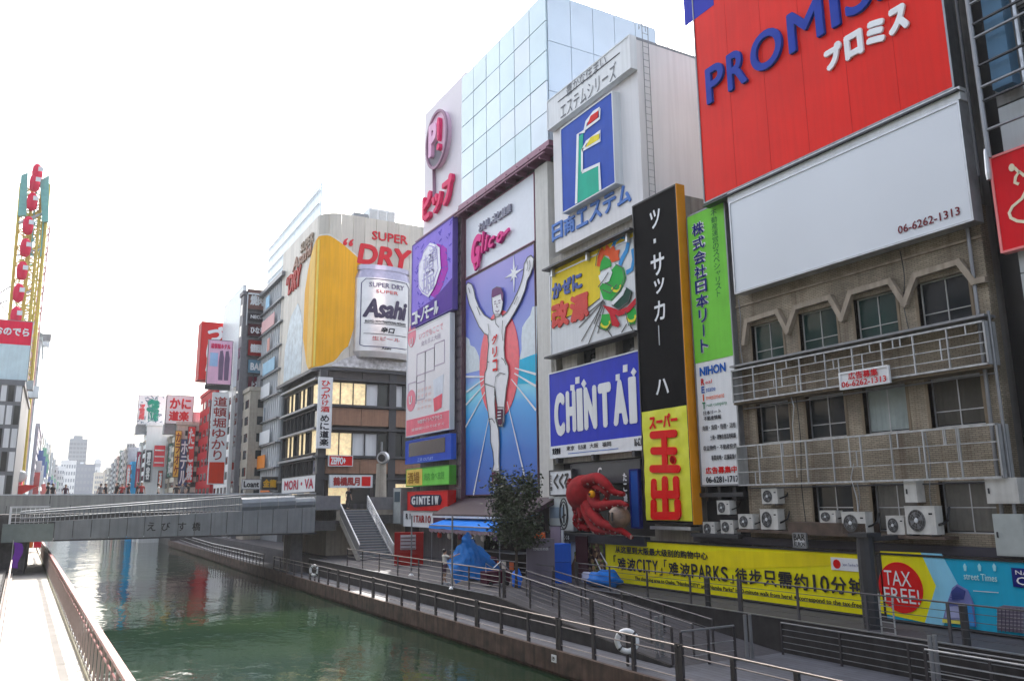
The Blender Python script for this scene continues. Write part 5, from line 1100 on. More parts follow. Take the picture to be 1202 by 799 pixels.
# grey monolith sign
mo = thing('information_pillar', 'grey information pillar with small pale lettering by the tree', 'pillar', (20.9, 34.4, -4))
fm_ = Fr((20.2, 34.8, 0), (.9, -.43, 0), (-.43, -.9, 0)); build('slab', MB().box(fm_, 0, 1.35, -4, -1.75, -.35, 0), P(105, 100, 112), mo)
mb = MB(); add_text(mb, fm_, 'TOMBORI RIVER', .3, 1.05, -2.3, -2.18, .02, .0); build('lettering', mb, PALE, mo)
bx = thing('storage_box', 'bright blue plastic crate stack between pillar and shop', 'crate', (22.5, 36.5, -4)); build('crate', MB().wbox(22.2, 23.2, 35.5, 36.3, -4, -3.0), P(40, 90, 190), bx); build('crate', MB().wbox(22.2, 23.2, 35.5, 36.3, -2.98, -2.1), P(45, 95, 195), bx)
for i, (lb, x, y, w_, h0, h1, c_) in enumerate((('orange banner hanging behind the tree trunk', 23.2, 38.6, 1.1, -3.0, -1.6, (190, 85, 35)), ('white paper menu pinned beside the grey pillar', 24.2, 38.1, .7, -3.2, -1.5, (200, 205, 210)), ('framed grey notice at the shop corner', 23.6, 37.6, 1.0, -2.9, -1.3, (120, 110, 125)), ('maroon curtain panel beside the banner picture', 24.3, 36.2, 1.1, -4, -1.8, (60, 18, 45)))):
    t = thing('notice_panel', lb, 'panel', (x, y, h0)); build('sheet', MB().wbox(x, x + .05, y - w_ / 2, y + w_ / 2, h0, h1), P(*c_), t); build('frame', MB().wbox(x - .02, x + .07, y - w_ / 2 - .03, y + w_ / 2 + .03, h1, h1 + .05), DARK, t)
# lamp posts
for lb, x, y, z0, h_ in (('thin pole rising in front of the tarp stall', 16.9, 36.2, -4, 3.4), ('slim street pole with a white base by the vending machine', 18.0, 44.0, -4, 3.3)):
    t = thing('pole', lb, 'pole', (x, y, z0)); build('shaft', MB().tube([(x, y, z0), (x, y, z0 + h_)], .045), GREY, t); build('foot', MB().lathe((x, y, z0), [(.16, 0), (.14, .05), (.06, .12)], seg=10), PALE, t)
# tree
def tree(label, base, top, cr, name='tree', seed=1, n=1500, m=None, tr=.09):
    rt = random.Random(seed); B = Vector(base); t = thing(name, label, 'tree', base)
    tk = MB().tube([B, B + Vector((.05, .02, (top - base[2]) * .35)), B + Vector((-.03, .05, (top - base[2]) * .75))], tr, 8, tr * .35)
    C_ = B + Vector((0, 0, (top - base[2]) * .62)); tips = []
    for k in range(16):
        a = rt.uniform(0, 6.28); s0 = B + Vector((0, 0, (top - base[2]) * rt.uniform(.28, .55))); rr = cr * rt.uniform(.45, .95)
        e_ = Vector((B.x + math.cos(a) * rr, B.y + math.sin(a) * rr, base[2] + (top - base[2]) * rt.uniform(.42, .95))); tk.tube([s0, s0.lerp(e_, .5) + Vector((0, 0, .12)), e_], .03, 5, .01); tips.append(e_)
    build('trunk', tk, mat('bark', (.06, .045, .035), .9), t)
    vs, fs = [], []; H = (top - base[2])
    for k in range(n):
        c = rt.choice(tips) if rt.random() < .75 else Vector((B.x + rt.gauss(0, cr * .4), B.y + rt.gauss(0, cr * .4), base[2] + H * rt.uniform(.4, .98)))
        p = c + Vector((rt.gauss(0, cr * .2), rt.gauss(0, cr * .2), rt.gauss(0, H * .075)))
        if p.z < base[2] + H * .36: continue
        d1 = Vector((rt.uniform(-1, 1), rt.uniform(-1, 1), rt.uniform(-.6, .6))).normalized() * rt.uniform(.07, .13); d2 = d1.cross(Vector((rt.uniform(-1, 1), rt.uniform(-1, 1), rt.uniform(-1, 1)))).normalized() * rt.uniform(.03, .06)
        b = len(vs); vs += [p - d1, p + d2, p + d1, p - d2]; fs.append((b, b + 1, b + 2, b + 3))
    tag(build('crown', MB().raw(vs, fs), m or mat('dark_foliage', (.040, .060, .026), .6, var=.8, scale=9), t), kind='stuff'); return t
tree('dark leafy street tree in front of the runner billboard', (19.6, 34.8, -4), 1.1, 1.35, n=6000, seed=8)
# ================================================================== LONG BANNER
bn = board('long yellow banner with Chinese lettering about shopping ten minutes away on foot', 'X', 24.5, 0, 0, 0, 0, P(238, 208, 30, 'banner_yellow', var=.05, scale=.4), .12, edge=BLACK, ext=(-34.4, -19.0, -3.95, -1.83))
bn.poly('light_band', [(722, 660), (850, 645), (1005, 652), (1010, 662), (850, 668), (722, 682)], P(240, 200, 20), 1, th=.01)
mb = MB(); add_text(mb, bn.fr, '从这里到大阪最大级别的购物中心', -33.45, -26.9, -2.50, -2.17, .03, .03); build('lettering', mb, BLACK, bn.root)
q = bn.p(720, 655)[0], bn.p(1018, 690)[0]; s_ = '「难波CITY」「难波PARKS」徒步只需约10分钟'
wds = [.6 if c in 'CITYPARKS10' else (.45 if c in '「」' else 1) for c in s_]; wds = [.35 if c == 'I' else w for c, w in zip(s_, wds)]; u = q[0]; W = q[1] - q[0]
for c, w in zip(s_, wds):
    cw = W * w / sum(wds); mb = MB(); v0, v1 = -3.30, -2.70
    if c == '」': v0, v1 = -3.34, -3.0
    if c == '「': v0, v1 = -2.95, -2.62
    add_text(mb, bn.fr, c, u + cw * .05, u + cw * .93, v0, v1, .03, .02 if c in 'CITYPARKS10「」' else .025); build('letter', mb, BLACK, bn.root); u += cw
mb = MB(); add_text(mb, bn.fr, 'The shopping area to Osaka, "Namba CITY" and "Namba Parks" is 10-minute walk from here! ※ correspond to the tax-free', bn.p(746, 680)[0], bn.p(1012, 705)[0], -3.72, -3.50, .03, .018); build('lettering', mb, INK, bn.root)
build('logo_plate', MB().box(bn.fr, -20.55, -19.2, -2.48, -2.05, 0, .03), WHITE, bn.root); build('logo_dot', MB().poly(bn.fr, [(-20.3 + .16 * math.cos(t * .5), -2.27 + .16 * math.sin(t * .5)) for t in range(13)], .03, .04), RED, bn.root)
mb = MB(); add_text(mb, bn.fr, 'Japan. Tax-free Shop', -20.05, -19.3, -2.34, -2.22, .05, .0); build('lettering', mb, NAVY, bn.root)
pic = board('banner picture panel of a brown rocky mass on white, left end of the yellow banner', 'X', 24.52, 0, 0, 0, 0, P(178, 190, 205), .1, edge=BLACK, ext=(-37.6, -34.45, -3.95, -1.83), cat='banner', name='banner')
rr = random.Random(2); mass = [(686, 640), (695, 636), (706, 637), (716, 645), (717, 668), (716, 690), (690, 686), (674, 684), (668, 670), (674, 655)]
pic.poly('brown_mass', mass, P(95, 75, 65), 1)
for nm, c_, k0 in (('rock_patch', (150, 125, 95), 45), ('rock_patch_dark', (55, 45, 45), 40), ('leaf_patch', (95, 110, 60), 22)):
    mb = MB()
    for k in range(k0):
        a = rr.uniform(-37.1, -34.6); b = rr.uniform(-3.6, -2.1); s_ = rr.uniform(.05, .16)
        if b > -2.1 - (abs(a + 35.5) - .6) * .55: continue
        mb.poly(pic.fr, [(a + s_ * rr.uniform(.6, 1.2) * math.cos(t), b + s_ * rr.uniform(.5, 1.1) * math.sin(t)) for t in (0, 1.2, 2.5, 3.8, 5.1)], .0, .03 + .002 * rr.random())
    tag(build(nm, mb, P(*c_), pic.root), kind='stuff')
pic.line('track_line', [(700, 655), (706, 668), (712, 676)], .08, PALE, 5); pic.line('track_line', [(706, 648), (714, 662)], .07, PALE, 5)
tf = board('yellow and sky blue banner section with a round red TAX FREE mark', 'X', 24.5, 0, 0, 0, 0, P(40, 155, 190, 'banner_blue', var=.06), .12, edge=BLACK, ext=(-18.55, -9.0, -3.95, -1.80))
Z7 = lambda pts: zz(1000, 620, 4.465, pts)
tf.poly('yellow_field', Z7([(150, 118), (362, 126), (442, 300), (384, 492), (150, 440)]), MATS['banner_yellow'], 1, )
tf.poly('pale_chevron', Z7([(362, 126), (470, 132), (560, 300), (480, 510), (384, 492), (442, 300)]), P(130, 190, 225), 1)
a, b = tf.p(*Z7([(160, 165)])[0]), tf.p(*Z7([(355, 425)])[0]); cu = (a[0] + b[0]) / 2; cv = -2.87
build('red_disc', MB().poly(tf.fr, [(cu + .80 * math.cos(t * math.pi / 20), cv + .80 * math.sin(t * math.pi / 20)) for t in range(40)], 0, .035), RED, tf.root)
for s_, u0, u1, v0, v1 in (('TAX', cu - .55, cu + .42, cv + .05, cv + .52), ('FREE!', cu - .62, cu + .66, cv - .48, cv - .02)):
    mb = MB(); add_text(mb, tf.fr, s_, u0, u1, v0, v1, .045, .0); build('lettering', mb, WHITE, tf.root)
for k, xx in enumerate((594, 670, 748)):
    q0 = tf.p(*Z7([(xx, 200)])[0]); build('small_figure', MB().poly(tf.fr, [(q0[0] - .03, q0[1] - .12), (q0[0] + .03, q0[1] - .12), (q0[0] + .05, q0[1] + .02), (q0[0], q0[1] + .10), (q0[0] - .05, q0[1] + .02)], 0, .03), P(150, 205, 215), tf.root)
q0, q1 = tf.p(*Z7([(588, 235)])[0]), tf.p(*Z7([(765, 275)])[0]); mb = MB(); add_text(mb, tf.fr, 'street Times', q0[0], q1[0], -2.45, -2.25, .03, .01); build('lettering', mb, P(170, 210, 215), tf.root)
tf.line('thin_rule', Z7([(640, 325), (772, 335)]), .02, PALE, 3)
FB1, FB2, FB3 = P(110, 115, 165), P(60, 70, 125), P(150, 155, 190)
tf.poly('folded_cloth', Z7([(480, 480), (500, 400), (530, 310), (555, 290), (610, 320), (640, 390), (655, 515), (570, 500)]), FB1, 3)
tf.poly('folded_cloth', Z7([(525, 330), (555, 300), (600, 325), (590, 370), (530, 372)]), FB2, 4); tf.poly('folded_cloth', Z7([(500, 410), (580, 400), (585, 470), (495, 462)]), FB3, 4)
tf.poly('folded_cloth', Z7([(590, 400), (630, 395), (652, 512), (612, 510)]), P(60, 130, 190), 5); tf.poly('yellow_strip', Z7([(482, 472), (580, 478), (580, 500), (480, 490)]), P(200, 195, 90), 5)
for k in range(6): tf.line('fold_line', Z7([(505 + k * 6, 395 - k * 12), (575, 405 - k * 14)]), .02, FB2, 6)
mb = MB()
tf.poly('grey_facade', Z7([(765, 412), (800, 400), (905, 410), (905, 548), (765, 530)]), P(110, 105, 120), 3)
for k in range(6): tf.line('facade_line', Z7([(765, 425 + k * 18), (905, 432 + k * 19)]), .025, P(150, 145, 155), 4)
for k in range(7): tf.line('facade_line', Z7([(772 + k * 20, 412), (772 + k * 20, 540)]), .02, P(80, 75, 90), 5)
ct = tf.p(*Z7([(835, 195)])[0]); build('blue_logo', MB().box(tf.fr, ct[0], ct[0] + 1.2, -2.55, -2.02, 0, .03), NAVY, tf.root)
for s_, a_, b_ in (('NAMBA', -2.2, -2.08), ('CITY', -2.48, -2.26)): mb = MB(); add_text(mb, tf.fr, s_, ct[0] + .12, ct[0] + 1.05, a_, b_, .04, .01); build('lettering', mb, WHITE, tf.root)
build('banner_wall', MB().box(FX(24.65), -37.7, -9, -4.05, -1.9, -.3, 0), DARK, BRK)
# mast in front
ms = thing('steel_mast', 'thick black steel post rising in front of the banner', 'post', (22.6, 16.6, -4))
build('shaft', MB().tube([(22.8, 17.75, -4.1), (22.8, 17.75, -1.15)], .27, 12), DARK, ms); build('collar', MB().wbox(22.45, 23.15, 17.4, 18.1, -1.2, -1.08), DARK, ms); build('arm', MB().wbox(22.7, 24.6, 17.65, 17.85, -1.35, -1.2), DARK, ms)
lg = thing('rung_ladder', 'short rung ladder fixed on the railing beside the black post', 'ladder', (21.9, 16.6, -4))
for yy in (16.75, 16.3): build('rail', MB().tube([(21.9, yy, -4), (21.9, yy, -2.8)], .025), LGREY, lg)
repeat('rung', MB().tube([(21.9, 16.75, -3.9), (21.9, 16.3, -3.9)], .014, 5), LGREY, lg, [(0, 0, .15 * k) for k in range(8)])
for i, (y, lb) in enumerate(((24.3, 'stout grey bollard post by the yellow banner railing, farther one'), (14.2, 'stout grey post standing at the blue end of the banner'))):
    t = thing('bollard', lb, 'bollard', (21.5, y, -4)); build('shaft', MB().tube([(22.0, y, -4), (22.0, y, -2.9)], .11, 10), DARK, t); build('cap', MB().lathe((22.0, y, -2.9), [(.12, 0), (.10, .04), (.02, .06)], seg=10), GREY, t)
for i, (x, y, lb) in enumerate(((17.3, 21.6, 'grey double post at the ramp foot behind the life ring'), (19.9, 20.3, 'pair of grey posts between ramp and boardwalk'), (21.0, 14.6, 'grey gate post near the lower right corner'))):
    t = thing('gate_post', lb, 'post', (x, y, -5)); 
    for d in (0, .22): build('upright', MB().tube([(x + d, y, -5), (x + d, y, -3.65)], .06, 8), GREY, t)
# ================================================================== AIR CONDITIONERS
ACW = mat('ac_casing', (.60, .60, .58), .5, streak=.15)
def ac_unit(label):
    r = thing('air_conditioner', label, 'air conditioner', (0, 0, 0), 'air conditioner units'); f = FX(0)
    build('casing', MB().box(f, 0, .86, 0, .62, -.32, 0), ACW, r); build('top_lip', MB().box(f, -.01, .87, .62, .635, -.33, .01), ACW, r)
    build('fan_well', MB().lathe((-.002, -.32, .31), [(.25, 0), (.25, .006)], (-1, 0, 0), 20), mat('fan_dark', (.05, .05, .05), .6), r)
    g = MB()
    for rr in (.24, .18, .12): g.tube([Vector((-.02, -.32 + rr * math.cos(t * math.pi / 10), .31 + rr * math.sin(t * math.pi / 10))) for t in range(21)], .006, 4)
    for k in range(10): t = k * math.pi / 5; g.tube([(-.022, -.32, .31), (-.022, -.32 + .24 * math.cos(t), .31 + .24 * math.sin(t))], .005, 4)
    build('fan_grille', g, GREY, r)
    b_ = MB()
    for k in range(4):
        t = k * math.pi / 2 + .3; b_.poly(f, [(.32 + .03 * math.cos(t), .31 + .03 * math.sin(t)), (.32 + .2 * math.cos(t - .25), .31 + .2 * math.sin(t - .25)), (.32 + .2 * math.cos(t + .35), .31 + .2 * math.sin(t + .35))], .007, .011)
    build('fan_blades', b_, GREY, r); build('fan_hub', MB().lathe((-.02, -.32, .31), [(.06, 0), (.05, .02)], (-1, 0, 0), 12), PALE, r)
    build('hose', MB().tube([(.1, -.8, .2), (.12, -.98, .25), (.3, -1.0, .32), (.5, -.95, .6)], .03, 6), BLACK, r)
    build('badge', MB().box(f, .68, .78, .44, .48, 0, .008), INK, r); build('foot', MB().box(f, .08, .16, -.05, 0, -.3, 0).box(f, .7, .78, -.05, 0, -.3, 0), DARK, r)
    return r
acs = [(-26.30, -.60, .95, 1.0, .4, 'grey unit on top of the pair at the left under the green and white sign'), (-27.35, -1.5, .95, 1.0, .3, 'lower left unit under the green and white sign'), (-26.25, -1.38, .95, .95, .3, 'lower right unit of the cluster under the green and white sign'), (-24.9, -1.15, 1.0, 1.0, .6, 'small white unit with its fan left of the stacked pair'),
       (-23.7, -.18, 1.05, 1.05, .45, 'upper unit of the stacked pair above the big fan'), (-23.75, -1.15, 1.15, 1.35, .55, 'tall unit with a large fan, bottom of the stacked pair'), (-20.9, -.85, .9, .75, .5, 'grey unit half hidden in the dark window behind the shelf'), (-19.75, -1.2, 1.25, 1.3, .75, 'large white unit jutting out above the black steel post'),
       (-18.1, -1.18, .85, 1.05, .6, 'smaller unit right of the post between two large ones'), (-17.3, -1.15, 1.35, 1.55, .7, 'largest square unit on the rusty shelf')]
a0_ = ac_unit(acs[0][5])
for i, (u, z, sw, sh, n, lb) in enumerate(acs):
    o = a0_ if i == 0 else copy_tree(a0_); o['label'] = lb; o.location = (25 - n, -u, z); o.scale = (1.2, sw * .9, sh * .9)
for i, (u0, u1, z0, z1, lb) in enumerate(((-17.42, -16.98, -.15, .55, 'small pale metal box between the two lower windows'), (-14.7, -13.75, -.2, .55, 'square white electrical cabinet at the right end of the lower storey'), (-14.6, -13.7, -1.7, -.5, 'tall grey electrical cabinet under the square white one'))):
    t = thing('electrical_cabinet', lb, 'cabinet', F25.w(u0, z0, .1)); build('casing', MB().box(F25, u0, u1, z0, z1, .02, .45), ACW if i != 2 else mat('cabinet_grey', (.38, .42, .42), .5), t); build('door_seam', MB().box(F25, u0 + .05, u1 - .05, z0 + .05, z1 - .05, .45, .46), ACW if i != 2 else MATS['cabinet_grey'], t); build('latch', MB().box(F25, u0 + .08, u0 + .12, (z0 + z1) / 2 - .08, (z0 + z1) / 2 + .08, .46, .49), DARK, t)
bs_ = board('small white BAR plate hanging over the yellow banner', 'X', 24.0, 0, 0, 0, 0, WHITE, .05, edge=GREY, ext=(-21.75, -21.15, -1.75, -1.22), cat='sign', name='sign')
frac_text(bs_, 'BAR', .06, .05, .94, .5, BLACK, .03); frac_text(bs_, 'KURON', .1, .6, .9, .9, INK, .02)
# ================================================================== RIGHTMOST BUILDING
CB = thing('panelled_building', 'pale panelled building with exposed pipes at the right edge', 'building', (25, 9, -4))
build('core', MB().box(F25, -13.15, 2, -4.05, 30, -12, -.15), DARK, CB)
CP = mat('cladding_panel', (.46, .49, .51), .4, .1, var=.06, scale=.5, streak=.15)
vv = [-4.0, -1.0, 1.9, 4.9, 6.6, 8.3, 10.2, 12.0]
for i in range(8):
    for j in range(len(vv) - 1):
        u = -13.1 + i * 1.55
        build('cladding_panel', MB().box(F25, u + .02, u + 1.53, vv[j] + .02, vv[j + 1] - .02, -.12, .02 + .006 * ((i + j) % 2)), CP, CB)
build('upper_wall', wall_with_holes(F25, -13.1, 2, 12.05, 30, [(-12.2, -10.6, 13.4, 15.0), (-9.8, -8.0, 13.4, 15.0), (-12.2, -10.4, 16.6, 18.6), (-9.5, -7.5, 16.6, 18.6), (-12.2, -10.4, 20.0, 22.0)], -.15, .0), mat('old_grey_render', (.22, .22, .22), .8, streak=.35, bump=.3), CB)
for (a, b, c, d) in ((-12.2, -10.6, 13.4, 15.0), (-9.8, -8.0, 13.4, 15.0), (-12.2, -10.4, 16.6, 18.6), (-12.2, -10.4, 20.0, 22.0)): window(F25, CB, a, b, c, d, -.1, 2, 2, gm=WGLASS, fm=GREY)
build('blue_duct', MB().box(F25, -12.9, -12.3, 12.4, 15.6, .02, .5), P(80, 110, 135), CB); build('pipe', MB().tube([F25.w(-12.05, 26, .3), F25.w(-12.05, 12.1, .3)], .06, 8), LGREY, CB); build('pipe', MB().tube([F25.w(-12.6, 26, .2), F25.w(-12.6, 15.7, .2)], .05, 8), CREAM, CB)
rk = thing('pipe_rack', 'steel rack of horizontal pipes bolted in front of the upper right wall', 'pipe rack', (24.1, 13, 11))
build('upright', MB().tube([F25.w(-13.2, 26, .75), F25.w(-13.15, 10.2, .75)], .075, 8), GREY, rk); build('upright', MB().tube([F25.w(-13.6, 26, .6), F25.w(-13.6, 9.8, .6)], .05, 8), DARK, rk)
for k in range(13): z = 11.1 + .72 * k + (.25 if k % 3 == 1 else 0); build('pipe', MB().tube([F25.w(-13.2, z, .75), F25.w(-6, z, .75)], .05, 7), DARK if k % 2 else GREY, rk)
build('clamp', MB().lathe(F25.w(-13.2, 9.5, .8), [(.07, 0), (.09, .2), (.06, .9), (.04, 1.0)], seg=8), LGREY, rk)
build('gap_wall', MB().box(F25, -14.1, -13.15, -4.05, 26, -6, -.8), BLACK, CB)
rd = board('red billboard with a cream curling line drawing and web address at the right edge', 'X', 24.6, 0, 0, 0, 0, P(198, 22, 45, 'crimson_board'), .25, edge=P(220, 130, 130), ext=(-13.35, -8.5, 7.25, 10.35))
Z8 = lambda pts: zz(1140, 160, 5.32, pts)
CRM = P(235, 205, 180)
rd.line('curl', Z8([(345, 340), (320, 390), (260, 440), (240, 480), (250, 510), (290, 530), (345, 535)]), .09, CRM, 2)
rd.line('curl', Z8([(240, 190), (275, 200), (300, 225), (280, 255), (275, 290), (300, 300)]), .09, CRM, 2); rd.line('curl', Z8([(300, 220), (320, 235), (335, 250)]), .08, CRM, 2)
rd.ell('drop', *Z8([(236, 180)])[0], *Z8([(278, 215)])[0], CRM, 3)
for s_, u0, u1, v0, v1 in (('http', -12.05, -10.7, 7.65, 8.05), ('Da', -11.85, -11.45, 8.55, 8.78)): mb = MB(); add_text(mb, rd.fr, s_, u0, u1, v0, v1, .04, .02); build('lettering', mb, CRM, rd.root)
pv = board('small dark purple sign at the right edge under the red board', 'X', 24.7, 0, 0, 0, 0, P(70, 25, 90), .1, edge=PALE, ext=(-12.05, -9, 5.5, 6.9), cat='sign', name='sign')
# ================================================================== BEER BILLBOARD BUILDING
YA, XA = 78.0, 22.0
FAy, FAx = FY(YA), FX(XA)
AB = thing('beer_corner_building', 'dark corner building with lit window bands beneath the huge wraparound billboard', 'building', (28, 86, -1))
build('core', MB().wbox(XA + .5, 45, YA + .6, 92.4, -4, 13.1), mat('dark_brown_cladding', (.045, .038, .038), .5, streak=.2), AB)
DB = MATS['dark_brown_cladding']; BRN = mat('copper_band', (.30, .16, .10), .45, .2, streak=.2)
# window bands: z levels from the photo (front face)
def band(fr, u0, u1, z0, z1, n, lit, bn_, m_lit=None):
    k = (u1 - u0) / n
    for i in range(n):
        r = build('window', MB().box(fr, u0 + i * k, u0 + i * k + .06, z0, z1, -.3, .02).box(fr, u0 + i * k + .06, u0 + (i + 1) * k, z0, z0 + .06, -.3, .02).box(fr, u0 + i * k + .06, u0 + (i + 1) * k, z1 - .06, z1, -.3, .02), DARK, AB)
        build('pane', MB().box(fr, u0 + i * k + .07, u0 + (i + 1) * k - .01, z0 + .06, z1 - .06, -.25, -.2), {0: WGLASS, 1: LIT, 2: PALE}[lit[i % len(lit)]], r)
for (z0, z1, lit) in ((9.6, 11.9, (1, 1, 1, 2, 0, 2, 0, 0, 1, 0)), (4.6, 6.9, (1, 1, 2, 2, 0, 0, 0, 0, 1, 0))): band(FAy, XA + .8, 36, z0, z1, 10, lit, AB)
for (z0, z1) in ((9.4, 11.8), (4.9, 7.2)): band(FAx, -92, -79.2, z0, z1, 8, (0, 1, 1, 0, 1, 1, 0, 1), AB)
for (z0, z1) in ((7.3, 9.2), (2.4, 4.3)): band(FAx, -92, -79.2, z0, z1, 8, (0,), AB)
for z0, z1, m_ in ((12.2, 13.2, DB), (7.6, 9.3, BRN), (2.9, 4.3, BRN)):
    for i in range(4): build('spandrel_panel', MB().box(FAy, XA + .8 + i * 3.5 + .03, XA + .8 + (i + 1) * 3.5 - .03, z0, z1, -.4, .1), m_, AB)
for z in (12.0, 9.4, 7.1, 4.4, 2.3):
    build('ledge', MB().box(FAy, XA - .1, 37, z, z + .22, -.4, .45), DARK, AB); build('ledge', MB().box(FAx, -92.2, -78.0, z, z + .22, -.4, .45), GREY, AB)
for xx in (XA, 29.2): build('column', MB().wbox(xx, xx + .75, YA - .2, YA + .5, -3, 13), DARK, AB)
build('lower_storey', MB().wbox(XA + 1, 37, YA + .3, YA + .7, -3, 2.3), mat('arcade_dark', (.05, .04, .045), .4), AB)
for i in range(6): build('shop_window', MB().box(FAy, XA + 1.3 + i * 2.3, XA + 3.2 + i * 2.3, -.6, 1.9, -.28, -.22), LIT if i in (0, 3) else WGLASS, AB)
for i in range(5): build('shop_window', MB().box(FAx, -91 + i * 2.4, -89 + i * 2.4, 1.0, 2.1, -.45, -.4), LIT if i in (1, 3) else WGLASS, AB)
# wraparound board made of vertical panels
BZ0, BZ1 = 13.3, 29.3; RC = 2.2
def wrap(s):
    """s<0 along the canal face, s>0 along the front, rounded corner in between"""
    q = RC * math.pi / 4
    if s < -q: return Vector((XA - .4, YA - .4 + RC + (-s - q), 0)), Vector((-1, 0, 0))
    if s > q: return Vector((XA - .4 + RC + (s - q), YA - .4, 0)), Vector((0, -1, 0))
    a = (s + q) / (2 * q) * math.pi / 2
    return Vector((XA - .4 + RC - RC * math.cos(a), YA - .4 + RC - RC * math.sin(a), 0)), Vector((-math.cos(a), -math.sin(a), 0))
bb_ = thing('beer_billboard', 'huge cream wraparound billboard with a golden beer glass, silver can and red DRY lettering', 'billboard', (XA + 3, YA + 4, BZ0))
CRP = mat('cream_billboard', (.60, .57, .50), .45, var=.07, scale=.5, streak=.10); CRP2 = mat('cream_billboard_two', (.53, .50, .44), .45, var=.07, scale=.5, streak=.12)
sg_ = -16.0; k = 0
def strip(s0, s1, f0, f1, off, th=.15, step=.35):
    """curved sheet between bottom f0(s) and top f1(s) on the wrap"""
    n = max(1, int((s1 - s0) / step)); vs, fs = [], []
    for i in range(n + 1):
        s = s0 + (s1 - s0) * i / n; p, nn = wrap(s); a = f0(s) if callable(f0) else f0; b = f1(s) if callable(f1) else f1
        vs += [p + nn * off + Vector((0, 0, a)), p + nn * off + Vector((0, 0, b)), p + nn * (off - th) + Vector((0, 0, b)), p + nn * (off - th) + Vector((0, 0, a))]
    for i in range(n):
        a = i * 4; fs += [(a, a + 1, a + 5, a + 4), (a + 1, a + 2, a + 6, a + 5), (a + 3, a, a + 4, a + 7)]
    e = n * 4; fs += [(0, 3, 2, 1), (e, e + 1, e + 2, e + 3)]
    return MB().raw(vs, fs)
while sg_ < 15:
    build('board_panel', strip(sg_ + .02, sg_ + 1.23, BZ0, BZ1 - (.0 if sg_ > -15 else 0), .0), CRP if k % 3 else CRP2, bb_); sg_ += 1.25; k += 1
build('back_structure', MB().wbox(XA + 1.9, 36, YA + 1.9, YA + 13.5, BZ0 - .2, BZ1 - .3), GREY, bb_); build('bottom_trim', strip(-16, 15, BZ0 - .35, BZ0 - .02, .1), DARK, bb_)
# px -> wrap coordinates
def ws(px, py):
    a = aY(px, py, YA - .4)
    if a.x > XA - .4 + RC * .6: return a.x - (XA - .4 + RC) + RC * math.pi / 4, a.z
    a = aX(px, py, XA - .4); return -(a.y - (YA - .4 + RC)) - RC * math.pi / 4, a.z
def interp(pts):
    pts = sorted(pts)
    def f(s):
        if s <= pts[0][0]: return pts[0][1]
        for (a, b), (c, d) in zip(pts[:-1], pts[1:]):
            if s <= c: return b + (d - b) * (s - a) / (c - a)
        return pts[-1][1]
    return f
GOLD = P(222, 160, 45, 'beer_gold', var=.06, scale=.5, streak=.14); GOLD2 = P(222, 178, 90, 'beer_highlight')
top = interp([(-5.2, 22.0), (-4.2, 24.2), (-2.6, 26.2), (-1, 27.0), (.3, 26.9), (2.0, 25.8), (3.6, 24.6)]); bot = interp([(-5.2, 17.0), (-4.4, 15.8), (-3.4, 14.0), (-2.6, 13.35), (.0, 13.4), (1.3, 13.9), (2.0, 15.0), (2.7, 15.6), (3.0, 17.2), (3.6, 19)])
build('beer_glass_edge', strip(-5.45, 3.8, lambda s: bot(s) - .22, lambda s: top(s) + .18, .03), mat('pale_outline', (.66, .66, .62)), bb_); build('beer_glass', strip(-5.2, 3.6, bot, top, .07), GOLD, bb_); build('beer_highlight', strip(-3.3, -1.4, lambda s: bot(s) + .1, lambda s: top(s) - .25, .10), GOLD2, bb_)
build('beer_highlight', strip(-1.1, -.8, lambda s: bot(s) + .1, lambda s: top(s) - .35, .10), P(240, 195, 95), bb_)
# can: half round relief
CF = FY(YA - .4); c0 = aY(449, 370, YA - .4).x; cw_ = 3.05
def can(z0, z1, r0, r1, m, nm, d=0):
    vs, fs = [], []; n = 20
    for j, (z, r) in enumerate(((z0, r0), (z1, r1))):
        for i in range(n + 1): t = math.pi * i / n; vs.append((c0 - math.cos(t) * r, YA - .42 - math.sin(t) * 1.3 * r / cw_ - d, z))
    return build(nm, MB().raw(vs, [(i, i + 1, n + 2 + i, n + 1 + i) for i in range(n)]), m, bb_, smooth=True)
SIL = mat('can_silver', (.60, .59, .60), .28, .55, var=.1, scale=1.0); SIL2 = mat('can_violet_silver', (.42, .40, .52), .28, .5)
can(15.0, 22.6, 3.05, 3.05, SIL, 'can_body'); can(22.6, 23.5, 3.05, 2.75, SIL2, 'can_shoulder'); can(23.5, 24.0, 2.85, 2.85, SIL2, 'can_rim'); can(14.4, 15.0, 2.7, 3.05, SIL, 'can_base')
build('can_lid', MB().poly(Fr((0, 0, 24.0), (1, 0, 0), (0, 1, 0)), [], 0, 0) if False else MB().raw([(c0, YA - .42, 24.02)] + [(c0 - math.cos(math.pi * i / 20) * 2.85, YA - .42 - math.sin(math.pi * i / 20) * 1.21, 24.0) for i in range(21)], [(0, i + 1, i + 2) for i in range(20)]), SIL, bb_)
cm = Sign(bb_, FY(YA - .98), YA - .98, 'Y', 0)
def bend(mb):
    for v in mb.v:
        q = max(-.999, min(.999, (v.x - c0) / cw_)); v.y = YA - .46 - math.sqrt(1 - q * q) * 1.3 - (YA - .98 - v.y) * .5
    return mb
def cz(x0, x1, z0, z1, s_, m, shear=0, bold=.02): mb = MB(); add_text(mb, cm.fr, s_, c0 + x0, c0 + x1, z0, z1, .0, bold, .02, shear); build('lettering', bend(mb), m, bb_)
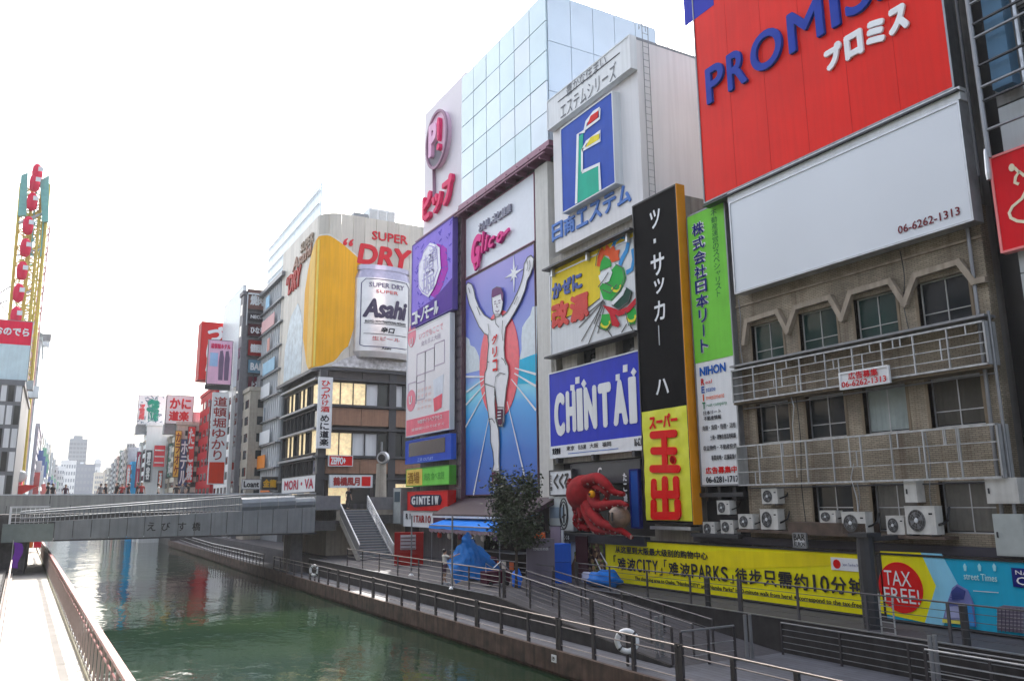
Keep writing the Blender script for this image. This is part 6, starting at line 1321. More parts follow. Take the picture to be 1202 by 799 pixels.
cz(-2.45, 2.35, 18.4, 20.4, 'Asahi', P(75, 70, 90), .25, .05); cz(-1.2, 1.2, 21.0, 21.35, 'SUPER', P(200, 110, 110), 0); cz(-1.9, 1.9, 21.6, 22.1, 'SUPER DRY', P(110, 105, 130)); cz(-2.2, 2.2, 17.9, 18.15, 'BREWED WITH TRADITIONAL METHODS', INK); cz(-.6, .9, 16.9, 17.5, '辛口', INK, .2, .04); cz(-1.5, 1.5, 16.1, 16.5, '生ビール', P(190, 110, 115)); cz(-.5, .5, 15.2, 15.45, 'Asahi', INK)
for z in (17.8, 16.75): build('can_rule', bend(MB().stroke(cm.fr, [(c0 - 2.3 + .23 * q, z) for q in range(21)], .05, .0, .015)), INK, bb_)
ol = [(-2.6, 15.6), (-2.6, 22.0)] + [(-2.2 + .44 * q, 22.45) for q in range(11)] + [(2.6, 22.0), (2.6, 15.6)] + [(2.2 - .44 * q, 15.45) for q in range(11)] + [(-2.6, 15.6)]; build('can_outline', bend(MB().stroke(cm.fr, [(c0 + a, b) for a, b in ol], .07, -.01, .02)), P(80, 80, 110), bb_)
ICE = mat('ice_print', (.56, .56, .58), .4, var=.5, scale=2.5)
build('ice_field', strip(1.0, 14.9, 13.35, interp([(1, 13.5), (2.2, 14.2), (3.8, 14.8), (6, 14.4), (8, 14.2), (10, 14.6), (15, 14.9)]), .12), ICE, bb_)
build('water_print', strip(-13.0, -5.6, 13.4, interp([(-13, 17), (-11, 20.5), (-8, 21.5), (-6.5, 20), (-5.6, 18)]), .03), mat('water_print', (.46, .56, .62), .4, var=.3, scale=1.5), bb_)
AR = P(190, 50, 60, 'brick_red_print'); tf_ = FY(YA - .4); Sg = Sign(bb_, tf_, YA - .4, 'Y', 0)
a, b = Sg.p(437, 258), Sg.p(481, 268)
def wtext(s_, x0, x1, z0, z1, m, shear=.0, bold=.02, name='letter'):
    mb = MB(); add_text(mb, tf_, s_, x0, x1, z0, z1, .03, bold, .1, shear); build('lettering', mb, m, bb_)
xs = [aY(p, 300, YA - .4).x for p in (402, 420, 437, 480)]
wtext('SUPER', xs[2] - .1, xs[3] - .2, 27.0, 27.95, AR); wtext('DRY', xs[1] - .1, xs[3] + .3, 24.2, 26.4, AR, .15, .05); wtext('“', xs[0], xs[0] + 1.1, 25.9, 26.7, AR, .2, .05)
fs_g = FX(XA - .4); SgX = Sign(bb_, fs_g, XA - .4, 'X', 0)
for s_, u0, u1, z0, z1, m_ in (('SUPER', -85.6, -80.6, 26.9, 28.0, P(150, 135, 120)), ('“DRY', -91.5, -85, 23.3, 25.6, P(165, 60, 55)), ('Asahi', -88.8, -81.0, 25.6, 27.0, P(150, 120, 105))):
    mb = MB(); add_text(mb, fs_g, s_, u0, u1, z0, z1, .03, .04, .12, .15); build('lettering', mb, m_, bb_)
rt_ = thing('roof_tank', 'pale boxy plant room with a railing on the billboard roof', 'roof box', (27, 82, 29.3)); build('box', MB().wbox(27.3, 30.3, 80, 83, 29.1, 31.4), PALE, rt_); build('side_box', MB().wbox(25.6, 27.2, 80, 82.5, 29.1, 30.6), GREY, rt_); build('railing', MB().tube([(24.5, 79.8, 30.0), (34, 79.8, 30.0)], .05).tube([(24.5, 79.8, 29.3), (24.5, 79.8, 30.0)], .04), DARK, rt_)
for i in range(3): build('door_panel', MB().wbox(27.4 + i, 28.2 + i, 79.95, 80.02, 29.4, 31.2), mat('pale_grey_two', (.5, .52, .54), .5), rt_)
sc = thing('glass_screen', 'pale blue translucent roof screen behind the beer billboard', 'screen', (22, 95, 26))
SCG = mat('pale_blue_screen', (.52, .66, .74), .3, .0, var=.1, scale=.3)
for i in range(9):
    y0 = 81 + i * 2.75; h = 33.8 - i * .06; build('screen_panel', MB().wbox(22.3, 22.4, y0 + .05, y0 + 2.7, 25 if i > 3 else 26, h), SCG, sc)
for i in range(5): build('cross_bar', MB().tube([(22.2, 81.5, 27 + i * 1.5), (22.2, 105.5, 27 + i * 1.5)], .05, 5), PALE, sc)
# vertical signs and fascias on the corner building
vs1 = board('white vertical sign with red and black characters on the building corner', 'Y', 77.2, 375, 442, 388, 526, WHITE, .4, edge=PALE)
vs1.column('ひっかけ酒', vs1.ext[0] + .2, vs1.ext[1] - .2, (vs1.ext[2] + vs1.ext[3]) / 2, vs1.ext[3] - .3, P(190, 60, 60), 2, .03); vs1.column('めに道楽', vs1.ext[0] + .2, vs1.ext[1] - .2, vs1.ext[2] + .2, (vs1.ext[2] + vs1.ext[3]) / 2 - .2, INK, 2, .03)
for lb, x0, y0, x1, y1, bg_, s_, fg in (('red fascia sign with white lettering on the corner building', 386, 534, 414, 547, RED, 'ZEPPO+', WHITE), ('white and red menu sign below the red fascia', 387, 557, 437, 572, WHITE, '鶴橋風月', P(150, 60, 60))):
    b_ = board(lb, 'Y', 77.3, x0, y0, x1, y1, bg_, .25, edge=PALE, cat='sign', name='sign'); frac_text(b_, s_, .08, .15, .7, .85, fg, .04)
    if bg_ is WHITE: build('roundel', MB().box(b_.fr, b_.ext[1] - 1.1, b_.ext[1] - .2, b_.ext[2] + .15, b_.ext[3] - .15, 0, .03), RED, b_.root)
mr_ = board('white and crimson shop sign at the foot of the corner building by the bridge', 'X', 21.2, 331, 561, 370, 577, WHITE, .4, edge=DARK, cat='sign', name='sign'); frac_text(mr_, 'MORI・VA', .1, .2, .95, .8, P(170, 30, 70), .04)
# lamp column and camera in front
lc = thing('lamp_column', 'stone column topped by a round speaker head in front of the corner building', 'lamp post', (27.3, 70, -.4))
q_ = aY(447, 580, 72); build('column', MB().lathe((q_.x, 72, -1), [(.62, 0), (.55, 1), (.45, 4.6)], seg=14), BEIGE, lc); build('head', MB().lathe((q_.x, 71.6, 4.1), [(.5, -.3), (.62, 0), (.5, .3)], (-.6, -.8, 0), 14), LGREY, lc); build('lens', MB().lathe((q_.x - .25, 71.3, 4.1), [(.35, 0), (.3, .1)], (-.6, -.8, 0), 14), BLACK, lc); build('mast', MB().tube([(q_.x, 72, 3.5), (q_.x, 72, 5.6)], .1), GREY, lc)
# ================================================================== FAR RIGHT BANK
def wall_windows(B, fr, u0, u1, z0, z1, nu, nz, m, frac=(.6, .5), n=.03, maxn=80):
    cu, cz_ = (u1 - u0) / nu, (z1 - z0) / nz; offs = [(i, j) for i in range(nu) for j in range(nz)]
    mb = MB().box(fr, u0 + cu * (1 - frac[0]) / 2, u0 + cu * (1 + frac[0]) / 2, z0 + cz_ * (1 - frac[1]) / 2, z0 + cz_ * (1 + frac[1]) / 2, -.1, n)
    repeat('window', mb, m, B, [fr.U * (cu * i) + Vector((0, 0, cz_ * j)) for i, j in offs])
def block(label, x0, x1, y0, y1, zt, m, zb=-6.5, name='building', floors=0, bays=0, wm=None, fbays=0, side='R', roof=None, cat='building', group=None):
    B = thing(name, label, cat, ((x0 + x1) / 2, (y0 + y1) / 2, zb), group)
    build('wall', MB().wbox(x0, x1, y0, y1, zb, zt), m, B); build('parapet', MB().wbox(x0 - .15, x1 + .15, y0 - .15, y1 + .15, zt, zt + .5), roof or m, B)
    q_ = random.Random(int(abs(x0 * 31 + y0 * 17))); w_, d_ = x1 - x0, y1 - y0
    for _ in range(2 if zb > -7 else 0):
        a_, b_ = x0 + w_ * q_.uniform(.02, .5) if side == 'R' else x1 - w_ * q_.uniform(.1, .5), y0 + d_ * q_.uniform(.05, .6); s_ = q_.uniform(.8, 2.2); build('roof_box', MB().wbox(a_, a_ + s_ * 1.3, b_, b_ + s_, zt + .4, zt + .5 + s_ * q_.uniform(.5, 1.1)), PALE if q_.random() < .5 else GREY, B)
    a_ = x0 + .8 if side == 'R' else x1 - .8; build('aerial', MB().tube([(a_, y0 + d_ * .3, zt), (a_, y0 + d_ * .3, zt + q_.uniform(1.5, 3.2))], .05 if y0 < 300 else .15, 4), DARK, B)
    wm = wm or WGLASS; zlo = .8
    if floors and bays:
        fr = FX(x0) if side == 'R' else Fr((x1, 0, 0), (0, 1, 0), (1, 0, 0)); u0, u1 = (-y1, -y0) if side == 'R' else (y0, y1)
        wall_windows(B, fr, u0, u1, zlo, zt - .5, bays, floors, wm)
    if floors and fbays: wall_windows(B, FY(y0), x0, x1, zlo, zt - .5, fbays, floors, wm, n=.03)
    return B
# slatted building beside the beer corner
SL = thing('slatted_building', 'narrow grey building with vertical fins and coloured balcony boards left of the beer billboard', 'building', (22, 98, -1))
build('wall', MB().wbox(22, 40, 92.6, 104.6, -5, 26.3), mat('blue_grey_wall', (.20, .22, .24), .6, streak=.2), SL)
build('roof_slab', MB().wbox(21.2, 40, 92.6, 105.2, 26.3, 26.8), GREY, SL)
repeat('fin', MB().wbox(21.6, 21.95, 93.0, 93.2, 0, 26.2), PALE, SL, [(0, .95 * k, 0) for k in range(12)])
for j in range(9):
    z = 1.2 + j * 2.8; build('balcony', MB().wbox(21.3, 22, 92.7, 104.5, z, z + .15), GREY, SL)
    build('balcony_board', MB().wbox(21.22, 21.3, 94 + (j * 3.1) % 5, 98.5 + (j * 3.7) % 5.5, z + .2, z + 1.7), [P(210, 120, 60), P(225, 130, 50), PALE, P(120, 130, 140), PALE, P(150, 185, 205), P(200, 150, 140), P(205, 165, 165), P(150, 190, 215)][j], SL)
for lb, x0, y0, x1, y1, bg_, s_, fg in (('white shop sign on the far quay left of the bridge end', 284, 562, 306, 574, WHITE, 'Loant', INK), ('black and gold round shop sign on the far quay', 307, 559, 326, 575, BLACK, '金龍', P(225, 165, 50))):
    b_ = board(lb, 'Y', 92, x0, y0, x1, y1, bg_, .3, edge=GREY, cat='sign', name='sign'); frac_text(b_, s_, .1, .2, .9, .8, fg, .04)
RR = lambda px: aY(px, 575, 1).x
NX = [20.0 / RR(288)]
XF = 20.0; YR = {}
def row(label, pc, pb, ytop, m, **k):
    """next block of the quay: its corner shows at pc and its canal face ends at pb"""
    y0 = NX[0] + .15; X = y0 * RR(pc); y1 = X / RR(pb); NX[0] = y1; YR[pc] = y0
    return block(label, X, 34, y0, y1, aY(pc, ytop, y0).z, m, **k)
# tower with stacked tenant signs
TS = block('slim building whose front is a column of stacked tenant signs', 19.4, 30, 105.2, 107.2, 26.6, mat('tower_grey', (.16, .16, .18), .6, streak=.2), floors=9, bays=1)
TXTS = [('焼肉', (120, 90, 85)), ('NEON', (60, 55, 60)), ('ひなり', (75, 25, 45)), ('個室居酒屋', (130, 20, 35)), ('BAR', (95, 130, 150)), ('よろづ', (85, 25, 50)), ('日本酒', (165, 165, 155)), ('鉄板', (225, 120, 40)), ('串カツ', (215, 105, 40)), ('CLUB', (150, 175, 190)), ('うどん', (190, 110, 50))]
ys = [338, 366, 378, 397, 420, 440, 465, 480, 500, 518, 540, 562]
for i, (s_, c_) in enumerate(TXTS):
    b_ = board('tenant sign reading %s in the stacked sign column, number %s from the top' % (s_, ['one', 'two', 'three', 'four', 'five', 'six', 'seven', 'eight', 'nine', 'ten', 'eleven'][i]), 'Y', 104.9, 291, ys[i] + 1, 313 - i * .25, ys[i + 1] - 1, P(*c_), .2, edge=DARK, cat='sign', name='sign', group='stacked tenant signs')
    b_.root['label'] = '%s tenant sign reading %s in the narrow column of stacked signs' % (['brown topmost', 'black', 'dark wine', 'bright red', 'steel blue', 'plum', 'cream', 'orange', 'amber', 'pale blue', 'ochre lowest'][i], s_)
    frac_text(b_, s_, .15, .25, .85, .78, WHITE if sum(c_) < 400 else P(120, 50, 40), .04)
for xx in (290.5, 313.5): pass
build('white_frame', MB().box(FY(104.8), 19.75, 22.0, 26.6, 26.8, 0, .1).box(FY(104.8), 19.75, 19.85, 22.5, 26.8, 0, .1), WHITE, TS)
ws_ = board('big blank pale blue billboard seen edge-on above the beige block', 'X', 19.7, 263, 398, 289, 455, mat('pale_sky_board', (.62, .72, .76), .4), .4, edge=PALE, ext=(-121.5, -107.4, 15.2, 28.5))
row('beige block under the pale blue billboard', 288, 270, 458, BEIGE, floors=6, bays=3, fbays=3)
row('white narrow building with a red vertical sign', 266, 250, 456, WHITE, floors=7, bays=4, fbays=3)
v_ = board('narrow white vertical sign with dark and red writing on the far quay', 'Y', YR[266] - .4, 250, 460, 263, 568, WHITE, .3, edge=PALE, name='sign', cat='sign'); v_.column('道頓堀ゆかり', v_.ext[0] + .15, v_.ext[1] - .15, v_.ext[2] + 3, v_.ext[3] - .5, P(150, 60, 60), 2, .02); build('red_foot', MB().box(v_.fr, v_.ext[0] + .1, v_.ext[1] - .1, v_.ext[2] + .1, v_.ext[2] + 2.8, 0, .03), P(200, 60, 30), v_.root)
pk = board('pink advertising board with two pale figures, on a roof', 'Y', YR[266] + .5, 245, 398, 271, 452, P(225, 170, 195), .4, edge=DARK)
frac_text(pk, '道頓堀ホテル', .1, .08, .9, .2, P(200, 40, 90), .04)
for a in (.55, .78): U0, U1, V0, V1 = pk.ext; uu = U0 + a * (U1 - U0); build('figure_shape', MB().poly(pk.fr, [(uu - .25, V0 + .6), (uu + .3, V0 + .6), (uu + .35, V0 + 3.6), (uu + .15, V0 + 4.6), (uu - .2, V0 + 4.5), (uu - .3, V0 + 3)], 0, .03), P(110, 90, 115), pk.root)
build('blue_patch', MB().box(pk.fr, pk.ext[0] + .3, pk.ext[0] + 1.3, pk.ext[2] + 2.4, pk.ext[2] + 4.2, 0, .03), P(150, 180, 215), pk.root); build('scaffold', MB().wbox(pk.ext[0], pk.ext[1], YR[266] + 1, YR[266] + 1.6, 15, pk.ext[2]), DARK, pk.root)
row('deep red building below the red vertical tower sign', 246, 229, 455, P(165, 35, 45, 'building_red', rough=.6), floors=7, bays=4, fbays=3)
rt2 = board('tall red tower sign with white kana, standing on a roof', 'Y', YR[246] + .5, 237, 377, 264, 447, P(190, 25, 40), 3.0, edge=P(160, 25, 40)); rt2.column('づぼら', rt2.ext[0] + .8, rt2.ext[1] - .5, rt2.ext[2] + .5, rt2.ext[3] - .4, WHITE, 2, .06)
build('support', MB().wbox(rt2.ext[0] + .5, rt2.ext[1] - .5, YR[246] + 1, YR[246] + 3, 19.5, rt2.ext[2]), PALE, rt2.root)
row('cream building with brown window columns on the far quay', 203, 198, 498, CREAM, floors=7, bays=5, fbays=3)
kd = board('white rooftop board with large red crab-restaurant characters', 'Y', YR[203] + .5, 196, 463, 226, 498, WHITE, .5, edge=DARK); frac_text(kd, 'かに', .12, .1, .9, .48, P(190, 40, 50), .04); frac_text(kd, '道楽', .12, .55, .85, .9, P(190, 40, 50), .04); build('scaffold', MB().wbox(kd.ext[0], kd.ext[1], YR[203] + 1.1, YR[203] + 3, kd.ext[2] - 1.5, kd.ext[2]), GREY, kd.root)
row('tan building with an ochre vertical strip', 196, 193, 515, BEIGE, floors=6, bays=4, fbays=2)
row('grey building with a round mark high on its blank wall', 167, 164, 499, PALE, floors=8, bays=6, fbays=0)
gsn = board('white rooftop board patterned with green and red brush characters', 'Y', YR[167] + .5, 163, 463, 194, 499, WHITE, .5, edge=GREY); frac_text(gsn, '千房', .3, .1, .75, .9, P(30, 130, 110), .06)
rq = random.Random(9); mb = MB()
for k_ in range(60): a = rq.uniform(gsn.ext[0] + .3, gsn.ext[1] - .3); b = rq.uniform(gsn.ext[2] + .3, gsn.ext[3] - .3); mb.stroke(gsn.fr, [(a, b), (a + rq.uniform(-.5, .5), b + rq.uniform(-.5, .5))], .12, 0, .025 + .0005 * k_)
tag(build('brush_pattern', mb, P(90, 110, 130), gsn.root), kind='stuff'); frac_text(gsn, '大阪', .05, .3, .25, .85, P(200, 90, 95), .04, 5); build('scaffold', MB().wbox(gsn.ext[0], gsn.ext[1], YR[167] + 1.1, YR[167] + 4, gsn.ext[2] - 1.5, gsn.ext[2]), GREY, gsn.root)
rz = board('small red striped sign on the grey building wall', 'Y', YR[167] - .3, 181, 522, 193, 548, P(200, 60, 70), .2, edge=PALE, cat='sign', name='sign')
for k_ in range(4): build('stripe', MB().box(rz.fr, rz.ext[0] + .2, rz.ext[1] - .2, rz.ext[2] + .6 + k_ * 1.0, rz.ext[2] + .8 + k_ * 1.0, 0, .03), WHITE, rz.root)
row('white slab building with a rounded top on the far quay', 161, 159, 522, WHITE, floors=5, bays=3)
row('turquoise blue narrow building on the far quay', 153, 151, 545, P(40, 150, 205, 'turquoise'), floors=4, bays=4)
cols = [(.30, .30, .33), (.55, .52, .50), (.62, .64, .66), (.35, .42, .40), (.60, .45, .42), (.55, .60, .62), (.45, .48, .52), (.60, .60, .58)]
nm_ = ['dark grey', 'warm grey', 'pale', 'green grey', 'dusty pink', 'pale blue grey', 'slate', 'off white']
pcs = [147, 144, 141, 138, 136, 133, 130, 126]; pbs = [145.5, 142.5, 139.5, 137, 134.5, 131.5, 128, 124]; tops = [528, 530, 533, 531, 538, 541, 546, 552]
for i in range(8):
    row('%s building in the receding right-hand row, %s' % (nm_[i], ['just beyond the turquoise one', 'behind the first', 'third of the row', 'with a stepped top', 'low middle one', 'taller late one', 'hazy one near the end', 'last before the far tower'][i]), pcs[i], pbs[i], tops[i], mat('far_wall_%d' % i, cols[i], .7), floors=7, bays=3, fbays=3, group='buildings receding along the right bank')
# vertical shop signs and roof clutter on the far quay fronts
FSG = [(262, 268, 470, 500, WHITE, 'すし', RED, 266), (247, 250, 470, 545, P(120, 30, 45), '居酒屋', WHITE, 246), (206, 210, 505, 560, P(215, 175, 80), 'カラオケ', P(120, 50, 40), 203), (212, 219, 515, 570, P(60, 70, 110), 'ホテル', WHITE, 203), (221, 226, 500, 566, P(205, 60, 60), 'たこ焼', WHITE, 203), (172, 176, 528, 565, P(70, 75, 85), '理容', WHITE, 167), (186, 190, 552, 572, P(190, 80, 60), '酒', WHITE, 167), (198, 202, 520, 560, P(90, 130, 120), '珈琲', WHITE, 196), (161, 163, 530, 572, P(160, 60, 90), 'バー', WHITE, 161), (149, 152, 545, 572, P(215, 120, 120), '宿', WHITE, 153)]
for i, (xa, xb, ya, yb, bgm, s_, fg, key) in enumerate(FSG):
    b_ = board('%s on the far right quay' % ['white sign with red kana under the pink board', 'wine red vertical sign at the red building corner', 'ochre vertical sign left of the crab board building', 'navy vertical sign with white kana on the cream front', 'tomato red vertical sign on the cream front', 'slate vertical sign on the pale grey front', 'rust coloured small sign low on the pale grey front', 'muted green vertical sign on the tan building', 'plum sign on the white slab building', 'pink sign on the turquoise building'][i], 'Y', YR[key] - .35, xa, ya, xb, yb, bgm, .25, edge=DARK, cat='sign', name='sign')
    u0, u1, v0, v1 = b_.ext; b_.column(s_, u0 + .12, u1 - .12, v0 + .2, v1 - .2, fg, 2, .02)
# far end
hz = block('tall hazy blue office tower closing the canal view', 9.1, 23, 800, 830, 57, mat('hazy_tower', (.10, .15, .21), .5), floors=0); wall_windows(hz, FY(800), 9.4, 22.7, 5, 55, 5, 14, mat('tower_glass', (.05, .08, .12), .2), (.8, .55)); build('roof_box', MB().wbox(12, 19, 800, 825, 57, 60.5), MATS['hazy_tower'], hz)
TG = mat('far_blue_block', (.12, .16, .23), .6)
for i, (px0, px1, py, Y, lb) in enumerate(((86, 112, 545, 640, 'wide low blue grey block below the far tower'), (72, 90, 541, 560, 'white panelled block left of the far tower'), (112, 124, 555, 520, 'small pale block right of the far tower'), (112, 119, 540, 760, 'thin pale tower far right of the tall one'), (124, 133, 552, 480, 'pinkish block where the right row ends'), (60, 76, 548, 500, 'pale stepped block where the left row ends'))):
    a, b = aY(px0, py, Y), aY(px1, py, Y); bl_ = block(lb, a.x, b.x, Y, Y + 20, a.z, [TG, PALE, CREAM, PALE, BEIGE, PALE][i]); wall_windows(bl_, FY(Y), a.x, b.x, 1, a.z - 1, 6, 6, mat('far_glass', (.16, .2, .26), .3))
# ================================================================== LEFT BANK
def lx(px, Y): return aY(px, 575, Y).x
# near dark facade at the very left
LB_ = block('dark framed building with pale panels at the left edge', lx(-60, 95), lx(14, 95), 95, 118, aY(12, 452, 95).z, mat('left_dark', (.16, .17, .19), .5), side='L')
for i in range(4):
    for j in range(5): build('panel', MB().box(FY(95), lx(-22 + i * 9, 95) + .08, lx(-13 + i * 9, 95) - .08, 1.2 + j * 2.3, 3.1 + j * 2.3, 0, .06), PALE if (i + j) % 3 else WGLASS, LB_)
a = aY(-30, 372, 96); b = aY(32, 447, 96)
pb = board('rooftop advert at the left edge, red above and pale blue below', 'Y', 96, -30, 372, 32, 447, P(190, 210, 222), .6, edge=GREY); build('red_half', MB().box(pb.fr, pb.ext[0] + .05, pb.ext[1] - .05, pb.ext[3] - 2.5, pb.ext[3] - .05, 0, .03), P(215, 45, 75), pb.root); frac_text(pb, 'おのでら', .35, .12, .95, .26, WHITE, .04, 5); build('support', MB().wbox(pb.ext[0] + 1, pb.ext[1] - .5, 96.5, 99, 10, pb.ext[2]), DARK, pb.root)
GT = block('tall grey blue slab tower behind the rooftop advert', lx(8, 132), lx(30, 132), 132, 150, aY(30, 398, 132).z, mat('grey_blue_slab', (.42, .50, .55), .6), side='L')
for j in range(5): build('floor_line', MB().box(FY(132), lx(8, 132), lx(30, 132), 4 + j * 5.0, 4.5 + j * 5.0, 0, .08), mat('slab_line', (.25, .3, .34), .5), GT)
# oval ferris wheel
FW = thing('ferris_wheel', 'tall oval ferris wheel frame in yellow and green with red gondolas', 'ferris wheel', (-5, 124, 0)); YF = 124.0
wl = lambda px, py, Y=YF: Vector(aY(px, py, Y))
YLW = mat('wheel_yellow', (.62, .50, .08), .45, streak=.1); TEAL = mat('wheel_teal', (.16, .46, .42), .45)
def lat(p0, p1, w0, m, nm, r=.22, n=26):
    """lattice leg: two chords with zigzag"""
    dxy = Vector((w0, 0, 0)); mb = MB().tube([p0, p1], r).tube([p0 + dxy, p1 + dxy * .9], r)
    for i in range(n):
        a = p0.lerp(p1, i / n); b = p0.lerp(p1, (i + 1) / n); mb.tube([a + (dxy if i % 2 else Vector()), b + (Vector() if i % 2 else dxy)], .11, 4)
        if i % 2 == 0: mb.tube([a, a + dxy], .09, 4)
    build(nm, mb, m, FW)
lat(wl(3, 470), wl(25, 215), 1.5, YLW, 'lattice_leg'); lat(wl(16, 575), wl(50, 215), .9, YLW, 'lattice_leg'); lat(wl(20, 575, 128), wl(53, 260, 128), .7, mat('wheel_pink', (.50, .30, .40), .5), 'lattice_leg', .1)
lat(wl(12, 520), wl(42, 230), 1.2, YLW, 'lattice_leg', .13, 26)
lat(wl(9, 470, 126), wl(30, 250, 126), 2.6, mat('wheel_olive', (.35, .36, .12), .5), 'lattice_leg', .10, 18)
lat(wl(36, 300), wl(42, 225), 1.2, TEAL, 'lattice_leg', .14, 8)
build('top_frame', MB().poly(FY(YF - .5), [(wl(23, 240).x, wl(23, 255).z), (wl(25, 208).x, wl(25, 208).z), (wl(33, 205).x, wl(33, 205).z), (wl(31, 255).x, wl(31, 255).z)], -.4, .3).poly(FY(YF - .5), [(wl(50, 258).x, wl(50, 262).z), (wl(47, 212).x, wl(47, 214).z), (wl(58, 206).x, wl(58, 208).z), (wl(59, 240).x, wl(59, 262).z)], -.4, .3), TEAL, FW)
build('cross_beam', MB().tube([wl(22, 262), wl(52, 250)], .25).tube([wl(20, 300), wl(48, 292)], .15).tube([wl(16, 350), wl(40, 340)], .15).tube([wl(8, 420), wl(34, 410)], .15), mat('wheel_grey', (.5, .58, .6), .5), FW)
for i, (px, py) in enumerate(((44, 202), (41, 214), (38, 236), (33, 264), (30, 290), (26, 317), (22, 343), (19, 370), (14, 400), (12, 428))):
    c = wl(px, py, YF - 1.2); h_ = .95
    gd = build('gondola', MB().lathe(c - Vector((0, 0, h_)), [(.25, -.4), (.58, -.1), (.68, .8), (.6, 1.6), (.3, 2.1)], seg=12), P(200, 45, 75, 'gondola_red'), FW, smooth=True); build('gondola_window', MB().box(FY(c.y - .75), c.x + .1, c.x + .7, c.z - .1, c.z + .5, 0, .1), PALE, gd)
for i, (m_, w_) in enumerate(((YLW, .13), (TEAL, .11), (MATS['wheel_olive'], .10), (mat('wheel_white', (.6, .62, .62), .5), .08), (mat('wheel_red', (.45, .06, .10), .5), .08))):
    mb = MB(); q_ = random.Random(30 + i)
    for k in range(26):
        t = k / 26 + q_.uniform(-.01, .01); t2 = t + q_.choice((-.03, .03, .045, 0)); a = wl(5, 520, YF + i * .4).lerp(wl(26, 215, YF + i * .4), t); b = wl(19, 540, YF + i * .4).lerp(wl(51, 215, YF + i * .4), max(0, t2)); f0, f1 = q_.uniform(0, .35), q_.uniform(.6, 1)
        mb.tube([a.lerp(b, f0), a.lerp(b, f1)], w_, 4)
    tag(build('bracing', mb, m_, FW), kind='stuff')
build('stay', MB().tube([wl(-10, 350), wl(14, 335)], .08).tube([wl(-10, 360), wl(10, 352)], .08).tube([wl(-12, 340), wl(12, 372)], .07), DARK, FW)
bsn = MB()
rf = random.Random(6)
for cc in ('blue', 'mauve', 'gold'):
    mb = MB()
    for k_ in range(14):
        t = rf.random(); px = 17 + 12 * t + rf.uniform(-2, 3); py = 560 - 170 * t; q0 = wl(px, py, 122.5); mb.box(FY(122.5), q0.x - .3, q0.x + .35, q0.z - .8, q0.z + .6, 0, .15 + .01 * k_)
    tag(build('decor_%s' % cc, mb, {'blue': P(80, 110, 180), 'mauve': P(170, 130, 170), 'gold': P(220, 170, 60)}[cc], FW), kind='stuff')
bo = thing('boat_shaped_kiosk', 'red and pink boat shaped rooftop ornament at the wheel foot', 'kiosk', (-4, 118, 0))
q0, q1 = aY(11, 578, 112), aY(46, 553, 112); hb = MB().prism([(q0.x, 111, q0.z + .6), (q0.x + .6, 111, q0.z - .2), (q1.x - 1.6, 111, q0.z - .2), (q1.x, 111, q0.z + .8), (q1.x - 1.2, 111, q0.z + .9)], (0, 3, 0)); build('hull', hb, P(200, 60, 60), bo); build('canopy', MB().wbox(q0.x + .4, q1.x - 1.6, 111, 114, q0.z + .9, q1.z), P(235, 110, 120), bo); build('crest', MB().lathe(((q0.x + q1.x) / 2 - .4, 111, q1.z - .6), [(.1, -.1), (.7, 0), (.5, .2)], (0, -1, 0), 12), PALE, bo)
cl2 = [(.45, .42, .48), (.62, .62, .62), (.50, .56, .60), (.40, .44, .50), (.66, .64, .60), (.52, .58, .64), (.58, .60, .62), (.50, .50, .54)]
Y0 = 150
for i, (px, py) in enumerate(((38, 500), (43, 510), (47, 516), (50, 521), (54, 523), (58, 532), (62, 540), (66, 549))):
    Y1 = Y0 * 1.17; xr = lx(px, Y0); h_ = aY(px, py, Y0).z
    block('%s building in the receding left-hand row, %s' % (['plum grey', 'off white', 'pale blue', 'slate blue', 'cream', 'misty blue', 'light grey', 'violet grey'][i], ['nearest the wheel', 'second from the wheel', 'third from the wheel', 'fourth from the wheel', 'mid row', 'past mid row', 'near the far end', 'last of the row'][i]), xr - 14, xr, Y0, Y1 - .5, h_, mat('left_far_%d' % i, cl2[i], .7), floors=8, bays=4, fbays=3, side='L', group='buildings receding along the left bank')
    for j in range(3):
        q = Y0 + (Y1 - Y0) * (.1 + .3 * j); b_ = build('hanging_sign', MB().wbox(xr, xr + .8, q, q + .25, 2 + 2.2 * ((i + j) % 4), 5.5 + 2.2 * ((i + j) % 4)), [P(190, 90, 90), PALE, P(90, 110, 160), P(120, 170, 150)][(i + j) % 4], bpy.data.objects[-1] if False else None, loc=(0, 0, 0)); tag(b_, '%s hanging sign on the %s left-bank building, %s one' % (['red', 'white', 'blue', 'green'][(i + j) % 4], ['first', 'second', 'third', 'fourth', 'fifth', 'sixth', 'seventh', 'eighth'][i], ['near', 'middle', 'far'][j]), 'sign', 'hanging signs along the left bank')
    Y0 = Y1
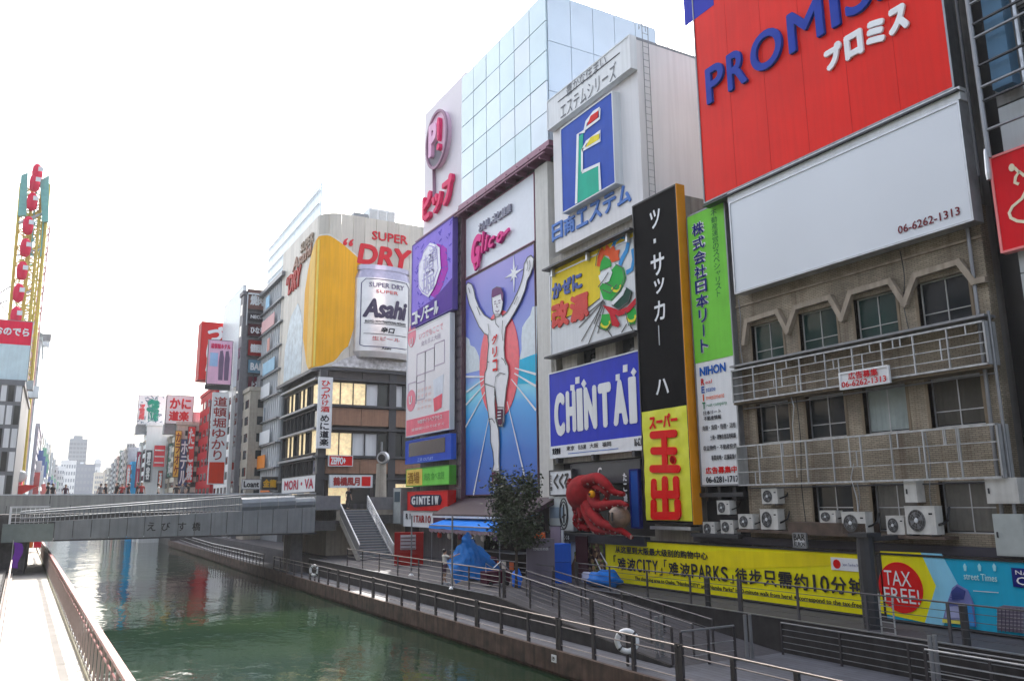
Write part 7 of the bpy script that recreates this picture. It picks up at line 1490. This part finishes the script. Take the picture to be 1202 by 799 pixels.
# things on the far part of the left walkway
ot = thing('market_tent', 'orange and red canopy tent on the walkway under the bridge', 'tent', LW(66, 1.0, LZ)); c = LW(70, .9, LZ)
for i in range(3): build('canopy', MB().prism([tuple(c + Vector((-.9 + .7 * i, 0, 1.7))), tuple(c + Vector((-.25 + .7 * i, 0, 1.7))), tuple(c + Vector((-.58 + .7 * i, 0, 2.35)))], (0, 2.5, 0)), [P(205, 110, 50), P(215, 150, 60), P(200, 50, 50)][i], ot); build('side_sheet', MB().prism([tuple(c + Vector((-.9 + .7 * i, 0, .4))), tuple(c + Vector((-.25 + .7 * i, 0, .4))), tuple(c + Vector((-.25 + .7 * i, 0, 1.7))), tuple(c + Vector((-.9 + .7 * i, 0, 1.7)))], (0, .05, 0)), [P(205, 90, 45), P(200, 110, 55), P(195, 35, 60)][i], ot)
for xx in (-.9, 1.2): build('leg', MB().tube([c + Vector((xx, 0, 0)), c + Vector((xx, 0, 1.7))], .04), LGREY, ot)
pf = thing('banner_flag', 'purple and white cloth banner at the bank side of the walkway', 'banner', LW(34, 2.0, LZ)); c = LW(36, 1.9, LZ)
build('cloth', MB().raw([tuple(c + Vector((-.1 + .25 * math.sin(j * .9) * .4, 0, 2.2 - j * .3))) for j in range(6)] + [tuple(c + Vector((.35 + .12 * math.sin(j * 1.1), .1, 2.1 - j * .3))) for j in range(6)], [(j, j + 1, j + 7, j + 6) for j in range(5)]), P(95, 50, 140), pf); build('pole', MB().tube([c + Vector((-.12, 0, 0)), c + Vector((-.12, 0, 2.3))], .025), LGREY, pf)
bg1 = rumpled('small dark bag left on the walkway near the bridge shadow', (LW(38, 1.5, LZ).x, LW(38, 1.5, LZ).y, LZ + .2), .22, BLACK, (1.2, 1, .8), 4)

# ================================================================== BANK BEHIND AND BESIDE THE VIEWER (reflected in glass and water)
rn = random.Random(12); y = -60
OC_ = [mat('opposite_%d' % i, c, .7, streak=.2) for i, c in enumerate(((.16, .15, .14), (.26, .25, .24), (.12, .12, .14), (.30, .27, .23)))]
for i in range(9):
    d = rn.uniform(13, 19); h = rn.uniform(15, 25)
    block('%s building on the left bank outside the picture, %s' % (['brown', 'grey', 'dark', 'beige'][i % 4], ['first', 'second', 'third', 'fourth', 'fifth', 'sixth', 'seventh', 'eighth', 'ninth'][i] + ' from behind'), -24, -8.5, y, y + d - .2, h, OC_[i % 4], floors=6, bays=4, side='L'); y += d
# ================================================================== AIR
hz_ = struct('haze', MB().wbox(-1600, 1600, -330, 1750, -10.4, 78), None, kind='stuff')
hm = bpy.data.materials.new('haze_air'); hm.use_nodes = True; n = hm.node_tree.nodes; n.remove(n['Principled BSDF'])
pv_ = n.new('ShaderNodeVolumePrincipled'); pv_.inputs['Color'].default_value = (.93, .95, 1, 1); pv_.inputs['Density'].default_value = .0003; pv_.inputs['Anisotropy'].default_value = .0
hm.node_tree.links.new(pv_.outputs[0], n['Material Output'].inputs['Volume']); hz_.data.materials.append(hm)
